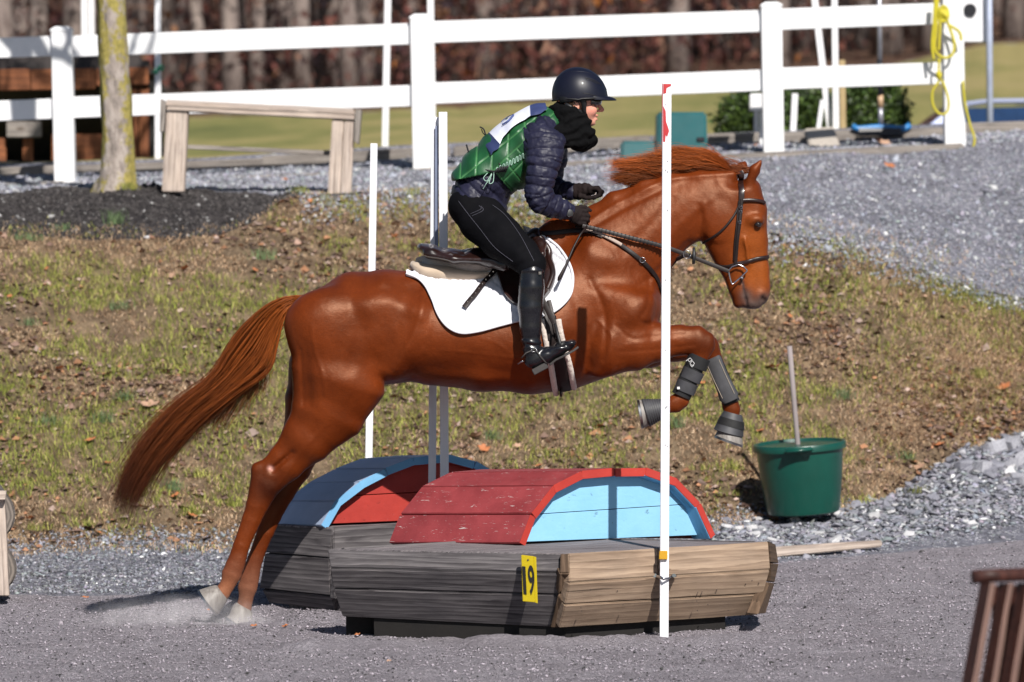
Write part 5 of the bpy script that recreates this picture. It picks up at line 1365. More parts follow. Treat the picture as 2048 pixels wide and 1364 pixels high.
stk = thing('stick', 'pale grey wooden stick standing in the green bucket', 'stick', P(1595, 905, BD))
mb = MB(); mb.tube([P(1579, 692, BD), P(1588, 800, BD), P(1597, 905, BD), P(1603, 985, BD - .05)], .0145, 10); mb.build('rod', simple('grey_stick', (.33, .28, .28), (.22, .19, .19), rough=.8, stretch=(1, 1, .3)), stk, True)
# ---- log pile at the left edge
LOGB = simple('grey_bark', (.16, .14, .13), (.05, .04, .038), scale=12, rough=.95, bscale=30, bstr=1, bdist=.01, stretch=(3, .5, 3))
def endgrain():
    m, nt, b = new_mat('cut_log_end'); tc = N(nt, 'ShaderNodeTexCoord'); w = N(nt, 'ShaderNodeTexWave', wave_type='RINGS', rings_direction='Y'); w.inputs['Scale'].default_value = 18; w.inputs['Distortion'].default_value = 3; w.inputs['Detail'].default_value = 3
    nt.links.new(tc.outputs['Object'], w.inputs['Vector']); nt.links.new(ramp(nt, w.outputs['Fac'], [(.2, (.20, .17, .15)), (.8, (.11, .095, .085))]), b.inputs['Base Color']); b.inputs['Roughness'].default_value = .9; return m
ENDG = endgrain(); ld = 21.75
for (cx, cy, r_, lab) in ((-27, 1030, 57, 'upper grey log with its cut end at the left picture edge'), (-18, 1138, 51, 'lower grey log with its cut end at the left picture edge'), (-140, 1138, 54, 'grey log beside the lower log, outside the left edge'), (-145, 1030, 55, 'grey log beside the upper log, outside the left edge')):
    c = P(cx, cy, ld); R_ = r_ * ld / FPX; t = thing('log', lab, 'log', c, 'stacked logs at the left edge')
    mb = MB(); mb.tube([c + Vector((0, .02, 0)), c + Vector((-.13, .8, .01)), c + Vector((-.26, 1.5, 0))], [R_, R_ * 1.02, R_ * .97], 28); o = mb.build('bark', LOGB, t, True); fix_smooth(o, .8)
    mb = MB(); mb.tube([c, c + Vector((0, .024, 0))], R_ * .95, 28); o = mb.build('cut_end', ENDG, t)
up_b = thing('upright_post', 'pale pine post standing against the logs at the left edge', 'post', P(5, 1190, ld - .1))
slab('board', [P(-32, 982, ld - .06), P(8, 982, ld - .06), P(18, 1192, ld - .06), P(-22, 1192, ld - .06)], .05, PINE, up_b, (0, 1, 0), .004); slab('board', [P(-6, 984, ld - .11), P(12, 982, ld - .11), P(10, 1000, ld - .11), P(-6, 1000, ld - .11)], .05, PINE, up_b, (0, 1, 0), .003)
# ---- slatted bin in the foreground
STN = wood('dark_brown_stain', (.085, .030, .022), (.060, .022, .017), (.030, .012, .010), 1.0, .5, .3)
EDG = wood('sunlit_bare_edge', (.46, .30, .25), (.36, .22, .18), (.20, .12, .10), 1.0, .7, .2)  # pale bare wood, sunlit brightness of the slat sides put into its colour
bn = thing('slatted_bin', 'dark brown slatted wooden bin with flared sides in the right foreground corner', 'bin', P(2050, 1740, 13.2))
for i in range(9):
    xt, xb = 1960 + i * 37, 1923 + i * 37 + i * 1.4; e = -i * .004
    yb_ = 1740; xbb = xt + (xb - xt) * (yb_ - 1166) / (1364 - 1166)
    d0 = 12.9 + i * .05
    q = [P(xt, 1166, d0 + .045), P(xt + 21, 1166, d0), P(xbb + 24, yb_, d0), P(xbb, yb_, d0 + .045)]
    mb = MB(); s2 = [P(xt + 21, 1166, d0), P(xt + 32, 1166, d0 + .055), P(xbb + 38, yb_, d0 + .055), P(xbb + 24, yb_, d0)]
    back = [P(xt + 12, 1166, d0 + .10), P(xbb + 14, yb_, d0 + .10)]
    mb.add([q[0], q[1], s2[1], back[0], q[3], q[2], s2[2], back[1]], [(0, 1, 5, 4), (1, 2, 6, 5), (2, 3, 7, 6), (3, 0, 4, 7), (0, 3, 2, 1), (4, 5, 6, 7)])
    o = mb.build('slat', STN, bn, False, .002); 
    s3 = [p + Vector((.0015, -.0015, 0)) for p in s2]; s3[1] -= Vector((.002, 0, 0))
    slab('sunlit_edge', [s3[0], s3[1], s3[2], s3[3]], .002, EDG, o, (-1, 1, 0), .0004)
mb = MB(); mb.tube([P(1946, 1154, 12.93), P(1990, 1151, 12.95), P(2300, 1140, 13.3)], .0195, 14, squash=.95); o = mb.build('top_rail', STN, bn, True)
mb = MB(); mb.hexa([P(1975, 1735, 13.15), P(2330, 1735, 13.5), P(2330, 1735, 13.9), P(1975, 1735, 13.6), P(1985, 1172, 13.12), P(2300, 1166, 13.5), P(2300, 1166, 13.9), P(1985, 1172, 13.6)]); mb.build('inner_box', STN, bn)
# ---- dust thrown up at the take-off
def dust(cx, cy, d, rx, ry, rz, dens, name, label):
    c = P(cx, cy, d); mb = MB()
    for z in np.linspace(-1, 1, 9):
        pass
    R = [[c + Vector((rx * math.cos(e) * math.cos(t), ry * math.cos(e) * math.sin(t), rz * math.sin(e))) for t in np.linspace(0, 6.283, 20, endpoint=False)] for e in np.linspace(-1.5, 1.5, 11)]
    mb.rings(R); m = bpy.data.materials.new('dust_volume'); m.use_nodes = True; nt = m.node_tree; nt.nodes.clear(); out = nt.nodes.new('ShaderNodeOutputMaterial'); v = nt.nodes.new('ShaderNodeVolumePrincipled')
    tc = N(nt, 'ShaderNodeTexCoord'); n1 = noise_tex(nt, tc.outputs['Object'], 9, 4, .6, .4); sp = N(nt, 'ShaderNodeMapping'); sp.inputs['Scale'].default_value = (1 / rx, 1 / ry, 1 / rz); nt.links.new(tc.outputs['Object'], sp.inputs[0])
    ln = N(nt, 'ShaderNodeVectorMath', operation='LENGTH'); nt.links.new(sp.outputs[0], ln.inputs[0])
    mr = N(nt, 'ShaderNodeMapRange'); mr.inputs['From Min'].default_value = 1.0; mr.inputs['From Max'].default_value = .2; nt.links.new(ln.outputs['Value'], mr.inputs[0])
    r2_ = ramp(nt, n1, [(.40, (0, 0, 0)), (.70, (1, 1, 1))]); mu = N(nt, 'ShaderNodeMath', operation='MULTIPLY'); nt.links.new(mr.outputs[0], mu.inputs[0]); nt.links.new(r2_, mu.inputs[1])
    mu2 = N(nt, 'ShaderNodeMath', operation='MULTIPLY'); mu2.inputs[1].default_value = dens; nt.links.new(mu.outputs[0], mu2.inputs[0]); nt.links.new(mu2.outputs[0], v.inputs['Density']); v.inputs['Color'].default_value = (.96, .93, .96, 1); v.inputs['Anisotropy'].default_value = -.2; nt.links.new(v.outputs[0], out.inputs['Volume'])
    l = Vector(c); e_ = thing('x', None, None); bpy.data.objects.remove(e_)
    me = bpy.data.meshes.new(name); me.from_pydata([tuple(Vector(q) - l) for q in mb.v], [], mb.f); me.materials.append(m); o = bpy.data.objects.new(name, me); o.location = l; COL.objects.link(o); o['kind'] = 'stuff'
dust(340, 1236, 20.5, .46, .30, .12, 3.2, 'dust_cloud', None)
dust(486, 1252, 20.55, .17, .14, .07, 11, 'dust_puff', None)
# ============================================================ the horse
DH = 20.75                       # depth of the horse's middle plane
PXM = FPX / DH                  # pixels per metre there
def hp(px, py, off=0.0): return Pn(px, py, DH + off)
def seg(F, nodes, off, k, cap=None):
    """nodes: (px, py, in-plane half size px, lateral half size m[, own offset])"""
    F.chain([(hp(a[0], a[1], a[4] if len(a) > 4 else off), a[2] / PXM, a[3]) for a in nodes], k, cap=cap)
def build_horse_field():
    lo = Vector(Pn(400, 1270, DH)); hi = Vector(Pn(1560, 300, DH))
    F = Field((lo.x - .02, DH - 20 - .40, lo.z - .03), (hi.x + .03, DH - 20 + .40, hi.z + .03), 0.0085)
    # trunk
    def sp(T, k, cap=.06, power=2.0, egg=0.0):
        F.spine([(hp(a[0], a[1], a[4] if len(a) > 4 else 0), a[2] / PXM, a[3]) for a in T], k, power=power, endcap=cap, egg=egg)
    T = [(640, 668, 76, .15), (690, 666, 100, .215), (760, 660, 110, .262), (830, 657, 105, .268), (900, 661, 106, .275), (980, 665, 109, .287),
         (1060, 663, 117, .288), (1120, 645, 134, .262), (1180, 620, 143, .215), (1235, 612, 128, .18), (1275, 612, 100, .14)]
    sp(T, .05, .07, egg=.12)
    # croup, loin ridge and withers
    seg(F, [(640, 606, 24, .07), (700, 580, 26, .13), (770, 577, 26, .16), (850, 572, 26, .09), (950, 566, 24, .07)], 0, .07)
    seg(F, [(960, 566, 26, .07), (1050, 520, 40, .055), (1120, 487, 42, .045), (1190, 470, 50, .05)], 0, .10)
    # belly flat line
    seg(F, [(860, 735, 30, .17), (960, 742, 32, .20), (1060, 746, 32, .19), (1130, 742, 28, .13)], 0, .06)
    # neck
    sp([(1205, 552, 118, .165), (1240, 517, 108, .145), (1287, 473, 88, .115), (1338, 433, 74, .092), (1392, 412, 63, .08), (1447, 392, 46, .07)], .07, .06)
    # crest
    seg(F, [(1165, 450, 16, .03), (1230, 405, 18, .028), (1290, 378, 16, .026), (1340, 362, 14, .026), (1400, 356, 14, .028), (1462, 352, 14, .034)], 0, .05)
    # chest
    F.ell(hp(1262, 612), (.125, .16, .15), .06)
    for s in (-1, 1):
        F.ell(hp(1278, 618, s * .075), (.085, .11, .075), .05)
        # shoulder blade and upper arm
        F.cone(hp(1165, 520, s * .10), hp(1262, 622, s * .165), .10, .07, .12, .07, .06)
        F.cone(hp(1262, 630, s * .17), hp(1215, 705, s * .15), .085, .06, .085, .055, .05)
        F.ell(hp(1200, 742, s * .15), (.04, .03, .035), .04)
        # haunch
        F.ell(hp(660, 650, s * .15), (.175, .16, .115), .07)
        F.ell(hp(750, 612, s * .185), (.10, .05, .06), .09)
        F.cone(hp(642, 640, s * .14), hp(676, 752, s * .15), .165, .12, .185, .11, .06)
        # flank fold
        F.cone(hp(838, 630, s * .222), hp(786, 738, s * .165), .022, .02, .018, .02, .09)
    # girth hollow
    for s in (-1, 1):
        F.cone(hp(1148, 690, s * .285), hp(1165, 765, s * .25), .035, .03, .03, .03, .06, 'sub')
        F.cone(hp(1185, 545, s * .215), hp(1290, 560, s * .175), .03, .02, .03, .02, .08, 'sub')
        F.cone(hp(800, 640, s * .30), hp(760, 720, s * .265), .05, .02, .03, .02, .07, 'sub')
        F.cone(hp(1130, 470, s * .13), hp(1150, 560, s * .26), .05, .03, .03, .02, .07, 'sub')
    # hind legs
    near = [(676, 762, 96, .12, -.15), (657, 822, 74, .088, -.145), (612, 880, 50, .068, -.135), (570, 926, 36, .048, -.13), (533, 966, 31, .038, -.13),
            (514, 1012, 22, .031, -.13), (503, 1040, 19.5, .026, -.13), (483, 1092, 17, .023, -.13), (470, 1132, 19, .027, -.13), (463, 1150, 20, .028, -.13), (455, 1170, 14.5, .024, -.13), (443, 1187, 17, .031, -.13)]
    F.chain([(hp(a[0], a[1], a[4]), a[2] / PXM, a[3]) for a in near[:5]], .03); F.chain([(hp(a[0], a[1], a[4]), a[2] / PXM, a[3]) for a in near[4:]], .008)
    F.cone(hp(560, 915, -.13), hp(513, 937, -.13), .012, .012, .022, .022, .03)
    F.cone(hp(515, 937, -.13), hp(506, 1010, -.13), .018, .018, .012, .014, .03)
    F.ell(hp(541, 975, -.155), (.03, .025, .012), .02)
    far = [(660, 762, 92, .12, .15), (636, 812, 68, .088, .14), (610, 880, 46, .066, .13), (585, 935, 35, .048, .12), (560, 985, 29, .038, .11),
           (543, 1032, 20, .030, .11), (530, 1065, 17.5, .025, .10), (510, 1118, 16, .022, .10), (499, 1158, 19, .027, .10), (495, 1176, 20, .028, .10), (492, 1198, 14.5, .024, .10), (487, 1217, 17, .031, .10)]
    F.chain([(hp(a[0], a[1], a[4]), a[2] / PXM, a[3]) for a in far[:5]], .03); F.chain([(hp(a[0], a[1], a[4]), a[2] / PXM, a[3]) for a in far[4:]], .008)
    F.cone(hp(585, 925, .12), hp(540, 955, .11), .012, .012, .022, .022, .03)
    # fore legs
    nf = [(1222, 690, 62, .10, -.15), (1270, 692, 47, .082, -.145), (1318, 684, 36, .062, -.13), (1362, 680, 28, .046, -.12), (1392, 680, 27, .040, -.12), (1412, 688, 24, .038, -.12)]
    F.chain([(hp(a[0], a[1], a[4]), a[2] / PXM, a[3]) for a in nf], .03)
    F.chain([(hp(a[0], a[1], -.12), a[2] / PXM, a[3]) for a in [(1408, 690, 22, .034), (1396, 722, 16, .025), (1372, 775, 13, .021), (1362, 800, 17, .026), (1350, 808, 18, .027), (1334, 814, 13, .023), (1316, 820, 16, .03)]], .009)
    F.ell(hp(1392, 704, -.12), (.025, .02, .022), .02)
    ff = [(1225, 690, 58, .10, .13), (1300, 694, 40, .07, .12), (1360, 690, 30, .05, .10), (1405, 692, 27, .042, .08), (1420, 696, 24, .038, .08)]
    F.chain([(hp(a[0], a[1], a[4]), a[2] / PXM, a[3]) for a in ff], .03)
    F.chain([(hp(a[0], a[1], .08), a[2] / PXM, a[3]) for a in [(1420, 700, 20, .033), (1432, 728, 16, .025), (1453, 785, 13, .021), (1460, 808, 17, .026), (1464, 820, 17, .027), (1466, 834, 13, .023), (1466, 848, 16, .03)]], .009)
    # muscle relief on the near and far forearm, stifle groove
    for s in (-1, 1):
        F.cone(hp(600, 700, s * .285), hp(612, 800, s * .235), .014, .018, .010, .012, .06, 'sub')
        F.cone(hp(545, 940, s * .165), hp(585, 905, s * .185), .010, .012, .006, .01, .02, 'sub')
    # head
    H = [(1480, 384, 36, .070), (1464, 430, 64, .074), (1468, 474, 62, .072), (1479, 515, 53, .060), (1491, 552, 44, .050), (1500, 585, 38, .050), (1504, 600, 28, .046)]
    sp(H, .03, .03, power=2.4)
    seg(F, [(1500, 375, 20, .055), (1512, 420, 18, .05), (1516, 480, 16, .036), (1519, 540, 15, .033), (1521, 588, 16, .036)], 0, .03)
    for s in (-1, 1):
        F.ell(hp(1438, 445, s * .06), (.078, .085, .028), .025)            # jowl
        F.ell(hp(1510, 440, s * .062), (.04, .026, .026), .02)               # brow
        F.ell(hp(1517, 449, s * .086), (.019, .016, .012), .008, 'sub')     # eye socket
        F.cone(hp(1490, 478, s * .078), hp(1499, 530, s * .062), .006, .010, .004, .006, .015)   # facial crest
        F.cone(hp(1474, 500, s * .085), hp(1480, 560, s * .065), .020, .010, .012, .008, .02, 'sub')
        F.ell(hp(1520, 590, s * .038), (.026, .024, .018), .015)            # nostril flare
        F.ell(hp(1527, 596, s * .050), (.022, .011, .016), .004, 'sub', axis=(.55, 0, .8))
        F.cone(hp(1484, 560, s * .060), hp(1493, 598, s * .054), .004, .016, .0055, .018, .006, 'sub')  # mouth
        F.cone(hp(1493, 598, s * .052), hp(1495, 622, s * .03), .006, .020, .007, .026, .006, 'sub')
        F.cone(hp(1405, 470, s * .08), hp(1402, 430, s * .095), .010, .012, .010, .012, .03, 'sub')
    F.cone(hp(1474, 585), hp(1476, 606), .030, .034, .024, .030, .02)       # chin
    F.cone(hp(1500, 606), hp(1512, 608), .026, .036, .022, .034, .02)       # upper lip
    # ears
    for (b, m_, t, off) in (((1500, 362), (1510, 340), (1526, 316), -.045), ((1477, 350), (1484, 334), (1493, 321), .05)):
        s = -1 if off < 0 else 1
        F.cone(hp(*b, off), hp(*m_, off * 1.15), .020, .020, .026, .024, .02)
        F.cone(hp(*m_, off * 1.15), hp(*t, off * 1.25), .026, .022, .003, .003, .01)
        F.cone(hp(m_[0] + 10, m_[1] + 6, off * 1.5), hp(t[0] + 2, t[1] + 6, off * 1.5), .011, .014, .003, .004, .008, 'sub')
    # tail root
    F.cone(hp(622, 603), hp(592, 600), .03, .035, .022, .026, .03)
    return F
HF = build_horse_field()
hv, hq = HF.extract(2)
hn = vnormals(hv, hq)
# veins, muscle shimmer and hide folds as real relief
hx, hy = proj(hv)
rel = 0.0022 * fbm(hx / 26, hv[:, 1] * 14, hy / 34, 5, 3)
body = np.clip((hx - 560) / 60, 0, 1) * np.clip((1330 - hx) / 60, 0, 1)
rel += 0.0005 * body * np.sin(hx / 7 + 3 * noise(hx / 40, hy / 40)) * np.clip((hy - 600) / 80, 0, 1) * np.exp(-((hx - 1215) / 45.0) ** 2)
def ridge(pts, w, h, ymin=True):
    p = polyline(pts, 60); d2 = np.full(len(hv), 1e9)
    for a_, b_ in p: d2 = np.minimum(d2, (hx - a_) ** 2 + (hy - b_) ** 2)
    return h * np.exp(-d2 / w ** 2)
near_ = (hn[:, 1] < .2) | (hv[:, 1] > DH - 20 + .02)
vein = 0
for pts, w, h in (([(1165, 700), (1110, 718), (1030, 716), (950, 706), (880, 700)], 2.6, .0022), ([(1030, 716), (1000, 690), (960, 676)], 2.2, .0014), ([(652, 850), (618, 886), (585, 930), (560, 968)], 2.6, .0022), ([(622, 650), (630, 700), (646, 752), (650, 790)], 3.5, .0030), ([(600, 700), (604, 760), (606, 810)], 4, -.0040),
                  ([(1500, 474), (1494, 505), (1486, 530), (1476, 548)], 2.2, .0018), ([(1494, 505), (1506, 520)], 2, .0014), ([(1275, 575), (1330, 530), (1378, 486)], 7, -.0060), ([(1165, 452), (1205, 425), (1260, 395), (1330, 362), (1400, 352), (1468, 347)], 5, .0060), ([(1165, 466), (1215, 436), (1265, 408), (1330, 376)], 5, -.0045),
                  ([(848, 580), (842, 625), (822, 680), (792, 738)], 6, .0050), ([(872, 575), (862, 630), (848, 690)], 8, -.0040), ([(1398, 410), (1402, 440), (1396, 468)], 3.5, -.0045), ([(1408, 404), (1413, 440)], 3, .002), ([(1180, 560), (1205, 610), (1212, 660), (1206, 720)], 6, -.0050), ([(1196, 640), (1222, 672), (1218, 712)], 3, .0028), ([(1232, 650), (1262, 676), (1310, 672), (1370, 668)], 3, -.0030),
                  ([(1240, 704), (1300, 700), (1352, 694), (1388, 690)], 3, -.0028), ([(1250, 690), (1300, 684), (1350, 680)], 3, .0022), ([(1300, 560), (1296, 610), (1280, 640), (1302, 650)], 5, -.0045), ([(508, 1010), (494, 1060), (480, 1110)], 3, -.0022), ([(524, 1020), (506, 1080), (494, 1120)], 2.5, -.0020), ([(1170, 640), (1180, 690), (1172, 740)], 4, -.003), ([(700, 600), (720, 660), (700, 740)], 14, -.0035), ([(1150, 590), (1160, 640), (1158, 700)], 10, -.004), ([(1345, 400), (1310, 440), (1250, 500)], 10, -.0045), ([(1420, 400), (1360, 450), (1320, 500)], 8, .0035)):
    vein = vein + ridge(pts, w, h)
rel = rel + vein * near_ + .0011 * fbm(hx / 5.5, hy / 9, hv[:, 1] * 50, 15, 3) * np.clip((hx - 1150) / 60, 0, 1) * np.clip((1420 - hx) / 60, 0, 1)
hv = hv + hn * rel[:, None]
HORSE_LOC = Vector((float(hp(900, 600)[0]), DH - 20, 0.0))
horse = thing('horse', 'chestnut horse jumping over the wooden box jump with a rider up', 'horse', HORSE_LOC)
# coat colour areas: grey-brown muzzle, darker knees and hocks
def gx(a, b, r): return np.exp(-(((hx - a) ** 2 + (hy - b) ** 2) / r ** 2))
base = np.array([.142, .0255, .0036]); dark = np.array([.036, .0055, .0015]); light = np.array([.30, .078, .011]); grey = np.array([.12, .085, .075])
cc = np.tile(base, (len(hv), 1))
def mixin(w, c):
    global cc
    w = np.clip(w, 0, 1)[:, None]; cc = cc * (1 - w) + c * w
mixin(.75 * gx(520, 965, 42) + .7 * gx(1412, 680, 34) + .6 * gx(555, 990, 35), dark)
mixin(.45 * (fbm(hx / 60, hy / 60, hv[:, 1] * 3, 9, 4) * .5 + .4), dark)
mixin(.55 * gx(1515, 545, 50) + .35 * gx(1500, 470, 40), light)
mixin(1.2 * gx(1505, 618, 20) + .9 * gx(1530, 600, 15) + .9 * gx(1491, 590, 12), grey)
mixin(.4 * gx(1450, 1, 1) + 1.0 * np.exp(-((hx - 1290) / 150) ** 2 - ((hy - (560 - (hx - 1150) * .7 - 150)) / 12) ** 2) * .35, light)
mixin(.95 * gx(1517, 449, 9), np.array([.012, .008, .006])); mixin(1.3 * np.exp(-(((hx - 1528) * .8 + (hy - 596) * .55) ** 2 / 60 + ((hx - 1528) * .55 - (hy - 596) * .8) ** 2 / 22)), np.array([.018, .010, .010])); mixin(1.1 * np.exp(-(hx - (1486 + (hy - 570) * .22)) ** 2 / 9.0) * ((hy > 552) & (hy < 622)), np.array([.05, .035, .035]))
mixin(.8 * gx(452, 1178, 26) * .5, light); mixin(1.2 * gx(541, 937, 4.5), np.array([.60, .33, .28])); mixin(.35 * np.clip((hy - 1100) / 100, 0, 1), np.array([.30, .20, .15]))

def coat_mat():
    m, nt, b = new_mat('chestnut_coat')
    a = N(nt, 'ShaderNodeAttribute', attribute_name='col')
    v = coords(nt, (1, 1, 1), False)
    vh = coords(nt, (30, 60, 170), False)
    hair = noise_tex(nt, vh, 3.0, 5, 0.7, 0.6)
    blot = noise_tex(nt, v, 5.0, 5, 0.6)
    c = mixc(nt, 1.0, a.outputs['Color'], ramp(nt, blot, [(0.3, (.72, .68, .66)), (0.7, (1.2, 1.2, 1.2))]), 'MULTIPLY')
    c = mixc(nt, 1.0, c, ramp(nt, hair, [(0.3, (.7, .68, .66)), (0.7, (1.25, 1.25, 1.25))]), 'MULTIPLY')
    nt.links.new(c, b.inputs['Base Color'])
    mr = N(nt, 'ShaderNodeMapRange'); mr.inputs['To Min'].default_value = .34; mr.inputs['To Max'].default_value = .52
    nt.links.new(blot, mr.inputs[0]); nt.links.new(mr.outputs[0], b.inputs['Roughness'])
    b.inputs['Specular IOR Level'].default_value = .42; b.inputs['Specular Tint'].default_value = (1, .62, .42, 1)
    b.inputs['Sheen Weight'].default_value = .0; b.inputs['Sheen Roughness'].default_value = .4
    b.inputs['Sheen Tint'].default_value = (1, .7, .55, 1)
    vs_ = coords(nt, (7, 14, 38), False)
    p = bump(nt, b, noise_tex(nt, vs_, 3.0, 4, .6, 2.0), .14, .003)
    p = bump(nt, b, hair, .5, .0013, p)
    bump(nt, b, noise_tex(nt, v, 22, 4, .6), .35, .006, p)
    return m
COAT = coat_mat()
horse_body = np_mesh('body', hv, hq, COAT, horse, True, cc)
HB = BVHTree.FromPolygons([tuple(p) for p in hv], [tuple(int(i) for i in q) for q in hq])
def hs(px, py, off=0.0, bvh=None, side=-1):
    """point on the horse's skin seen at a photo pixel, lifted by off; falls back to the nearest skin point"""
    t = P(px, py, DH); dr = (t - CAMP).normalized()
    h = (bvh or HB).ray_cast(CAMP, dr)
    if h[0] is None:
        h = (bvh or HB).find_nearest(t)
        if h[0] is None: return t, Vector((0, -1, 0))
    n = h[1]
    return h[0] + n * off, n
def hline(pts, off, n=24, bvh=None):
    q = polyline(pts, n)
    out = [hs(x, y, off, bvh) for x, y in q]
    ps = [o[0] for o in out]; ns = [o[1] for o in out]
    for _ in range(2):
        ps = [ps[0]] + [(ps[i - 1] + ps[i] * 2 + ps[i + 1]) / 4 for i in range(1, len(ps) - 1)] + [ps[-1]]
        ns = [ns[0]] + [(ns[i - 1] + ns[i] * 2 + ns[i + 1]).normalized() for i in range(1, len(ns) - 1)] + [ns[-1]]
    return ps, ns
def strap(name, pts, w, th, mat, parent, off=0.003, n=24, mirror=False, bvh=None, ps=None, ns=None, round_=True):
    """a flat strap lying on the skin along photo points"""
    if ps is None: ps, ns = hline(pts, off, n, bvh)
    mb = MB(); R = []
    for i, (p, nn) in enumerate(zip(ps, ns)):
        t = (ps[min(i + 1, len(ps) - 1)] - ps[max(i - 1, 0)]).normalized()
        s = t.cross(nn).normalized(); u = s.cross(t).normalized()
        prof = [(-1, 0), (-.9, .7), (-.5, 1), (.5, 1), (.9, .7), (1, 0), (.8, -.3), (-.8, -.3)]
        R.append([p + s * (a * w / 2) + u * (b_ * th) for a, b_ in prof])
    mb.rings(R)
    o = mb.build(name, mat, parent, True)
    fix_smooth(o, .9)
    return o
def mirror_y(o, name=None, parent=None):
    """the same part on the far side of the animal"""
    me = o.data.copy(); l = wloc(o.parent)
    co = np.empty(len(me.vertices) * 3, np.float32); me.vertices.foreach_get('co', co); co = co.reshape(-1, 3)
    co[:, 1] = 2 * ((DH - 20) - l.y) - co[:, 1]
    me.vertices.foreach_set('co', co.ravel()); me.flip_normals(); me.update()
    c = bpy.data.objects.new(name or o.name.split('.')[0], me); COL.objects.link(c); c.parent = parent or o.parent
    return c
# eyes
EYEM = simple('eye_dark', (.012, .006, .004), rough=.06, coat=1.0, bstr=0)
for s in (-1, 1):
    e = MB(); c = Vector(hp(1515.5, 449, s * .071))
    rr = [[c + Vector((math.cos(t) * math.cos(f) * .0175, math.sin(f) * .0165 * 1, math.sin(t) * math.cos(f) * .0150)) for t in np.linspace(0, 2 * math.pi, 16, endpoint=False)] for f in np.linspace(-1.5, 1.5, 9)]
    e.rings(rr).build('eye', EYEM, horse, True)
# hoofs
HOOFM = simple('hoof_horn', (.27, .25, .23), (.14, .12, .11), scale=9, rough=.5, stretch=(8, 8, 1.5), bscale=30, bstr=.4, bdist=.003)
SHOEM = simple('worn_steel', (.45, .45, .46), (.22, .22, .23), scale=20, rough=.35, metal=1.0, bstr=.1)
def hoof(c0, c1, off, r0, r1, mat=HOOFM, fwd=None):
    a, b = Vector(hp(*c0, off)), Vector(hp(*c1, off))
    ax = (b - a)
    axn = Vector(fwd).normalized() if fwd else ax.normalized()
    nodes = [(a - ax * .12, r0 * .8, r0 * .85, axn), (a, r0, r0 * 1.02, axn), (a + ax * .3, r0 + (r1 - r0) * .35, r0 * 1.03 + (r1 - r0) * .35, axn), (b, r1, r1 * .97, axn)]
    h = loft('hoof', nodes, mat, horse, 24, sharp=.8)
    loft('horseshoe', [(b + axn * .001, r1 * 1.01, r1 * .98, axn), (b + axn * .011, r1 * 1.0, r1 * .97, axn)], SHOEM, h, 24, sharp=.6)
    return h
hoof((442, 1186), (418, 1204), -.13, 20 / PXM, 31 / PXM, fwd=tuple(hp(412, 1212) - hp(446, 1186)))
hoof((487, 1216), (478, 1246), .10, 20 / PXM, 31 / PXM, fwd=tuple(hp(470, 1246) - hp(487, 1216)))
hoof((1308, 823), (1283, 828), -.12, 19 / PXM, 29 / PXM, fwd=tuple(hp(1279, 827) - hp(1310, 822)))
hoof((1464, 850), (1458, 880), .08, 19 / PXM, 30 / PXM, fwd=tuple(hp(1452, 883) - hp(1464, 850)))

# ---- hair
def strands(name, roots, tips_fn, parent, colr, rad, nseg, mat):
    pass
def hair_mesh(name, paths, rad, cols, mat, parent):
    """paths (n,k,3): thin tapering three-sided strands joined into one mesh"""
    n, k, _ = paths.shape
    t = np.gradient(paths, axis=1); t /= np.linalg.norm(t, axis=2, keepdims=True) + 1e-9
    up = rng.normal(size=(n, 1, 3)); a = np.cross(t, up); a /= np.linalg.norm(a, axis=2, keepdims=True) + 1e-9; b = np.cross(t, a)
    prof = np.interp(np.linspace(0, 1, k), [0, .1, .7, 1], [.6, 1, .8, .08])[None, :, None, None] * rad[:, None, None, None]
    ang = np.array([0, 2.094, 4.189])
    ring = paths[:, :, None, :] + prof * (np.cos(ang)[None, None, :, None] * a[:, :, None, :] + np.sin(ang)[None, None, :, None] * b[:, :, None, :])
    v = ring.reshape(-1, 3)
    i = np.arange(n)[:, None, None] * (k * 3); j = np.arange(k - 1)[None, :, None] * 3; s = np.arange(3)[None, None, :]; s2 = (s + 1) % 3
    q = np.stack([i + j + s, i + j + s2, i + j + 3 + s2, i + j + 3 + s], -1).reshape(-1, 4)
    c = np.repeat(cols.reshape(-1, 3), 3, axis=0)
    return np_mesh(name, v, q, mat, parent, True, c)
def hair_mat(name, rough=.38):
    m, nt, b = new_mat(name)
    a = N(nt, 'ShaderNodeAttribute', attribute_name='col')
    nt.links.new(a.outputs['Color'], b.inputs['Base Color'])
    b.inputs['Roughness'].default_value = rough; b.inputs['Specular IOR Level'].default_value = .45; b.inputs['Specular Tint'].default_value = (1, .6, .4, 1)
    return m
HAIRM = hair_mat('horse_hair', .42)
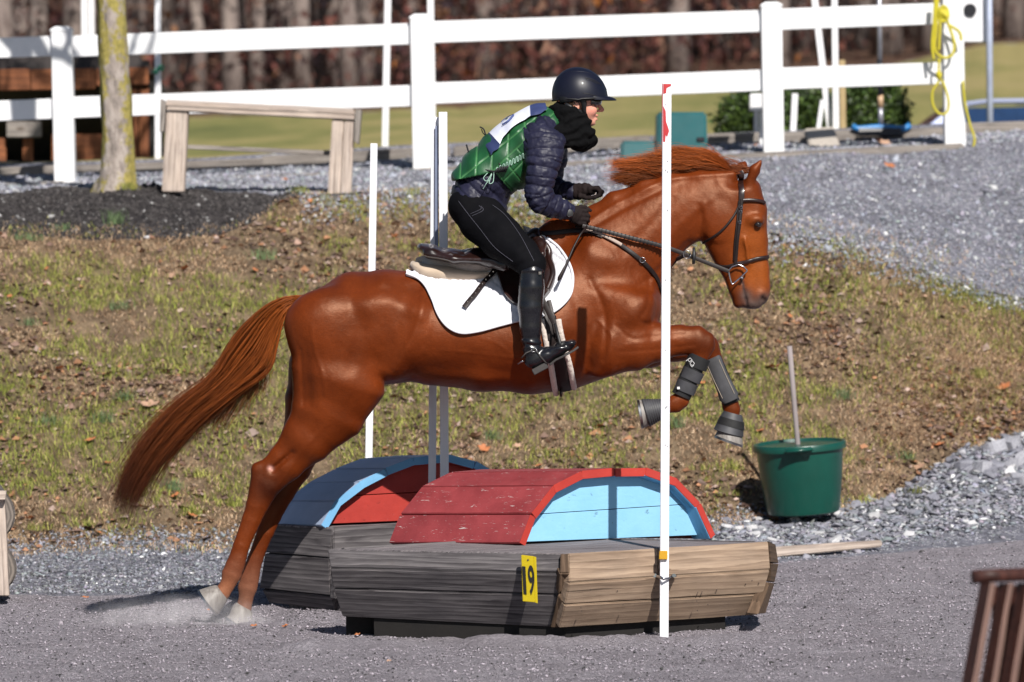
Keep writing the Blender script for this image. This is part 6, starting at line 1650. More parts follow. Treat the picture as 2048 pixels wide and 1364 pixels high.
def make_tail():
    top = polyline([(618, 594), (596, 590), (560, 596), (520, 620), (467, 680), (425, 750), (341, 818), (269, 905), (232, 985), (226, 1032)], 26)
    bot = polyline([(604, 606), (586, 612), (570, 632), (556, 690), (540, 745), (482, 786), (412, 840), (350, 906), (305, 972), (274, 1046)], 26)
    n = 9500
    u = rng.beta(1.1, 1.1, n); L = np.clip(1.04 - np.abs(rng.normal(0, .17, n)) - .10 * np.abs(np.sin(u * 9)), .35, 1.05); L[u > .72] *= rng.uniform(.55, 1, (u > .72).sum())
    lock = np.floor(u * 26); lw = (_h(lock.astype(int), lock.astype(int) * 0, lock.astype(int) * 0, 3) - .5)
    K = 22; s = np.linspace(0, 1, K)[None, :] * L[:, None]
    idx = s * 25
    def samp(arr): 
        ii = np.clip(idx, 0, 25); i0 = np.floor(ii).astype(int).clip(0, 24); f = (ii - i0)[..., None]
        return arr[i0] * (1 - f) + arr[i0 + 1] * f
    uc = u[:, None] + (lw * .24)[:, None] * s ** .7 * np.sin(s * 5 + lock[:, None]) + .035 * np.sin(s * 9 + rng.uniform(0, 6, n)[:, None]) * s
    # strands gather into locks toward the tip
    uc = uc + ((lock[:, None] + .5) / 26 - uc) * .28 * np.clip(s - .3, 0, 1)
    pts = samp(top) * (1 - uc[..., None]) + samp(bot) * uc[..., None]
    pts += rng.normal(size=(n, 1, 2)) * 9 * np.clip(s - .25, 0, 1)[..., None] ** 1.4
    fly = rng.random(n) < .16
    pts[fly] += (rng.normal(size=(fly.sum(), 1, 2)) * [14, 12]) * s[fly][..., None] ** 2 * 1.6
    depth = rng.normal(size=(n, 1)) * .03 * (1 + 1.2 * s) * np.interp(s, [0, .06, .3], [.35, .8, 1]) + .03 * np.sin(lock[:, None] * 2.1) * s
    w = Pn(pts[..., 0], pts[..., 1], DH + depth)
    bright = rng.uniform(.55, 1.25, n)[:, None, None] * (1 + .25 * lw[:, None, None])
    c0 = np.array([.31, .074, .012]); c1 = np.array([.042, .013, .008])
    cc_ = (c0 * (1 - s[..., None]) + c1 * s[..., None]) * bright
    cc_ = np.where((rng.random(n) < .06)[:, None, None], cc_ * 1.6, cc_)
    # wisps that hang off the underside
    m = 900; s0 = rng.uniform(.12, .62, m); st = bot[np.clip((s0 * 25).astype(int), 0, 25)] + rng.normal(size=(m, 2)) * [8, 5] + [-8, -8]
    grp = np.floor(s0 * 14); gl = _h(grp.astype(int), grp.astype(int) * 0 + 3, grp.astype(int) * 0, 8)
    tt = np.linspace(0, 1, K)[None, :]; ln = (40 + 130 * gl * rng.uniform(.4, 1.1, m))[:, None]
    ax_ = st[:, :1] - ln * (.75 * tt - .18 * tt ** 2) + 5 * np.sin(tt * 6 + grp[:, None]); ay_ = st[:, 1:] + ln * (.75 * tt + .35 * tt ** 2) + rng.normal(size=(m, 1)) * 6 * tt
    w2 = Pn(ax_ + rng.normal(size=(m, 1)) * 5 * tt, ay_, DH + rng.normal(size=(m, 1)) * .03)
    w = np.concatenate([w, w2]); cc_ = np.concatenate([cc_, (np.array([.26, .085, .028]) * (1 - tt[..., None] * .4)) * rng.uniform(.5, 1.2, (m, 1, 1))]); n = n + m
    return hair_mesh('tail', w, rng.uniform(.0005, .0012, n), cc_, HAIRM, horse)
make_tail()
def make_mane():
    crest = polyline([(1188, 424), (1230, 392), (1265, 372), (1305, 356), (1345, 345), (1400, 340), (1440, 338), (1464, 338)], 40)
    n = 8000
    s = rng.beta(1.6, .9, n); s = .33 + .67 * s
    i = s * 39; i0 = np.floor(i).astype(int).clip(0, 38); f = (i - i0)[:, None]
    root = crest[i0] * (1 - f) + crest[i0 + 1] * f
    root[:, 1] += rng.uniform(-1, 7, n)
    lk = np.floor(s * 30); r1 = _h(lk.astype(int), lk.astype(int) * 0 + 1, lk.astype(int) * 0, 5)
    K = 14; t = np.linspace(0, 1, K)[None, :]
    ln = np.interp(s, [0, .3, .45, .8, 1], [35, 55, 90, 88, 72]) * rng.uniform(.6, 1.12, n) * (.8 + .4 * r1)
    rise = np.interp(s, [0, .3, .55, .85, 1], [3, 8, 26, 34, 30]) * (.55 + .6 * r1) * rng.uniform(.5, 1.25, n)
    wav = 6 * np.sin(t * 5 + lk[:, None] * 1.3)
    X = root[:, :1] - ln[:, None] * (t ** 1.25) * 1.0 + 4 * np.sin(t * 3) * rise[:, None] / 50
    Y = root[:, 1:] - rise[:, None] * np.sin(np.clip(t * 1.75, 0, 2.4)) + wav * t + 6 * t ** 2 * (r1[:, None] - .3)
    X += rng.normal(size=(n, 1)) * 4 * t; Y += rng.normal(size=(n, 1)) * 4.5 * t ** 1.3
    dep = rng.uniform(-.022, .018, (n, 1)) * (1 + .7 * t) - .02 * t * r1[:, None]
    w = Pn(X, Y, DH + dep)
    br = rng.uniform(.5, 1.3, n)[:, None, None] * (.45 + 1.1 * r1)[:, None, None]
    c0 = np.array([.11, .018, .003]); c1 = np.array([.30, .066, .010])
    cc_ = (c0 * (1 - t[..., None]) + c1 * t[..., None]) * br
    hair_mesh('mane', w, rng.uniform(.0005, .0011, n), cc_, HAIRM, horse)
    # forelock
    n = 500; t = np.linspace(0, 1, 10)[None, :]
    rx = rng.uniform(1476, 1500, n)[:, None]; ry = rng.uniform(334, 346, n)[:, None]; r = rng.random((n, 1)); hi = rng.random((n, 1)) < .12
    X = rx - (14 + 32 * r) * t * np.where(hi, 1.3, .8); Y = ry - np.where(hi, 30, 9) * np.sin(t * 2.2) * r + 6 * t
    w = Pn(X, Y, DH + rng.uniform(-.03, .03, (n, 1)) * (1 + t * 0))
    hair_mesh('forelock', w, rng.uniform(.0007, .0012, n), np.tile(np.array([.19, .045, .014]), (n, 10, 1)) * rng.uniform(.6, 1.3, (n, 1, 1)), HAIRM, horse)
make_mane()
# ============================================================ tack
LEA = simple('brown_leather', (.026, .009, .007), (.011, .005, .004), scale=14, rough=.32, bscale=90, bstr=.25, bdist=.0012, coat=.35)
LEAD = simple('dark_strap_leather', (.016, .008, .007), (.007, .004, .004), scale=30, rough=.5, bscale=120, bstr=.25, bdist=.001, spec=.35)
STITCH = simple('pale_stitching', (.45, .38, .30), rough=.8, bstr=0)
WHITEC = simple('white_quilted_cotton', (.66, .66, .70), (.60, .60, .65), scale=5, rough=.85, bscale=160, bstr=.25, bdist=.0015, spec=.2, sheen=.3)
FLEECE = simple('cream_fleece', (.66, .58, .52), (.50, .43, .39), scale=30, rough=.95, bscale=70, bstr=.9, bdist=.006, spec=.1, sheen=.5, stretch=(1, 1, 1))
FELT = simple('beige_felt', (.50, .40, .31), (.42, .33, .25), scale=12, rough=.95, bscale=90, bstr=.4, bdist=.002, spec=.1, sheen=.3)

def sheet(name, top, bot, ns, nt, off, thick, mat, parent, both=True, bvh=None, offn=None, puff=0.0, bulge=0.0, relax=3, smoothz=True):
    """a cloth or leather panel laid on the skin between two photo lines, with real thickness"""
    A = polyline(top, ns); B = polyline(bot, ns)
    pts = np.zeros((ns, nt, 3)); nor = np.zeros((ns, nt, 3))
    for i in range(ns):
        for j in range(nt):
            t = j / (nt - 1)
            x, y = A[i] * (1 - t) + B[i] * t
            p, n = hs(x, y, 0, bvh)
            pts[i, j] = p; nor[i, j] = n
    for _ in range(relax):   # even out depth only
        y = pts[..., 1].copy()
        y[1:-1, 1:-1] = (y[1:-1, 1:-1] * 2 + y[:-2, 1:-1] + y[2:, 1:-1] + y[1:-1, :-2] + y[1:-1, 2:]) / 6
        pts[..., 1] = np.minimum(y, pts[..., 1])
        m = nor.copy(); m[1:-1, 1:-1] = (nor[:-2, 1:-1] + nor[2:, 1:-1] + nor[1:-1, :-2] + nor[1:-1, 2:] + nor[1:-1, 1:-1])
        nor = m / (np.linalg.norm(m, axis=2, keepdims=True) + 1e-9)
    S_, T_ = np.meshgrid(np.linspace(0, 1, ns), np.linspace(0, 1, nt), indexing='ij')
    edge = np.minimum(np.minimum(S_ * ns / 1.5, (1 - S_) * ns / 1.5), np.minimum(T_ * nt / 1.5, (1 - T_) * nt / 1.5)).clip(0, 1)
    px, py = proj(pts)
    extra = offn(px, py, S_, T_) if offn else 0
    o_ = off + (thick + extra + bulge * np.sin(np.pi * S_) * np.sin(np.pi * T_)) * (1 - puff + puff * edge ** .5)
    out = pts + nor * o_[..., None]; inn = pts + nor * (off * .6)
    v = np.concatenate([out.reshape(-1, 3), inn.reshape(-1, 3)]); n_ = ns * nt
    f = []
    for i in range(ns - 1):
        for j in range(nt - 1):
            a = i * nt + j; q = (a, a + 1, a + nt + 1, a + nt)
            f.append(q); f.append(tuple(n_ + k for k in reversed(q)))
    for i in range(ns - 1):
        for j in (0, nt - 1):
            a = i * nt + j; b = a + nt
            f.append((a, b, n_ + b, n_ + a) if j == 0 else (b, a, n_ + a, n_ + b))
    for j in range(nt - 1):
        for i in (0, ns - 1):
            a = i * nt + j; b = a + 1
            f.append((b, a, n_ + a, n_ + b) if i == 0 else (a, b, n_ + b, n_ + a))
    o = np_mesh(name, v, np.array(f), mat, parent, True)
    fix_smooth(o, 1.0)
    if both: mirror_y(o)
    return o
# ---- saddle pad
pad = thing('saddle_pad', 'white diamond-quilted saddle pad under the brown saddle', 'saddle pad', hp(980, 560))
def quilt(px, py, S_, T_):
    a = np.abs(((px * .80 + py * .60) / 17.0) % 1 - .5) * 2; b = np.abs(((px * .62 - py * .78) / 17.0) % 1 - .5) * 2
    e = np.minimum(np.minimum(T_, 1 - T_) * 30, np.minimum(S_, 1 - S_) * 60)
    return -.0055 * (np.exp(-((1 - a) / .16) ** 2) + np.exp(-((1 - b) / .16) ** 2)) + .002 * (e < 1)
sheet('quilted_panel', [(812, 547), (860, 548), (930, 548), (990, 536), (1040, 500), (1072, 474), (1090, 472)],
      [(812, 553), (838, 562), (852, 580), (866, 610), (880, 638), (900, 658), (926, 667), (960, 663), (1000, 653), (1045, 642), (1085, 634), (1112, 622), (1136, 598), (1146, 565), (1142, 533), (1124, 502), (1096, 477)],
      110, 64, .006, .010, WHITEC, pad, True, offn=quilt)
strap('edge_binding', [(812, 553), (838, 562), (852, 580), (866, 610), (880, 638), (900, 658), (926, 667), (960, 663), (1000, 653), (1045, 642), (1085, 634), (1112, 622), (1136, 598), (1146, 565), (1142, 533), (1124, 502), (1096, 477)], .012, .006, WHITEC, pad, .015, 90)
# ---- half pad
hpad = thing('half_pad', 'beige half pad edged with cream fleece between saddle and white pad', 'half pad', hp(910, 540))
lump = lambda px, py, S_, T_: .004 * fbm(px / 7, py / 7, 0, 2, 3)
sheet('felt_panel', [(822, 535), (850, 540), (900, 546), (950, 552), (982, 552)], [(820, 541), (848, 556), (895, 563), (940, 563), (978, 559)], 44, 10, .014, .024, FELT, hpad, True, puff=.8, bulge=.01)
sheet('fleece_trim', [(836, 514), (870, 520), (915, 526), (960, 528), (985, 532)], [(830, 530), (860, 541), (905, 550), (950, 550), (984, 545)], 50, 10, .022, .030, FLEECE, hpad, True, puff=.8, bulge=.012, offn=lump)
sheet('fleece_pommel_trim', [(1046, 464), (1062, 466), (1076, 470), (1090, 474)], [(1056, 478), (1070, 480), (1084, 482), (1094, 484)], 24, 6, .014, .022, FLEECE, hpad, True, puff=.8, offn=lump)
# ---- saddle
sad = thing('saddle', 'dark brown leather jumping saddle under the rider', 'saddle', hp(970, 520))
FS = Field(Vector(hp(815, 590, -.36)), Vector(hp(1120, 430, .36)), .006)
FS.chain([(hp(843, 495), 9 / PXM, .135), (hp(862, 503), 12 / PXM, .165), (hp(900, 511), 12 / PXM, .155), (hp(945, 512), 13 / PXM, .13), (hp(1000, 500), 14 / PXM, .12), (hp(1040, 482), 13 / PXM, .115), (hp(1072, 466), 11 / PXM, .09)], .03)
for s_ in (-1, 1):
    FS.chain([(hp(858, 508, s_ * .12), 8 / PXM, .05), (hp(910, 518, s_ * .16), 8 / PXM, .05), (hp(985, 520, s_ * .19), 8 / PXM, .045)], .02)
    FS.chain([(hp(950, 512, s_ * .13), .03, .03), (hp(1010, 530, s_ * .24), .03, .025)], .03)
    FS.chain([(hp(1070, 468, s_ * .05), .02, .02), (hp(1082, 490, s_ * .13), .02, .02), (hp(1085, 510, s_ * .19), .015, .02)], .03)
v, q = FS.extract(2)
np_mesh('seat', v, q, LEA, sad, True)
HB0 = HB
flap_o = lambda px, py, S_, T_: .012 * np.exp(-((px - (1098 - (py - 540) * .05)) / 14) ** 2) * (py < 600)
sheet('flap', [(985, 528), (1005, 520), (1030, 505), (1060, 482), (1080, 474), (1092, 478)], [(988, 534), (996, 560), (1006, 590), (1022, 610), (1046, 618), (1075, 610), (1098, 592), (1111, 566), (1112, 536), (1104, 505), (1094, 484)],
      60, 36, .030, .010, LEA, sad, True, offn=flap_o)
strap('flap_roll', [(1084, 480), (1101, 502), (1109, 532), (1108, 562), (1096, 588)], .026, .02, LEA, sad, .036, 26)
strap('billet_strap', [(1003, 528), (985, 552), (958, 588), (929, 621)], .024, .004, LEAD, sad, .030, 26)
ps, ns = hline([(992, 543), (975, 566), (950, 600), (936, 613)], .0345, 9)
mb = MB()
for p_, n_ in zip(ps, ns): mb.box(p_ + n_ * .001, (.0022, .0015, .0022))
mb.build('billet_hole', STEEL, sad)
tag(sad.children[-1], kind='stuff')
# stirrup leathers and irons
def stirrup(s):
    o = .335 * s
    lp = [Vector(hp(1050, 545, o * .98)), Vector(hp(1072, 575, o * 1.0)), Vector(hp(1090, 610, o * 1.02)), Vector(hp(1108, 646, o * 1.04))]
    lq = [Vector(q) for q in polyline([tuple(p) for p in lp], 14)]
    strap('stirrup_leather', None, .024, .005, LEAD, sad, ps=lq, ns=[Vector((0, s, 0))] * 14)
    t = Vector(hp(1110, 648, o * 1.04))
    L_ = Vector(hp(1100, 704, o * 1.04)); R_ = Vector(hp(1142, 676, o * 1.04))
    ax = Vector((0, 1, 0))
    st = thing('x', None, None); bpy.data.objects.remove(st)
    mb = MB()
    c0 = (L_ + R_) / 2
    # tread across the boot, arch rising to the leather
    fw = (R_ - L_).normalized()
    a = c0 + ax * .062; b = c0 - ax * .062
    top = t
    def arc(p):
        return [Vector(q) for q in polyline([tuple(p), tuple(p * .72 + top * .28 + (p - c0) * .16), tuple(p * .3 + top * .7 + (p - c0) * .22), tuple(top)], 10)]
    mb.tube(arc(a), .007, 8, squash=.7); mb.tube(arc(b), .007, 8, squash=.7)
    mb.box(c0, (.022, .064, .008), frame_from(fw, (0, 0, 1)))
    mb.build('stirrup_iron', BLACKRUB, sad, True)
stirrup(-1); stirrup(1)
# ---- girth
gir = thing('girth', 'brown girth with white fleece edges round the horse behind the elbow', 'girth', hp(1120, 760))
strap('strap', [(1098, 634), (1108, 680), (1118, 725), (1128, 765), (1132, 778)], .062, .006, LEAD, gir, .006, 20)
for pts in ([(1084, 640), (1092, 685), (1101, 728), (1108, 770), (1112, 783)], [(1116, 640), (1124, 685), (1136, 722), (1144, 758), (1147, 772)]):
    ps, ns = hline(pts, .008, 40)
    mb = MB(); mb.tube([p + n_ * .0012 * math.sin(i * 2.3) for i, (p, n_) in enumerate(zip(ps, ns))], [.013 + .0012 * random.random() for i in range(40)], 10)
    mb.build('fleece_edge', FLEECE, gir, True)
for o_ in list(gir.children): mirror_y(o_)
mb = MB(); mb.tube([hp(1122, 786, y) for y in np.linspace(-.13, .13, 9)], .02, 8, squash=.4, up=(1, 0, 0)); mb.build('belly_strap', LEAD, gir, True)
strap('billet', [(1086, 600), (1092, 640), (1098, 680)], .02, .004, LEAD, gir, .018, 12)
strap('billet', [(1098, 604), (1106, 640), (1112, 676)], .02, .004, LEAD, gir, .018, 12)
# ---- breastplate
brp = thing('breastplate', 'dark leather breastplate strap crossing the horse shoulder', 'breastplate', hp(1240, 500))
strap('shoulder_strap', [(1062, 470), (1110, 466), (1150, 462), (1176, 464), (1205, 474)], .022, .004, LEAD, brp, .008, 26)
strap('elastic_strap', [(1176, 461), (1200, 470), (1228, 483), (1242, 490)], .016, .007, simple('pale_elastic', (.42, .33, .28), rough=.8), brp, .010, 18)
strap('shoulder_strap', [(1236, 487), (1262, 505), (1290, 528), (1312, 556), (1322, 590)], .020, .005, LEAD, brp, .006, 26)
ps, ns = hline([(1283, 520), (1288, 526)], .012, 2)
mb = MB(); mb.tube([ps[0] + Vector((math.cos(a) * .012, -.004, math.sin(a) * .012)) for a in np.linspace(0, 6.28, 13)], .002, 6); mb.build('buckle', STEEL, brp, True)
for o_ in [c for c in brp.children if 'strap' in c.name]: mirror_y(o_)
# ---- bridle
bri = thing('bridle', 'dark brown leather bridle with a silver dee ring snaffle bit', 'bridle', hp(1480, 450))
strap('crownpiece', [(1478, 343), (1481, 350), (1483, 375), (1483, 403)], .026, .004, LEA, bri, .006, 14)
strap('cheekpiece', [(1483, 398), (1481, 425), (1476, 465), (1473, 500), (1471, 528)], .015, .004, LEAD, bri, .010, 22)
strap('cheekpiece', [(1478, 402), (1474, 440), (1470, 480), (1468, 520)], .010, .004, LEAD, bri, .005, 20)
strap('browband', [(1483, 401), (1500, 400), (1516, 402), (1527, 406)], .016, .007, LEA, bri, .006, 16)
strap('noseband', [(1472, 527), (1490, 524), (1510, 518), (1534, 514)], .017, .007, LEA, bri, .005, 18)
strap('noseband_strap', [(1472, 527), (1462, 531), (1450, 533), (1436, 530)], .014, .004, LEAD, bri, .005, 10)
strap('throatlash', [(1479, 408), (1468, 430), (1448, 456), (1428, 472), (1408, 484)], .010, .005, LEAD, bri, .006, 22)
for o_ in list(bri.children): mirror_y(o_)
def buckle(px, py, r, off, parent):
    p, n_ = hs(px, py, off)
    mb = MB(); mb.tube([p + Vector((a * r, 0, b * r)) for a, b in ((-1, -1), (1, -1), (1, 1), (-1, 1), (-1, -1))], .0016, 6); return mb.build('buckle', STEEL, parent, True)
for b_ in ((1481, 415), (1480, 424), (1477, 445)): buckle(b_[0], b_[1], .006, .016, bri)
for s_ in (-1, 1):
    o = s_ * .078
    D = [(1457, 541), (1464, 533), (1476, 529), (1487, 533), (1495, 541), (1480, 556), (1464, 569), (1460, 556), (1457, 541)]
    mb = MB(); mb.tube([hp(x, y, o) for x, y in polyline(D, 40, False)], .0036, 8)
    r_ = mb.build('bit_ring', STEEL, bri, True)
mb = MB(); mb.tube([hp(1484, 556, y) for y in np.linspace(-.078, .078, 7)], .007, 8); mb.build('bit_mouthpiece', STEEL, bri, True)
# reins
def rein(s):
    o = s * .08
    pts = [tuple(hp(1165, 452, s * .10 - (.05 if s < 0 else 0))), tuple(hp(1200, 460, s * .155)), tuple(hp(1262, 476, s * .150)), tuple(hp(1330, 494, s * .125)), tuple(hp(1390, 516, s * .10)), tuple(hp(1458, 543, s * .08))]
    q = [Vector(p) for p in polyline(pts, 40)]
    fixed = []
    for p in q:
        h = HB.find_nearest(p)
        if h[0] is not None and (p - h[0]).dot(h[1]) < .006 and p.x < float(hp(1330, 0)[0]): p = h[0] + h[1] * .008
        fixed.append(p)
    for _ in range(3): fixed = [fixed[0]] + [(fixed[i - 1] + 2 * fixed[i] + fixed[i + 1]) / 4 for i in range(1, 39)] + [fixed[-1]]
    strap('rein', None, .019, .004, LEAD, bri, ps=fixed, ns=[Vector((0, s, .15)).normalized()] * 40)
    return fixed
rn = rein(-1); rein(1)
mb = MB()
for i in range(1, 22):
    c = rn[i]; mb.box(c + Vector((0, -.003, 0)), (.0025, .004, .011), frame_from((rn[i + 1] - rn[i]), (0, 0, 1)))
mb.build('rein_grip', BLACKRUB, bri, True); tag(bri.children[-1], kind='stuff')
mb = MB(); mb.tube([hp(1174, 452, -.17), hp(1160, 470, -.20), hp(1147, 495, -.23), hp(1132, 530, -.262), hp(1119, 556, -.285), hp(1116, 562, -.285)], [.004, .005, .005, .005, .009, .004], 8); mb.build('rein_loop', LEAD, bri, True)
# martingale stop and ring between the reins
mb = MB(); c = Vector(hp(1374, 509, -.115)); mb.tube([c + Vector((math.cos(a) * .016, 0, math.sin(a) * .018)) for a in np.linspace(0, 6.28, 17)], .0022, 6); mb.build('martingale_ring', STEEL, bri, True)
mb = MB(); mb.tube([hp(1388, 495, -.11), hp(1388, 512, -.115), hp(1387, 528, -.118)], [.006, .009, .006], 8); mb.build('rein_stop', BLACKRUB, bri, True)
mb = MB(); mb.tube([hp(1374, 508, -.11), hp(1352, 520, -.02), hp(1330, 545, 0), hp(1322, 590, 0)], .008, 8, squash=.4); mb.build('martingale_strap', LEAD, bri, True)
# ---- leg boots
NEO = simple('black_neoprene', (.009, .009, .010), (.005, .005, .006), scale=16, rough=.75, bscale=120, bstr=.3, bdist=.001)
NEOG = simple('dusty_black_shell', (.060, .060, .068), (.018, .018, .020), scale=9, rough=.55, bscale=50, bstr=.3, bdist=.002, detail=8)
LOGO = simple('white_print', (.8, .8, .8), rough=.6, bstr=0)
tb = thing('leg_boot', 'black leg boot with three straps on the near foreleg, small white logo at its top', 'leg boot', hp(1385, 750, -.12))
def cyl(a, b, off, ra, rb, la, lb, name, mat, parent, n=6, p=2.3, wob=0.0):
    A, B = Vector(hp(*a, off)), Vector(hp(*b, off)); ax = B - A; nodes = []
    for i in range(n):
        t = i / (n - 1); nodes.append((A + ax * t, ra + (rb - ra) * t + wob * math.sin(i * 2.1), la + (lb - la) * t, ax))
    o = loft(name, nodes, mat, parent, 24, power=p, sharp=.7); return o
cyl((1398, 712), (1362, 792), -.12, .046, .043, .040, .036, 'sleeve', NEO, tb, 8, wob=.0015)
for i, (a, b) in enumerate((((1399, 714), (1391, 736)), ((1388, 740), (1379, 760)), ((1376, 764), (1368, 784)))):
    cyl(a, b, -.12, .051 - i * .001, .050 - i * .001, .045, .043, 'strap', NEOG if i else NEO, tb, 3)
# little emblem and square tag on the near boot
def tubetip(pts, r, off, name, parent, mat=LOGO):
    mb = MB(); mb.tube([hp(x, y, off) for x, y in pts], r, 5); return mb.build(name, mat, parent)
tubetip([(1375, 719), (1379, 724), (1384, 719), (1380, 716), (1376, 719), (1372, 722)], .0016, -.1665, 'emblem', tb)
tubetip([(1384, 721), (1389, 727), (1385, 731), (1380, 728), (1384, 721)], .0014, -.1665, 'emblem', tb)
tubetip([(1381, 730), (1384, 734), (1388, 730)], .0012, -.1665, 'emblem', tb)
mb = MB(); mb.box(hp(1357, 776, -.1645), (.006, .0012, .0055)); mb.build('tag', LOGO, tb)
tb2 = thing('leg_boot', 'dusty grey-black leg boot with a stiff shell on the far foreleg', 'leg boot', hp(1450, 760, .08))
cyl((1427, 716), (1463, 806), .08, .036, .040, .034, .034, 'sleeve', NEO, tb2, 8)
A_, B_ = hp(1424, 716, .045), hp(1462, 802, .045)
nd = []
for t, w in ((0, .036), (.06, .040), (.3, .036), (.7, .040), (.9, .046), (1.0, .034)):
    nd.append((A_ * (1 - t) + B_ * t, w, .018, tuple(B_ - A_)))
loft('shell', nd, NEOG, tb2, 24, power=3.0, sharp=.7)
mb = MB()
for dx in (-12, 12):
    mb.tube([hp(x + dx, y - dx * .4, .0262) for x, y in polyline([(1426, 724), (1442, 760), (1457, 792)], 12)], .0012, 5)
mb.build('stitching', STITCH, tb2)
bb = thing('bell_boot', 'ribbed black rubber bell boot on the near fore hoof', 'bell boot', hp(1305, 822, -.12))
ax_ = hp(1285, 828, -.12) - hp(1330, 815, -.12)
nd = []
for i in range(29):
    t = i / 28; c = hp(1330, 815, -.12) * (1 - t) + hp(1291, 826, -.12) * t
    r = .040 + .026 * t + .0022 * math.sin(i * 2.0)
    nd.append((c, r, r, tuple(ax_)))
loft('rubber_cuff', nd, NEOG, bb, 32)
bb2 = thing('bell_boot', 'dusty grey bell boot with a strap on the far fore hoof', 'bell boot', hp(1463, 845, .08))
ax_ = hp(1452, 883, .08) - hp(1465, 835, .08)
loft('cuff', [(hp(1466, 826, .08), .044, .044, tuple(ax_)), (hp(1464, 836, .08), .052, .052, tuple(ax_)), (hp(1461, 850, .08), .062, .060, tuple(ax_)), (hp(1457, 866, .08), .070, .068, tuple(ax_)), (hp(1457, 867, .08), .064, .062, tuple(ax_))], NEOG, bb2, 28, sharp=.6)
loft('strap', [(hp(1464, 838, .08), .056, .056, tuple(ax_)), (hp(1461, 853, .08), .066, .063, tuple(ax_))], NEO, bb2, 28, sharp=.6)
# ============================================================ the rider
RIDER_LOC = Vector((float(hp(1000, 430)[0]), DH - 20, float(hp(1000, 430)[2])))
rider = thing('person', 'rider in navy quilted jacket, green padded vest and black helmet crouched over the horse', 'person', RIDER_LOC)
def pat(F, fn, lo, hi, k=.006, mode='sub'):
    F.apply(fn, np.array(lo, float), np.array(hi, float), k, mode)
def halfplane(pA, pB, off=0.0, ymin=-9, ymax=9):
    """solid half space to the right-hand side of the photo line A->B (y down)"""
    a, b = np.array(hp(*pA)), np.array(hp(*pB)); t = (b - a) / np.linalg.norm(b - a)
    n = np.array([-t[2], 0, t[0]])           # left of A->B in x-z
    def fn(X, Y, Z): return ((X - a[0]) * n[0] + (Z - a[2]) * n[2]) - off + 0 * Y
    return fn
SKIN = None
def skin_mat():
    m, nt, b = new_mat('skin')
    a = N(nt, 'ShaderNodeAttribute', attribute_name='col')
    v = coords(nt, (1, 1, 1), False)
    c = mixc(nt, 1.0, a.outputs['Color'], ramp(nt, noise_tex(nt, v, 45, 4), [(.3, (.86, .8, .78)), (.7, (1.08, 1.05, 1.03))]), 'MULTIPLY')
    nt.links.new(c, b.inputs['Base Color']); b.inputs['Roughness'].default_value = .48
    b.inputs['Subsurface Weight'].default_value = .12; b.inputs['Subsurface Radius'].default_value = (.012, .005, .003); b.inputs['Subsurface Scale'].default_value = .4
    bump(nt, b, noise_tex(nt, v, 260, 3), .12, .0008)
    return m
SKIN = skin_mat()
# ---- body: one continuous figure
B = Field(Vector(hp(885, 765, -.48)), Vector(hp(1225, 140, .48)), .0046)
def bc(nodes, k=.012, lat=(0, 1, 0)): B.chain([(hp(a[0], a[1], a[4]), a[2] / PXM, a[3]) for a in nodes], k, lat)
bc([(952, 402, 36, .135, 0), (985, 360, 40, .125, 0), (1030, 318, 44, .14, 0), (1070, 278, 42, .155, 0), (1098, 256, 26, .12, 0)], .05)
bc([(1098, 256, 24, .055, 0), (1125, 236, 24, .052, 0), (1146, 218, 25, .052, 0)], .03)
for s in (-1, 1):
    bc([(950, 415, 34, .07, s * .10), (1000, 468, 30, .06, s * .23), (1058, 520, 22, .045, s * .335), (1060, 560, 18, .04, s * .36), (1060, 620, 17, .04, s * .372), (1062, 690, 12, .03, s * .372)], .02)
    bc([(1062, 700, 12, .028, s * .372), (1064, 720, 11, .028, s * .372), (1095, 708, 9, .03, s * .372), (1140, 690, 7, .034, s * .372)], .012)
bc([(1088, 280, 22, .045, -.175), (1080, 345, 18, .040, -.215), (1078, 395, 14, .034, -.215), (1105, 412, 13, .032, -.175), (1145, 426, 9, .024, -.13)], .015)
bc([(1098, 282, 22, .045, .175), (1102, 330, 18, .04, .215), (1096, 368, 14, .034, .22), (1120, 377, 12, .03, .18), (1146, 383, 9, .024, .13)], .015)
# head: skull, face, nose, lips, chin, ear
B.ell(hp(1152, 186), (.098, .082, .074), .02)
B.ell(hp(1172, 205), (.045, .085, .060), .03, axis=(1, 0, 0))
B.cone(hp(1172, 228), hp(1181, 242), .036, .048, .022, .030, .03)
B.ell(hp(1184, 243), (.018, .015, .020), .015)
B.ell(hp(1188, 196), (.022, .018, .042), .018)                # brow
for s in (-1, 1):
    B.ell(hp(1184, 220, s * .034), (.022, .022, .018), .02)   # cheek
    B.ell(hp(1190, 206, s * .030), (.012, .010, .014), .012, 'sub')
    B.ell(hp(1152, 211, s * .073), (.016, .026, .008), .006, axis=(1, 0, .2))
    B.ell(hp(1153, 210, s * .081), (.009, .016, .004), .004, 'sub', axis=(1, 0, .2))
B.cone(hp(1193, 203), hp(1204, 219), .009, .008, .010, .012, .014)
B.ell(hp(1203, 220), (.009, .008, .011), .008)
for s in (-1, 1): B.ell(hp(1197, 222, s * .010), (.009, .007, .006), .006)
B.ell(hp(1193, 231), (.009, .0055, .019), .006)
B.ell(hp(1192, 238.5), (.009, .0055, .017), .006)
B.cone(hp(1200, 234.8, -.012), hp(1200, 234.8, .012), .0022, .004, k=.003, mode='sub', lat=(1, 0, 0))
B.ell(hp(1190, 243), (.008, .004, .014), .006, 'sub')
bv_, bq_ = B.extract(1)
bx, by = proj(bv_)
sk = np.tile(np.array([.66, .335, .245]), (len(bv_), 1))
def smix(w, c):
    global sk
    w = np.clip(w, 0, 1)[:, None]; sk = sk * (1 - w) + np.array(c) * w
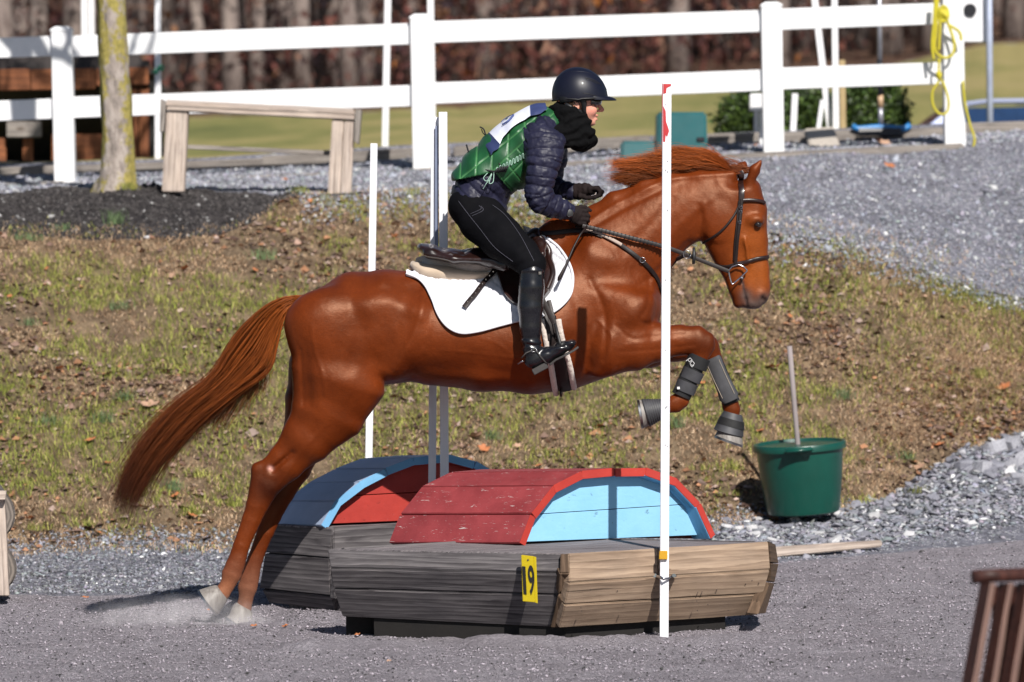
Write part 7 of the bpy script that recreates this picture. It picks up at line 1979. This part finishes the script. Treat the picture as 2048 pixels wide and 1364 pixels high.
smix(.55 * np.exp(-((bx - 1184) ** 2 + (by - 222) ** 2) / 130), (.66, .22, .17))
smix(.5 * np.exp(-((bx - 1204) ** 2 + (by - 221) ** 2) / 40), (.68, .24, .18))
smix(.85 * np.exp(-((bx - 1198) ** 2 / 40 + (by - 235) ** 2 / 14)), (.52, .13, .12))
np_mesh('body', bv_, bq_, SKIN, rider, True, sk)

# ---- materials for clothes
JACK = simple('navy_nylon', (.018, .018, .042), (.009, .009, .024), scale=10, rough=.5, bscale=45, bstr=.35, bdist=.004, spec=.32, rvar=.12)
def vest_mat():
    m, nt, b = new_mat('green_vest'); a = N(nt, 'ShaderNodeAttribute', attribute_name='col')
    v = coords(nt, (1, 1, 1), False)
    c = mixc(nt, 1.0, a.outputs['Color'], ramp(nt, noise_tex(nt, v, 16, 5), [(.3, (.75, .8, .75)), (.7, (1.15, 1.1, 1.15))]), 'MULTIPLY')
    nt.links.new(c, b.inputs['Base Color']); b.inputs['Roughness'].default_value = .45
    bump(nt, b, noise_tex(nt, v, 200, 3), .25, .001); return m
VEST = vest_mat()
BREE = simple('black_breeches', (.0045, .0045, .006), (.003, .003, .004), scale=14, rough=.8, bscale=300, bstr=.2, bdist=.0006, spec=.08)
BOOTM = simple('polished_black_leather', (.008, .008, .012), (.005, .005, .007), scale=8, rough=.27, bscale=8, bstr=.03, bdist=.003, coat=.15, rvar=.05)
SOLE = simple('worn_sole', (.055, .05, .048), (.025, .022, .022), scale=18, rough=.7, bscale=80, bstr=.5, bdist=.002)
GLOV = simple('dark_brown_gloves', (.017, .010, .010), (.009, .006, .006), scale=22, rough=.85, bscale=160, bstr=.35, bdist=.0012, spec=.2)
SCAR = simple('black_knit_scarf', (.0045, .0045, .005), (.002, .002, .0025), scale=30, rough=.95, bscale=220, bstr=.7, bdist=.002, spec=.10)
HELM = simple('navy_black_shell', (.006, .007, .018), (.005, .006, .014), scale=6, rough=.42, bscale=300, bstr=.04, bdist=.0005, coat=.12, spec=.3, rvar=.04)
HELT = simple('black_trim', (.008, .008, .010), rough=.5, bscale=100, bstr=.2, bdist=.001)
def garment(F, relax=1): return F.extract(relax)
def addpath(v, path, offs=None):
    """distance along and seam phase relative to a limb axis; path (k,3)"""
    path = np.array(path); best = np.full(len(v), 1e9); al = np.zeros(len(v)); acc = 0
    for a, b in zip(path[:-1], path[1:]):
        d = b - a; L = np.linalg.norm(d); u = d / L
        t = np.clip((v - a) @ u, 0, L); dist = np.linalg.norm(v - a - t[:, None] * u, axis=1)
        m = dist < best; best[m] = dist[m]; al[m] = acc + ((v - a) @ u)[m]; acc += L
    return al, best
# ---- jacket
J = Field(Vector(hp(880, 445, -.36)), Vector(hp(1165, 205, .36)), .0052)
def jn(l, s=1): return [(hp(a[0], a[1], a[4] if len(a) > 4 else 0), a[2] / PXM, a[3]) for a in l]
J.chain(jn([(944, 397, 46, .170), (972, 362, 52, .160), (1012, 325, 55, .165), (1056, 288, 54, .185), (1092, 258, 44, .165), (1112, 244, 28, .10)]), .04, cap=.05)
J.chain(jn([(940, 408, 40, .165), (985, 412, 30, .15)]), .03)
for s in (-1, 1): J.chain(jn([(1055, 290, 36, .07, s * .12), (1085, 282, 40, .06, s * .17)]), .03)
arm_n = [(1088, 286, 43, .068, -.185), (1088, 318, 36, .062, -.205), (1082, 350, 29, .056, -.218), (1077, 386, 27, .052, -.218), (1082, 402, 25, .050, -.210), (1106, 412, 23, .045, -.178), (1126, 420, 19, .038, -.15), (1139, 424, 17, .033, -.135)]
arm_f = [(1100, 284, 38, .066, .185), (1104, 320, 30, .058, .21), (1100, 352, 25, .052, .22), (1098, 366, 22, .048, .22), (1118, 376, 18, .040, .18), (1138, 382, 17, .033, .145), (1146, 384, 16, .032, .135)]
J.chain(jn(arm_n), .014); J.chain(jn(arm_f), .014)
jb = halfplane((885, 398), (1010, 428))
J.apply(lambda X, Y, Z: jb(X, Y, Z), Vector(hp(880, 450, -.4)), Vector(hp(1042, 395, .4)), .01, 'sub') if False else None
v, q = J.extract(1); n_ = vnormals(v, q)
jx, jy = proj(v)
pn_ = [hp(a[0], a[1], a[4]) for a in arm_n]; pf_ = [hp(a[0], a[1], a[4]) for a in arm_f]; pt_ = [hp(944, 400), hp(1012, 325), hp(1092, 258), hp(1112, 244)]
an, dn = addpath(v, pn_); af, df = addpath(v, pf_); at, dt = addpath(v, pt_)
arm = (dn < .085) | (df < .085)
al = np.where(dn < df, an, af); al = np.where(arm, al, at)
per = np.where(arm, .040, .044)
ph = (al / per + .12 * noise(jx / 20, jy / 20, v[:, 1] * 20)) % 1
disp = -.0045 * np.exp(-(np.minimum(ph, 1 - ph) / .10) ** 2) + .0015 * np.sin(np.pi * ph)
wr = np.clip(1 - np.abs(jy - 400) / 40, 0, 1) * (jx > 1055)
disp += .0035 * wr * np.sin((jx * .9 + jy * .5) / 3.6 + 2 * noise(jx / 14, jy / 14)) + .0055 * fbm(jx / 9, jy / 9, v[:, 1] * 30, 8, 3)
hem = jy - np.interp(jx, [885, 950, 1010, 1040], [396, 405, 420, 400])
v = v + n_ * disp[:, None]
# cut the hem: drop faces below the waist line
fc = hem[q].mean(1) > 4
fc &= (jx[q].mean(1) < 1045)
q = q[~fc]
np_mesh('jacket', v, q, JACK, rider, True)
# ---- vest
Vf = Field(Vector(hp(890, 400, -.26)), Vector(hp(1160, 200, .26)), .0042)
Vf.chain(jn([(936, 383, 50, .186), (972, 358, 60, .180), (1012, 324, 63, .186), (1054, 290, 62, .200), (1090, 262, 52, .165), (1108, 246, 40, .12)]), .04, cap=.045)
for s in (-1, 1):
    Vf.apply(halfplane((880, 369), (996, 345)) if False else (lambda X, Y, Z: 1.0 + 0 * X * Y * Z), (0, 0, 0), (0, 0, 0))
h1 = halfplane((996, 343), (880, 367)); h1b = halfplane((1022, 382), (994, 350)); h2 = halfplane((1060, 374), (1018, 384))
def cutlow(X, Y, Z):
    a = h1(X, Y, Z); b = h1b(X, Y, Z); c = h2(X, Y, Z)
    # negative = remove
    x0 = hp(993, 350)[0]; x1 = hp(1021, 380)[0]
    r = np.where(X < x0, a, np.where(X < x1, b, c)); return -r
SGN = 1
def finish_vest():
    D = Vf.D; X = Vf.ax[0][:, None, None]; Y = Vf.ax[1][None, :, None]; Z = Vf.ax[2][None, None, :]
    r = cutlow(X, Y, Z)
    # r < 0 on the side to remove
    probe_keep = cutlow(*[np.array(c) for c in hp(1000, 300)]); 
    sg = 1 if probe_keep > 0 else -1
    Vf.D = np.maximum(D, (-r * sg).astype(np.float32))
finish_vest()
for s in (-1, 1):
    Vf.cone(hp(1100, 305, s * .10), hp(1108, 300, s * .30), 47 / PXM, 47 / PXM, 52 / PXM, 52 / PXM, .012, 'sub', lat=(1, 0, 0))
    Vf.cone(hp(1125, 262, s * .10), hp(1130, 255, s * .30), 14 / PXM, 14 / PXM, k=.012, mode='sub', lat=(1, 0, 0))
v, q = Vf.extract(1); n_ = vnormals(v, q); vx, vy = proj(v)
# padded segments divided by stitched channels
u = (vx - 905) * .76 - (vy - 360) * .65            # along the back
w = (vx - 905) * .65 + (vy - 360) * .76            # down from the spine
row = np.minimum.reduce([np.abs(w - 8 - .03 * u), np.abs(w - 42 + .05 * u), np.abs(w - 74 + .08 * u)])
zig = np.abs(((u + 9 * np.sign(np.sin(w / 15))) / 27) % 1 - .5) * 27
dia = np.abs(((u * .8 + w * .75) / 34) % 1 - .5) * 26
seam = np.where(w < 42 - .05 * u, np.minimum(row, dia), np.minimum(row, zig))
lace = np.abs(w - (60 - .02 * u))
sm = np.exp(-(seam / 1.35) ** 2); v = v + n_ * (-.0045 * sm + .002)[:, None]
g0 = np.array([.010, .075, .024]); g1 = np.array([.075, .24, .085])
col = g0 + (g1 - g0) * (np.clip(sm, 0, 1) * .75)[:, None]
col = col * (1 + .25 * noise(vx / 18, vy / 18)[:, None])
np_mesh('vest', v, q, VEST, rider, True, col)
VB = BVHTree.FromPolygons([tuple(p) for p in v], [tuple(int(i) for i in f) for f in q])
CORD = simple('pale_green_cord', (.35, .55, .45), rough=.7, bstr=0)
BLKC = simple('black_cord', (.010, .010, .012), rough=.7, bstr=0)
def cord(name, pts, r, mat, off=.006, n=30, bvh=None, free=None):
    if free is None:
        ps, _ = hline(pts, off, n, bvh or VB)
    else: ps = [Vector(p) for p in polyline([tuple(hp(*p)) for p in pts], n)]
    mb = MB(); mb.tube(ps, r, 6); return mb.build(name, mat, rider, True)
zz = []
for i in range(11):
    x = 992 + i * 6.4; y = 341 - i * 3.5; zz += [(x, y + 5), (x + 1.5, y - 6), (x + 4.5, y - 7), (x + 3.5, y + 4)]
cord('vest_lacing', zz, .0019, CORD, .004, 150)
cord('lace_bow', [(975, 346, -.20), (967, 356, -.21), (974, 362, -.21), (984, 346, -.20), (978, 366, -.21), (986, 364, -.21), (988, 345, -.2)], .0018, CORD, free=1)
cord('lace_end', [(978, 360, -.205), (972, 368, -.21), (966, 378, -.2)], .0016, CORD, free=1)
cord('air_vest_cord', [(933, 290, 0), (938, 306, -.05), (948, 326, -.13), (966, 338, -.175), (990, 343, -.195), (1012, 342, -.2)], .0042, BLKC, free=1)
cord('air_vest_cord', [(960, 254, 0), (967, 258, -.01), (971, 268, -.01), (975, 274, -.04)], .0035, BLKC, free=1)
cord('air_vest_cord', [(963, 258, 0), (966, 266, 0), (973, 272, -.01)], .0025, BLKC, free=1)
cord('air_vest_cord', [(984, 300, -.14), (994, 320, -.18), (1006, 338, -.2)], .003, BLKC, free=1)
mb = MB()
for i in range(5): mb.tube([hp(990 + i * 5, 346 - i * 1.2, -.205), hp(996 + i * 5, 336 - i * 1.2, -.21)], .005, 6)
mb.build('cord_bundle', BLKC, rider, True); tag(rider.children[-1], kind='stuff')
# ---- number bib on the back
BIBW = simple('white_bib_cloth', (.72, .74, .84), (.62, .64, .76), scale=8, rough=.8, bscale=40, bstr=.4, bdist=.004)
BIBB = simple('blue_bib_cloth', (.030, .045, .15), (.018, .028, .09), scale=9, rough=.7, bscale=60, bstr=.4, bdist=.003)
BLUEP = simple('blue_print', (.06, .09, .26), rough=.7, bstr=0)
bib = thing('number_bib', 'white number bib with dark blue ends lying across the back of the green vest', 'number bib', hp(1020, 250))
def bibpart(name, near, ridge, mat, ns, lift=.020):
    A = polyline(near, ns); R_ = polyline(ridge, ns); rows = []
    for i in range(ns):
        a, _ = hs(A[i][0], A[i][1], lift, VB)
        y0 = a.y - (DH - 20)
        r = Vector(hp(R_[i][0] - 4, R_[i][1] - 5, 0)); 
        row = []
        for t in np.linspace(0, 1, 13):
            off = y0 * (1 - 2 * t)
            z = a.lerp(r, (math.sin(math.pi * t) ** .8))
            row.append(Vector((z.x, (DH - 20) + off, z.z + .0015 * math.sin(i * 1.9 + t * 7))))
        rows.append(row)
    for _ in range(3):
        rows = [rows[0]] + [[(rows[i - 1][j] + rows[i][j] * 2 + rows[i + 1][j]) / 4 for j in range(13)] for i in range(1, ns - 1)] + [rows[-1]]
    vs = [p for r in rows for p in r]; m_ = 13; nn = len(vs)
    dn_ = Vector((.55, 0, -.7)) * .004
    vs2 = vs + [p + dn_ for p in vs]; f = []
    for i in range(ns - 1):
        for j in range(m_ - 1):
            a = i * m_ + j; f.append((a, a + 1, a + m_ + 1, a + m_)); f.append((nn + a, nn + a + m_, nn + a + m_ + 1, nn + a + 1))
    for i in range(ns - 1):
        for j in (0, m_ - 1):
            a = i * m_ + j; f.append((a, a + m_, nn + a + m_, nn + a))
    for j in range(m_ - 1):
        for i in (0, ns - 1):
            a = i * m_ + j; f.append((a, a + 1, nn + a + 1, nn + a))
    o = np_mesh(name, np.array([tuple(p) for p in vs2]), np.array(f), mat, bib, True); fix_smooth(o, .8)
    return rows
bibpart('shoulder_yoke', [(1064, 236), (1078, 231), (1094, 224)], [(1064, 215), (1078, 211), (1094, 211)], BIBB, 10)
rows_ = bibpart('number_panel', [(1000, 291), (1012, 274), (1030, 256), (1048, 245), (1064, 236)], [(982, 270), (996, 257), (1020, 240), (1043, 226), (1064, 215)], BIBW, 22)
bibpart('waist_band', [(984, 307), (992, 300), (1000, 291)], [(967, 285), (974, 277), (982, 270)], BIBB, 10)
# the visible part of the printed number
dg = []
for a in np.linspace(-2.6, 2.4, 22):
    i = int(np.clip(10 + math.cos(a) * 3.2, 0, 20)); j = 2 + (1 + math.sin(a)) * 1.3; j0 = int(j); f_ = j - j0
    p = rows_[i][j0].lerp(rows_[i][j0 + 1], f_); dg.append(p + Vector((-.004, -.006, .004)))
mb = MB(); mb.tube(dg, .0045, 6, squash=.35); mb.build('printed_digit', BLUEP, bib, True)
# ---- breeches
Bf = Field(Vector(hp(880, 565, -.46)), Vector(hp(1110, 375, .46)), .0055)
for s in (-1, 1):
    Bf.chain(jn([(944, 412, 45, .095, s * .075), (965, 440, 47, .090, s * .13), (1005, 478, 43, .080, s * .245), (1045, 510, 34, .066, s * .325), (1064, 528, 27, .056, s * .352), (1064, 556, 24, .050, s * .365)]), .016)
    Bf.ell(hp(932, 412, s * .085), (.075, .072, .095), .03)
v, q = Bf.extract(1); n_ = vnormals(v, q); x, y = proj(v)
v = v + n_ * (.0022 * fbm(x / 16, y / 16, v[:, 1] * 20, 4, 3) + .0025 * np.clip(1 - np.hypot(x - 1050, y - 530) / 45, 0, 1) * np.sin((x + y * 2) / 7))[:, None]
np_mesh('breeches', v, q, BREE, rider, True)
BB_ = BVHTree.FromPolygons([tuple(p) for p in v], [tuple(int(i) for i in f) for f in q])
GREYT = simple('grey_topstitch', (.10, .10, .13), rough=.8, bstr=0)
for nm, pts in (('side_seam', [(917, 402), (938, 430), (962, 460), (990, 495), (1026, 523)]), ('front_seam', [(985, 410), (1010, 430), (1040, 470), (1068, 522)]), ('pocket_stitching', [(962, 412), (966, 421), (944, 432)]), ('pocket_stitching', [(958, 411), (962, 418), (941, 428)])):
    cord(nm, pts, .0008, GREYT, .0012, 40, BB_)
# ---- tall boots
for s in (-1, 1):
    Tf = Field(Vector(hp(1020, 765, s * .37 - .09)), Vector(hp(1170, 520, s * .37 + .09)), .0042)
    Tf.chain(jn([(1064, 540, 23.5, .053, s * .362), (1063, 575, 25, .056, s * .368), (1061, 615, 24.5, .055, s * .372), (1061, 655, 21, .047, s * .374), (1062, 682, 18.5, .041, s * .374), (1064, 700, 18, .038, s * .374)]), .008)
    Tf.chain(jn([(1066, 700, 19, .037, s * .374), (1069, 718, 17, .036, s * .374), (1090, 712, 15, .036, s * .374), (1120, 697, 12, .040, s * .374), (1143, 687, 9.5, .038, s * .374)]), .012)
    Tf.ell(hp(1064, 722, s * .374), (.036, .03, .034), .012)
    v, q = Tf.extract(1); n_ = vnormals(v, q); x, y = proj(v)
    wv = np.exp(-((y - 688) / 14) ** 2)
    v = v + n_ * (.0035 * wv * np.sin(y / 2.3 + 1.5 * noise(x / 12, y / 12)) + .0035 * np.exp(-((y - 541) / 3.0) ** 2) + .0012 * noise(x / 20, y / 26))[:, None]
    tbn = np_mesh('tall_boot', v, q, BOOTM, rider, True)
    ax_ = Vector(hp(1150, 700, 0)) - Vector(hp(1072, 742, 0)); up_ = Vector((0, 1, 0)).cross(ax_).normalized() * -1
    # heel block and sole follow the underside of the foot
    hc = Vector(hp(1080, 737, s * .374)); Rf = frame_from(ax_, (0, 0, 1))
    mb = MB(); mb.box(hc, (.036, .034, .014), Rf); h_ = mb.build('heel', SOLE, tbn, False, .003)
    def solept(x, y, w): return [(hp(x, y, s * .374 - w)), (hp(x, y, s * .374 + w))]
    pr = [(1098, 728, .026), (1110, 718, .032), (1128, 709, .040), (1146, 699, .036), (1156, 692, .018)]
    mb = MB(); top_ = []; bt_ = []
    R = []
    for (a, b, w) in pr:
        c = Vector(hp(a, b, s * .374)); R.append([c + Vector((0, -w, 0)), c + Vector((0, w, 0)), c + up_ * -.009 + Vector((0, w, 0)), c + up_ * -.009 + Vector((0, -w, 0))])
    mb.rings(R); mb.build('sole', SOLE, tbn, False, .002)
    sp_ = [(1041, 718), (1046, 708), (1068, 699), (1078, 712), (1094, 728)]
    # spur and strap
    q_ = [Vector(hp(x_, y_, s * .374 + s * .040)) for x_, y_ in ((1043, 716), (1052, 706), (1070, 698))]
    mb = MB(); mb.tube(q_, .003, 6); mb.tube([Vector(hp(1070, 698, s * .414)), Vector(hp(1080, 712, s * .414)), Vector(hp(1093, 727, s * .408))], .004, 6, squash=.5); mb.build('spur_strap', SOLE, tbn, True); tag(tbn.children[-1], kind='stuff')
    mb = MB(); mb.tube([Vector(hp(1046, 722, s * .40)), Vector(hp(1036, 727, s * .374))], .004, 8); mb.build('spur', STEEL, tbn, True)
    mb = MB(); mb.tube([Vector(hp(1068 + a * 5, 700 + b * 3.4, s * .418)) for a, b in ((-1, -1), (1, -1), (1, 1), (-1, 1), (-1, -1))], .0013, 5); mb.build('spur_buckle', STEEL, tbn, True)
    mb = MB(); mb.box(hp(1080, 546, s * .416), (.006, .002, .006)); mb.build('boot_badge', STEEL, tbn)
# ---- gloves with real fingers
def finger(F, pts, r0, r1): F.chain([(tuple(p), r0 + (r1 - r0) * i / (len(pts) - 1), r0 + (r1 - r0) * i / (len(pts) - 1)) for i, p in enumerate(pts)], .004)
G1 = Field(Vector(hp(1128, 475, -.26)), Vector(hp(1195, 398, -.03)), .0036)
G1.chain([(hp(1142, 425, -.135), .034, .030), (hp(1152, 430, -.13), .036, .026), (hp(1164, 436, -.125), .040, .022)], .01)
for i, (kx, ky) in enumerate(((1172, 422), (1175, 430.5), (1174, 439), (1169, 447))):
    r = (.0105, .0108, .0103, .009)[i]
    k_ = Vector(hp(kx, ky, -.137)); m1 = Vector(hp(kx + 2, ky + 3, -.112)); m2 = Vector(hp(kx - 8, ky + 8, -.095)); m3 = Vector(hp(kx - 16, ky + 6, -.105))
    finger(G1, [Vector(hp(kx - 12, ky - 1, -.138)), k_, m1, m2, m3], r, r * .8)
finger(G1, [hp(1150, 418, -.118), hp(1162, 414, -.108), hp(1172, 416, -.10), hp(1180, 421, -.098)], .0115, .009)
v, q = G1.extract(1); n_ = vnormals(v, q); x, y = proj(v); v = v + n_ * (.0009 * np.sin(x / 1.6 + y / 3) + .0012 * noise(x / 5, y / 5))[:, None]
np_mesh('glove', v, q, GLOV, rider, True)
G2 = Field(Vector(hp(1132, 420, .03)), Vector(hp(1220, 358, .24)), .0036)
G2.chain([(hp(1145, 384, .135), .033, .030), (hp(1156, 383, .125), .036, .030), (hp(1172, 380, .115), .030, .038), (hp(1182, 381, .11), .022, .040)], .01)
for i, yo in enumerate((.078, .100, .122, .142)):
    r = (.0105, .0108, .0103, .009)[i]; dx = (0, 3, 2, -4)[i]
    finger(G2, [hp(1178 + dx, 378, yo), hp(1192 + dx, 376, yo - .002), hp(1201 + dx, 383, yo - .006), hp(1199 + dx, 391, yo - .008)], r, r * .85)
finger(G2, [hp(1160, 392, .09), hp(1174, 396, .075), hp(1188, 395, .07), hp(1198, 391, .068)], .0115, .009)
v, q = G2.extract(1); n_ = vnormals(v, q); x, y = proj(v); v = v + n_ * (.0009 * np.sin(x / 1.6) + .0012 * noise(x / 5, y / 5))[:, None]
np_mesh('glove', v, q, GLOV, rider, True)
# watch
w0 = Vector(hp(1139, 426, -.172)); wa = Vector(hp(1145, 428, -.135)) - Vector(hp(1130, 422, -.14))
loft('watch_case', [(w0 + Vector((.001, .006, 0)), .017, .017, (0.25, -1, .1)), (w0 + Vector((.001, -.006, 0)), .018, .018, (.25, -1, .1)), (w0 + Vector((.0, -.008, 0)), .014, .014, (.25, -1, .1))], BLACKRUB, rider, 20, lat=(1, 0, 0), sharp=.6)
loft('watch_bezel', [(w0 + Vector((.001, -.005, 0)), .0185, .0185, (.25, -1, .1)), (w0 + Vector((.001, -.0065, 0)), .0185, .0185, (.25, -1, .1))], STEEL, rider, 24, lat=(1, 0, 0))
# ---- scarf
Sf = Field(Vector(hp(1070, 312, -.17)), Vector(hp(1200, 205, .17)), .0045)
ring = [(math.cos(a), math.sin(a)) for a in np.linspace(0, 2 * math.pi, 17)]
for (cx, cy, tx, ty, rr, rad, ly) in ((1140, 236, 26, 12, 1, .036, .085), (1146, 258, 30, 20, 1, .036, .095), (1132, 270, 34, 18, 1, .030, .105)):
    pts = [(hp(cx + tx * c, cy + ty * c + 4 * s_, ly * s_), rad, rad) for c, s_ in ring]
    Sf.chain(pts, .02)
Sf.chain([(hp(1172, 262, -.04), .03, .03), (hp(1160, 280, -.09), .028, .03), (hp(1130, 284, -.12), .030, .03), (hp(1105, 284, -.135), .034, .028), (hp(1090, 290, -.14), .026, .02)], .02)
Sf.chain([(hp(1150, 272, -.08), .034, .03), (hp(1120, 272, -.125), .034, .03), (hp(1098, 268, -.145), .030, .022)], .02)
v, q = Sf.extract(1); n_ = vnormals(v, q); x, y = proj(v)
fold = np.sin((y * 1.0 + x * .45) / 3.4 + 3.2 * noise(x / 22, y / 22, v[:, 1] * 14, 6))
v = v + n_ * (.0050 * fold + .006 * fbm(x / 9, y / 9, v[:, 1] * 30, 2, 3))[:, None]
np_mesh('scarf', v, q, SCAR, rider, True)
fr = []
for i in range(70):
    t = rng.random(); a = np.array([1086 + 6 * rng.normal() * .5, 266 + 34 * t]); l_ = rng.uniform(4, 12); o_ = -.15 + rng.normal() * .008
    fr.append([hp(a[0] + 4, a[1], o_), hp(a[0] - l_ * .4, a[1] + l_ * .3, o_ - .004), hp(a[0] - l_, a[1] + l_ * rng.uniform(.1, .9), o_)])
hair_mesh('scarf_fringe', np.array(fr), np.full(70, .0011), np.full((70, 3, 3), .006), hair_mat('fringe', .9), rider)
# ---- helmet
helm = thing('riding_helmet', 'dark navy riding helmet with a short peak on the rider\'s head', 'helmet', hp(1157, 190))
def dome(sc, zlift=0.0):
    R = []; c = Vector(hp(1157, 191)); rx, ry, rz = .121 * sc, .103 * sc, .127 * sc
    na, ne = 56, 22
    for j in range(ne + 1):
        t = j / ne; r = []
        for i in range(na):
            a = 2 * math.pi * i / na; ca, sa = math.cos(a), math.sin(a)
            # lower edge: low at the nape, high over the ears and brow
            back = max(0, -ca)
            e0 = -math.radians(10 + 4 * ca) if ca < 0 else -math.radians(8 - 8 * ca)
            e0 -= math.radians(10) * back ** 2
            e = e0 + (math.pi / 2 - e0) * t
            ce = math.cos(e); se = math.sin(e)
            ce = abs(ce) ** .92
            x = rx * ce * ca * (1.0 if ca > 0 else 1.0); y = ry * ce * sa; z = rz * (se if se > 0 else se * .95)
            # slight taper to the front
            x += .012 * (ca > 0) * ca * ce * (1 - t) - .006 * se
            p = Vector((x, y, z)); 
            tilt = math.radians(6); p = Vector((p.x * math.cos(tilt) + p.z * math.sin(tilt), p.y, -p.x * math.sin(tilt) + p.z * math.cos(tilt)))
            r.append(c + p)
        R.append(r)
    return R
R = dome(1.0); Ri = dome(.90)
mb = MB(); mb.rings(list(reversed(Ri)) + R, cap=True)
sh = mb.build('shell', HELM, helm, True); fix_smooth(sh, .9)
HV = BVHTree.FromPolygons([tuple(p) for r in R for p in r], [(j * 56 + i, j * 56 + (i + 1) % 56, (j + 1) * 56 + (i + 1) % 56, (j + 1) * 56 + i) for j in range(22) for i in range(56)])
# centre panel, ridge line, vents, rim
for nm, pts, r_ in (('ridge', [(1106, 190), (1112, 160), (1132, 146), (1160, 143), (1188, 150), (1207, 168), (1213, 180)], .0016), ('vent_groove', [(1170, 156), (1182, 158), (1194, 164), (1203, 171)], .0022), ('vent_groove', [(1172, 159), (1184, 162), (1195, 168)], .0018), ('visor_groove', [(1166, 186), (1178, 188), (1192, 192), (1206, 194)], .0017)):
    ps, ns = hline(pts, .0006, 30, HV); mb = MB(); mb.tube(ps, r_, 6, squash=.5); mb.build(nm, HELT if nm != 'ridge' else HELM, helm, True)
mb = MB(); mb.tube([p for p in R[0]] + [R[0][0]], .0045, 6); mb.build('rim', HELT, helm, True)
# peak
rows = []
for j, t in enumerate(np.linspace(0, 1, 8)):
    r = []
    for i in range(21):
        a = math.radians(-66 + 132 * i / 20); ca, sa = math.cos(a), math.sin(a)
        b = Vector(hp(1157, 191)) + Vector((.123 * ca + .008, .098 * sa, -.004 - .004 * ca))
        tip = Vector(hp(1157, 191)) + Vector((.123 * ca + .008 + .040 * max(0, ca) ** 1.3, .098 * sa, -.010 - .018 * ca + .004 * (1 - ca)))
        p = b.lerp(tip, t); p.z += .006 * math.sin(t * 2.5) - .010 * abs(sa) ** 2 * t; r.append(p)
    rows.append(r)
vs = [tuple(p + Vector((0, 0, .002))) for r in rows for p in r] + [tuple(p - Vector((0, 0, .0015))) for r in rows for p in r]; m_ = 21; nn = 8 * 21; f = []
for i in range(7):
    for j in range(20):
        a = i * m_ + j; f.append((a, a + 1, a + m_ + 1, a + m_)); f.append((nn + a, nn + a + m_, nn + a + m_ + 1, nn + a + 1))
for j in range(20):
    for i in (0, 7):
        a = i * m_ + j; f.append((a, a + 1, nn + a + 1, nn + a))
for i in range(7):
    for j in (0, 20):
        a = i * m_ + j; f.append((a, a + m_, nn + a + m_, nn + a))
o = np_mesh('peak', np.array(vs), np.array(f), HELM, helm, True); fix_smooth(o, .8)
for s in (-1, 1):
    mb = MB()
    mb.tube([hp(1161, 192, s * .088), hp(1168, 206, s * .080), hp(1168, 222, s * .068), hp(1172, 238, s * .05)], [.016, .013, .010, .007], 8, squash=.5, up=(0, 1, 0))
    mb.build('harness_strap', HELT, helm, True)
    mb = MB(); mb.tube([hp(1130, 208, s * .083), hp(1145, 216, s * .082), hp(1160, 222, s * .074), hp(1171, 235, s * .055)], [.010, .008, .007, .006], 8, squash=.5, up=(0, 1, 0)); mb.build('harness_strap', HELT, helm, True)
    mb = MB(); mb.tube([hp(1120, 200, s * .08), hp(1140, 198, s * .09), hp(1160, 194, s * .092), hp(1172, 192, s * .085)], [.016, .014, .014, .012], 8, squash=.4, up=(0, 1, 0)); mb.build('padding', HELT, helm, True)
mb = MB(); mb.tube([hp(1172, 240, y) for y in (-.05, -.02, .02, .05)], .006, 8); mb.build('chin_strap', HELT, helm, True)
# hair under the helmet
n = 260; t = np.linspace(0, 1, 8)[None, :]; rx = rng.uniform(1132, 1152, n)[:, None]; ry = rng.uniform(204, 214, n)[:, None]
w = Pn(rx - 8 * t * rng.random((n, 1)), ry + (10 + 4 * rng.random((n, 1))) * t ** 1.2 - 2 * np.sin(t * 3), DH + rng.choice([-1, 1], (n, 1)) * (.076 + .008 * rng.random((n, 1))) * (1 - .2 * t))
hair_mesh('hair', w, np.full(n, .0011), np.tile(np.array([.30, .20, .13]), (n, 8, 1)) * rng.uniform(.5, 1.3, (n, 1, 1)), HAIRM, rider)
# ---- sunglasses
sg = thing('sunglasses', 'black wraparound sunglasses on the rider\'s face', 'sunglasses', hp(1190, 204))
LENS = simple('black_lens', (.004, .004, .005), rough=.08, bstr=0, coat=1)
for s in (-1, 1):
    pts = [[hp(x_, y_, s * o_) for x_, y_ in ((xa, 197.5), (xb, 210.5))] for xa, xb, o_ in ((1203, 1201.5, .010), (1202, 1200, .026), (1198, 1196, .042), (1190, 1188, .055), (1182, 1182, .062))]
    mb = MB(); R = []
    for (a, b) in pts:
        a, b = Vector(a), Vector(b); m_ = (a + b) / 2
        R.append([a, a.lerp(b, .25) + Vector((.0025, s * .0015, 0)), m_ + Vector((.0035, s * .002, 0)), b.lerp(a, .2) + Vector((.002, s * .001, 0)), b, m_ - Vector((.001, s * .001, 0))])
    mb.rings(R); mb.build('lens', LENS, sg, True)
    mb = MB(); mb.tube([hp(1201, 197.5, s * .030), hp(1192, 197, s * .055), hp(1180, 199, s * .066), hp(1165, 201, s * .072), hp(1152, 204, s * .078)], [.003, .004, .005, .004, .003], 8, squash=.5, up=(0, 1, 0)); mb.build('temple', HELT, sg, True)
mb = MB(); mb.tube([hp(1203.5, 200, -.012), hp(1205, 201, 0), hp(1203.5, 200, .012)], .0028, 6); mb.build('bridge', HELT, sg, True)
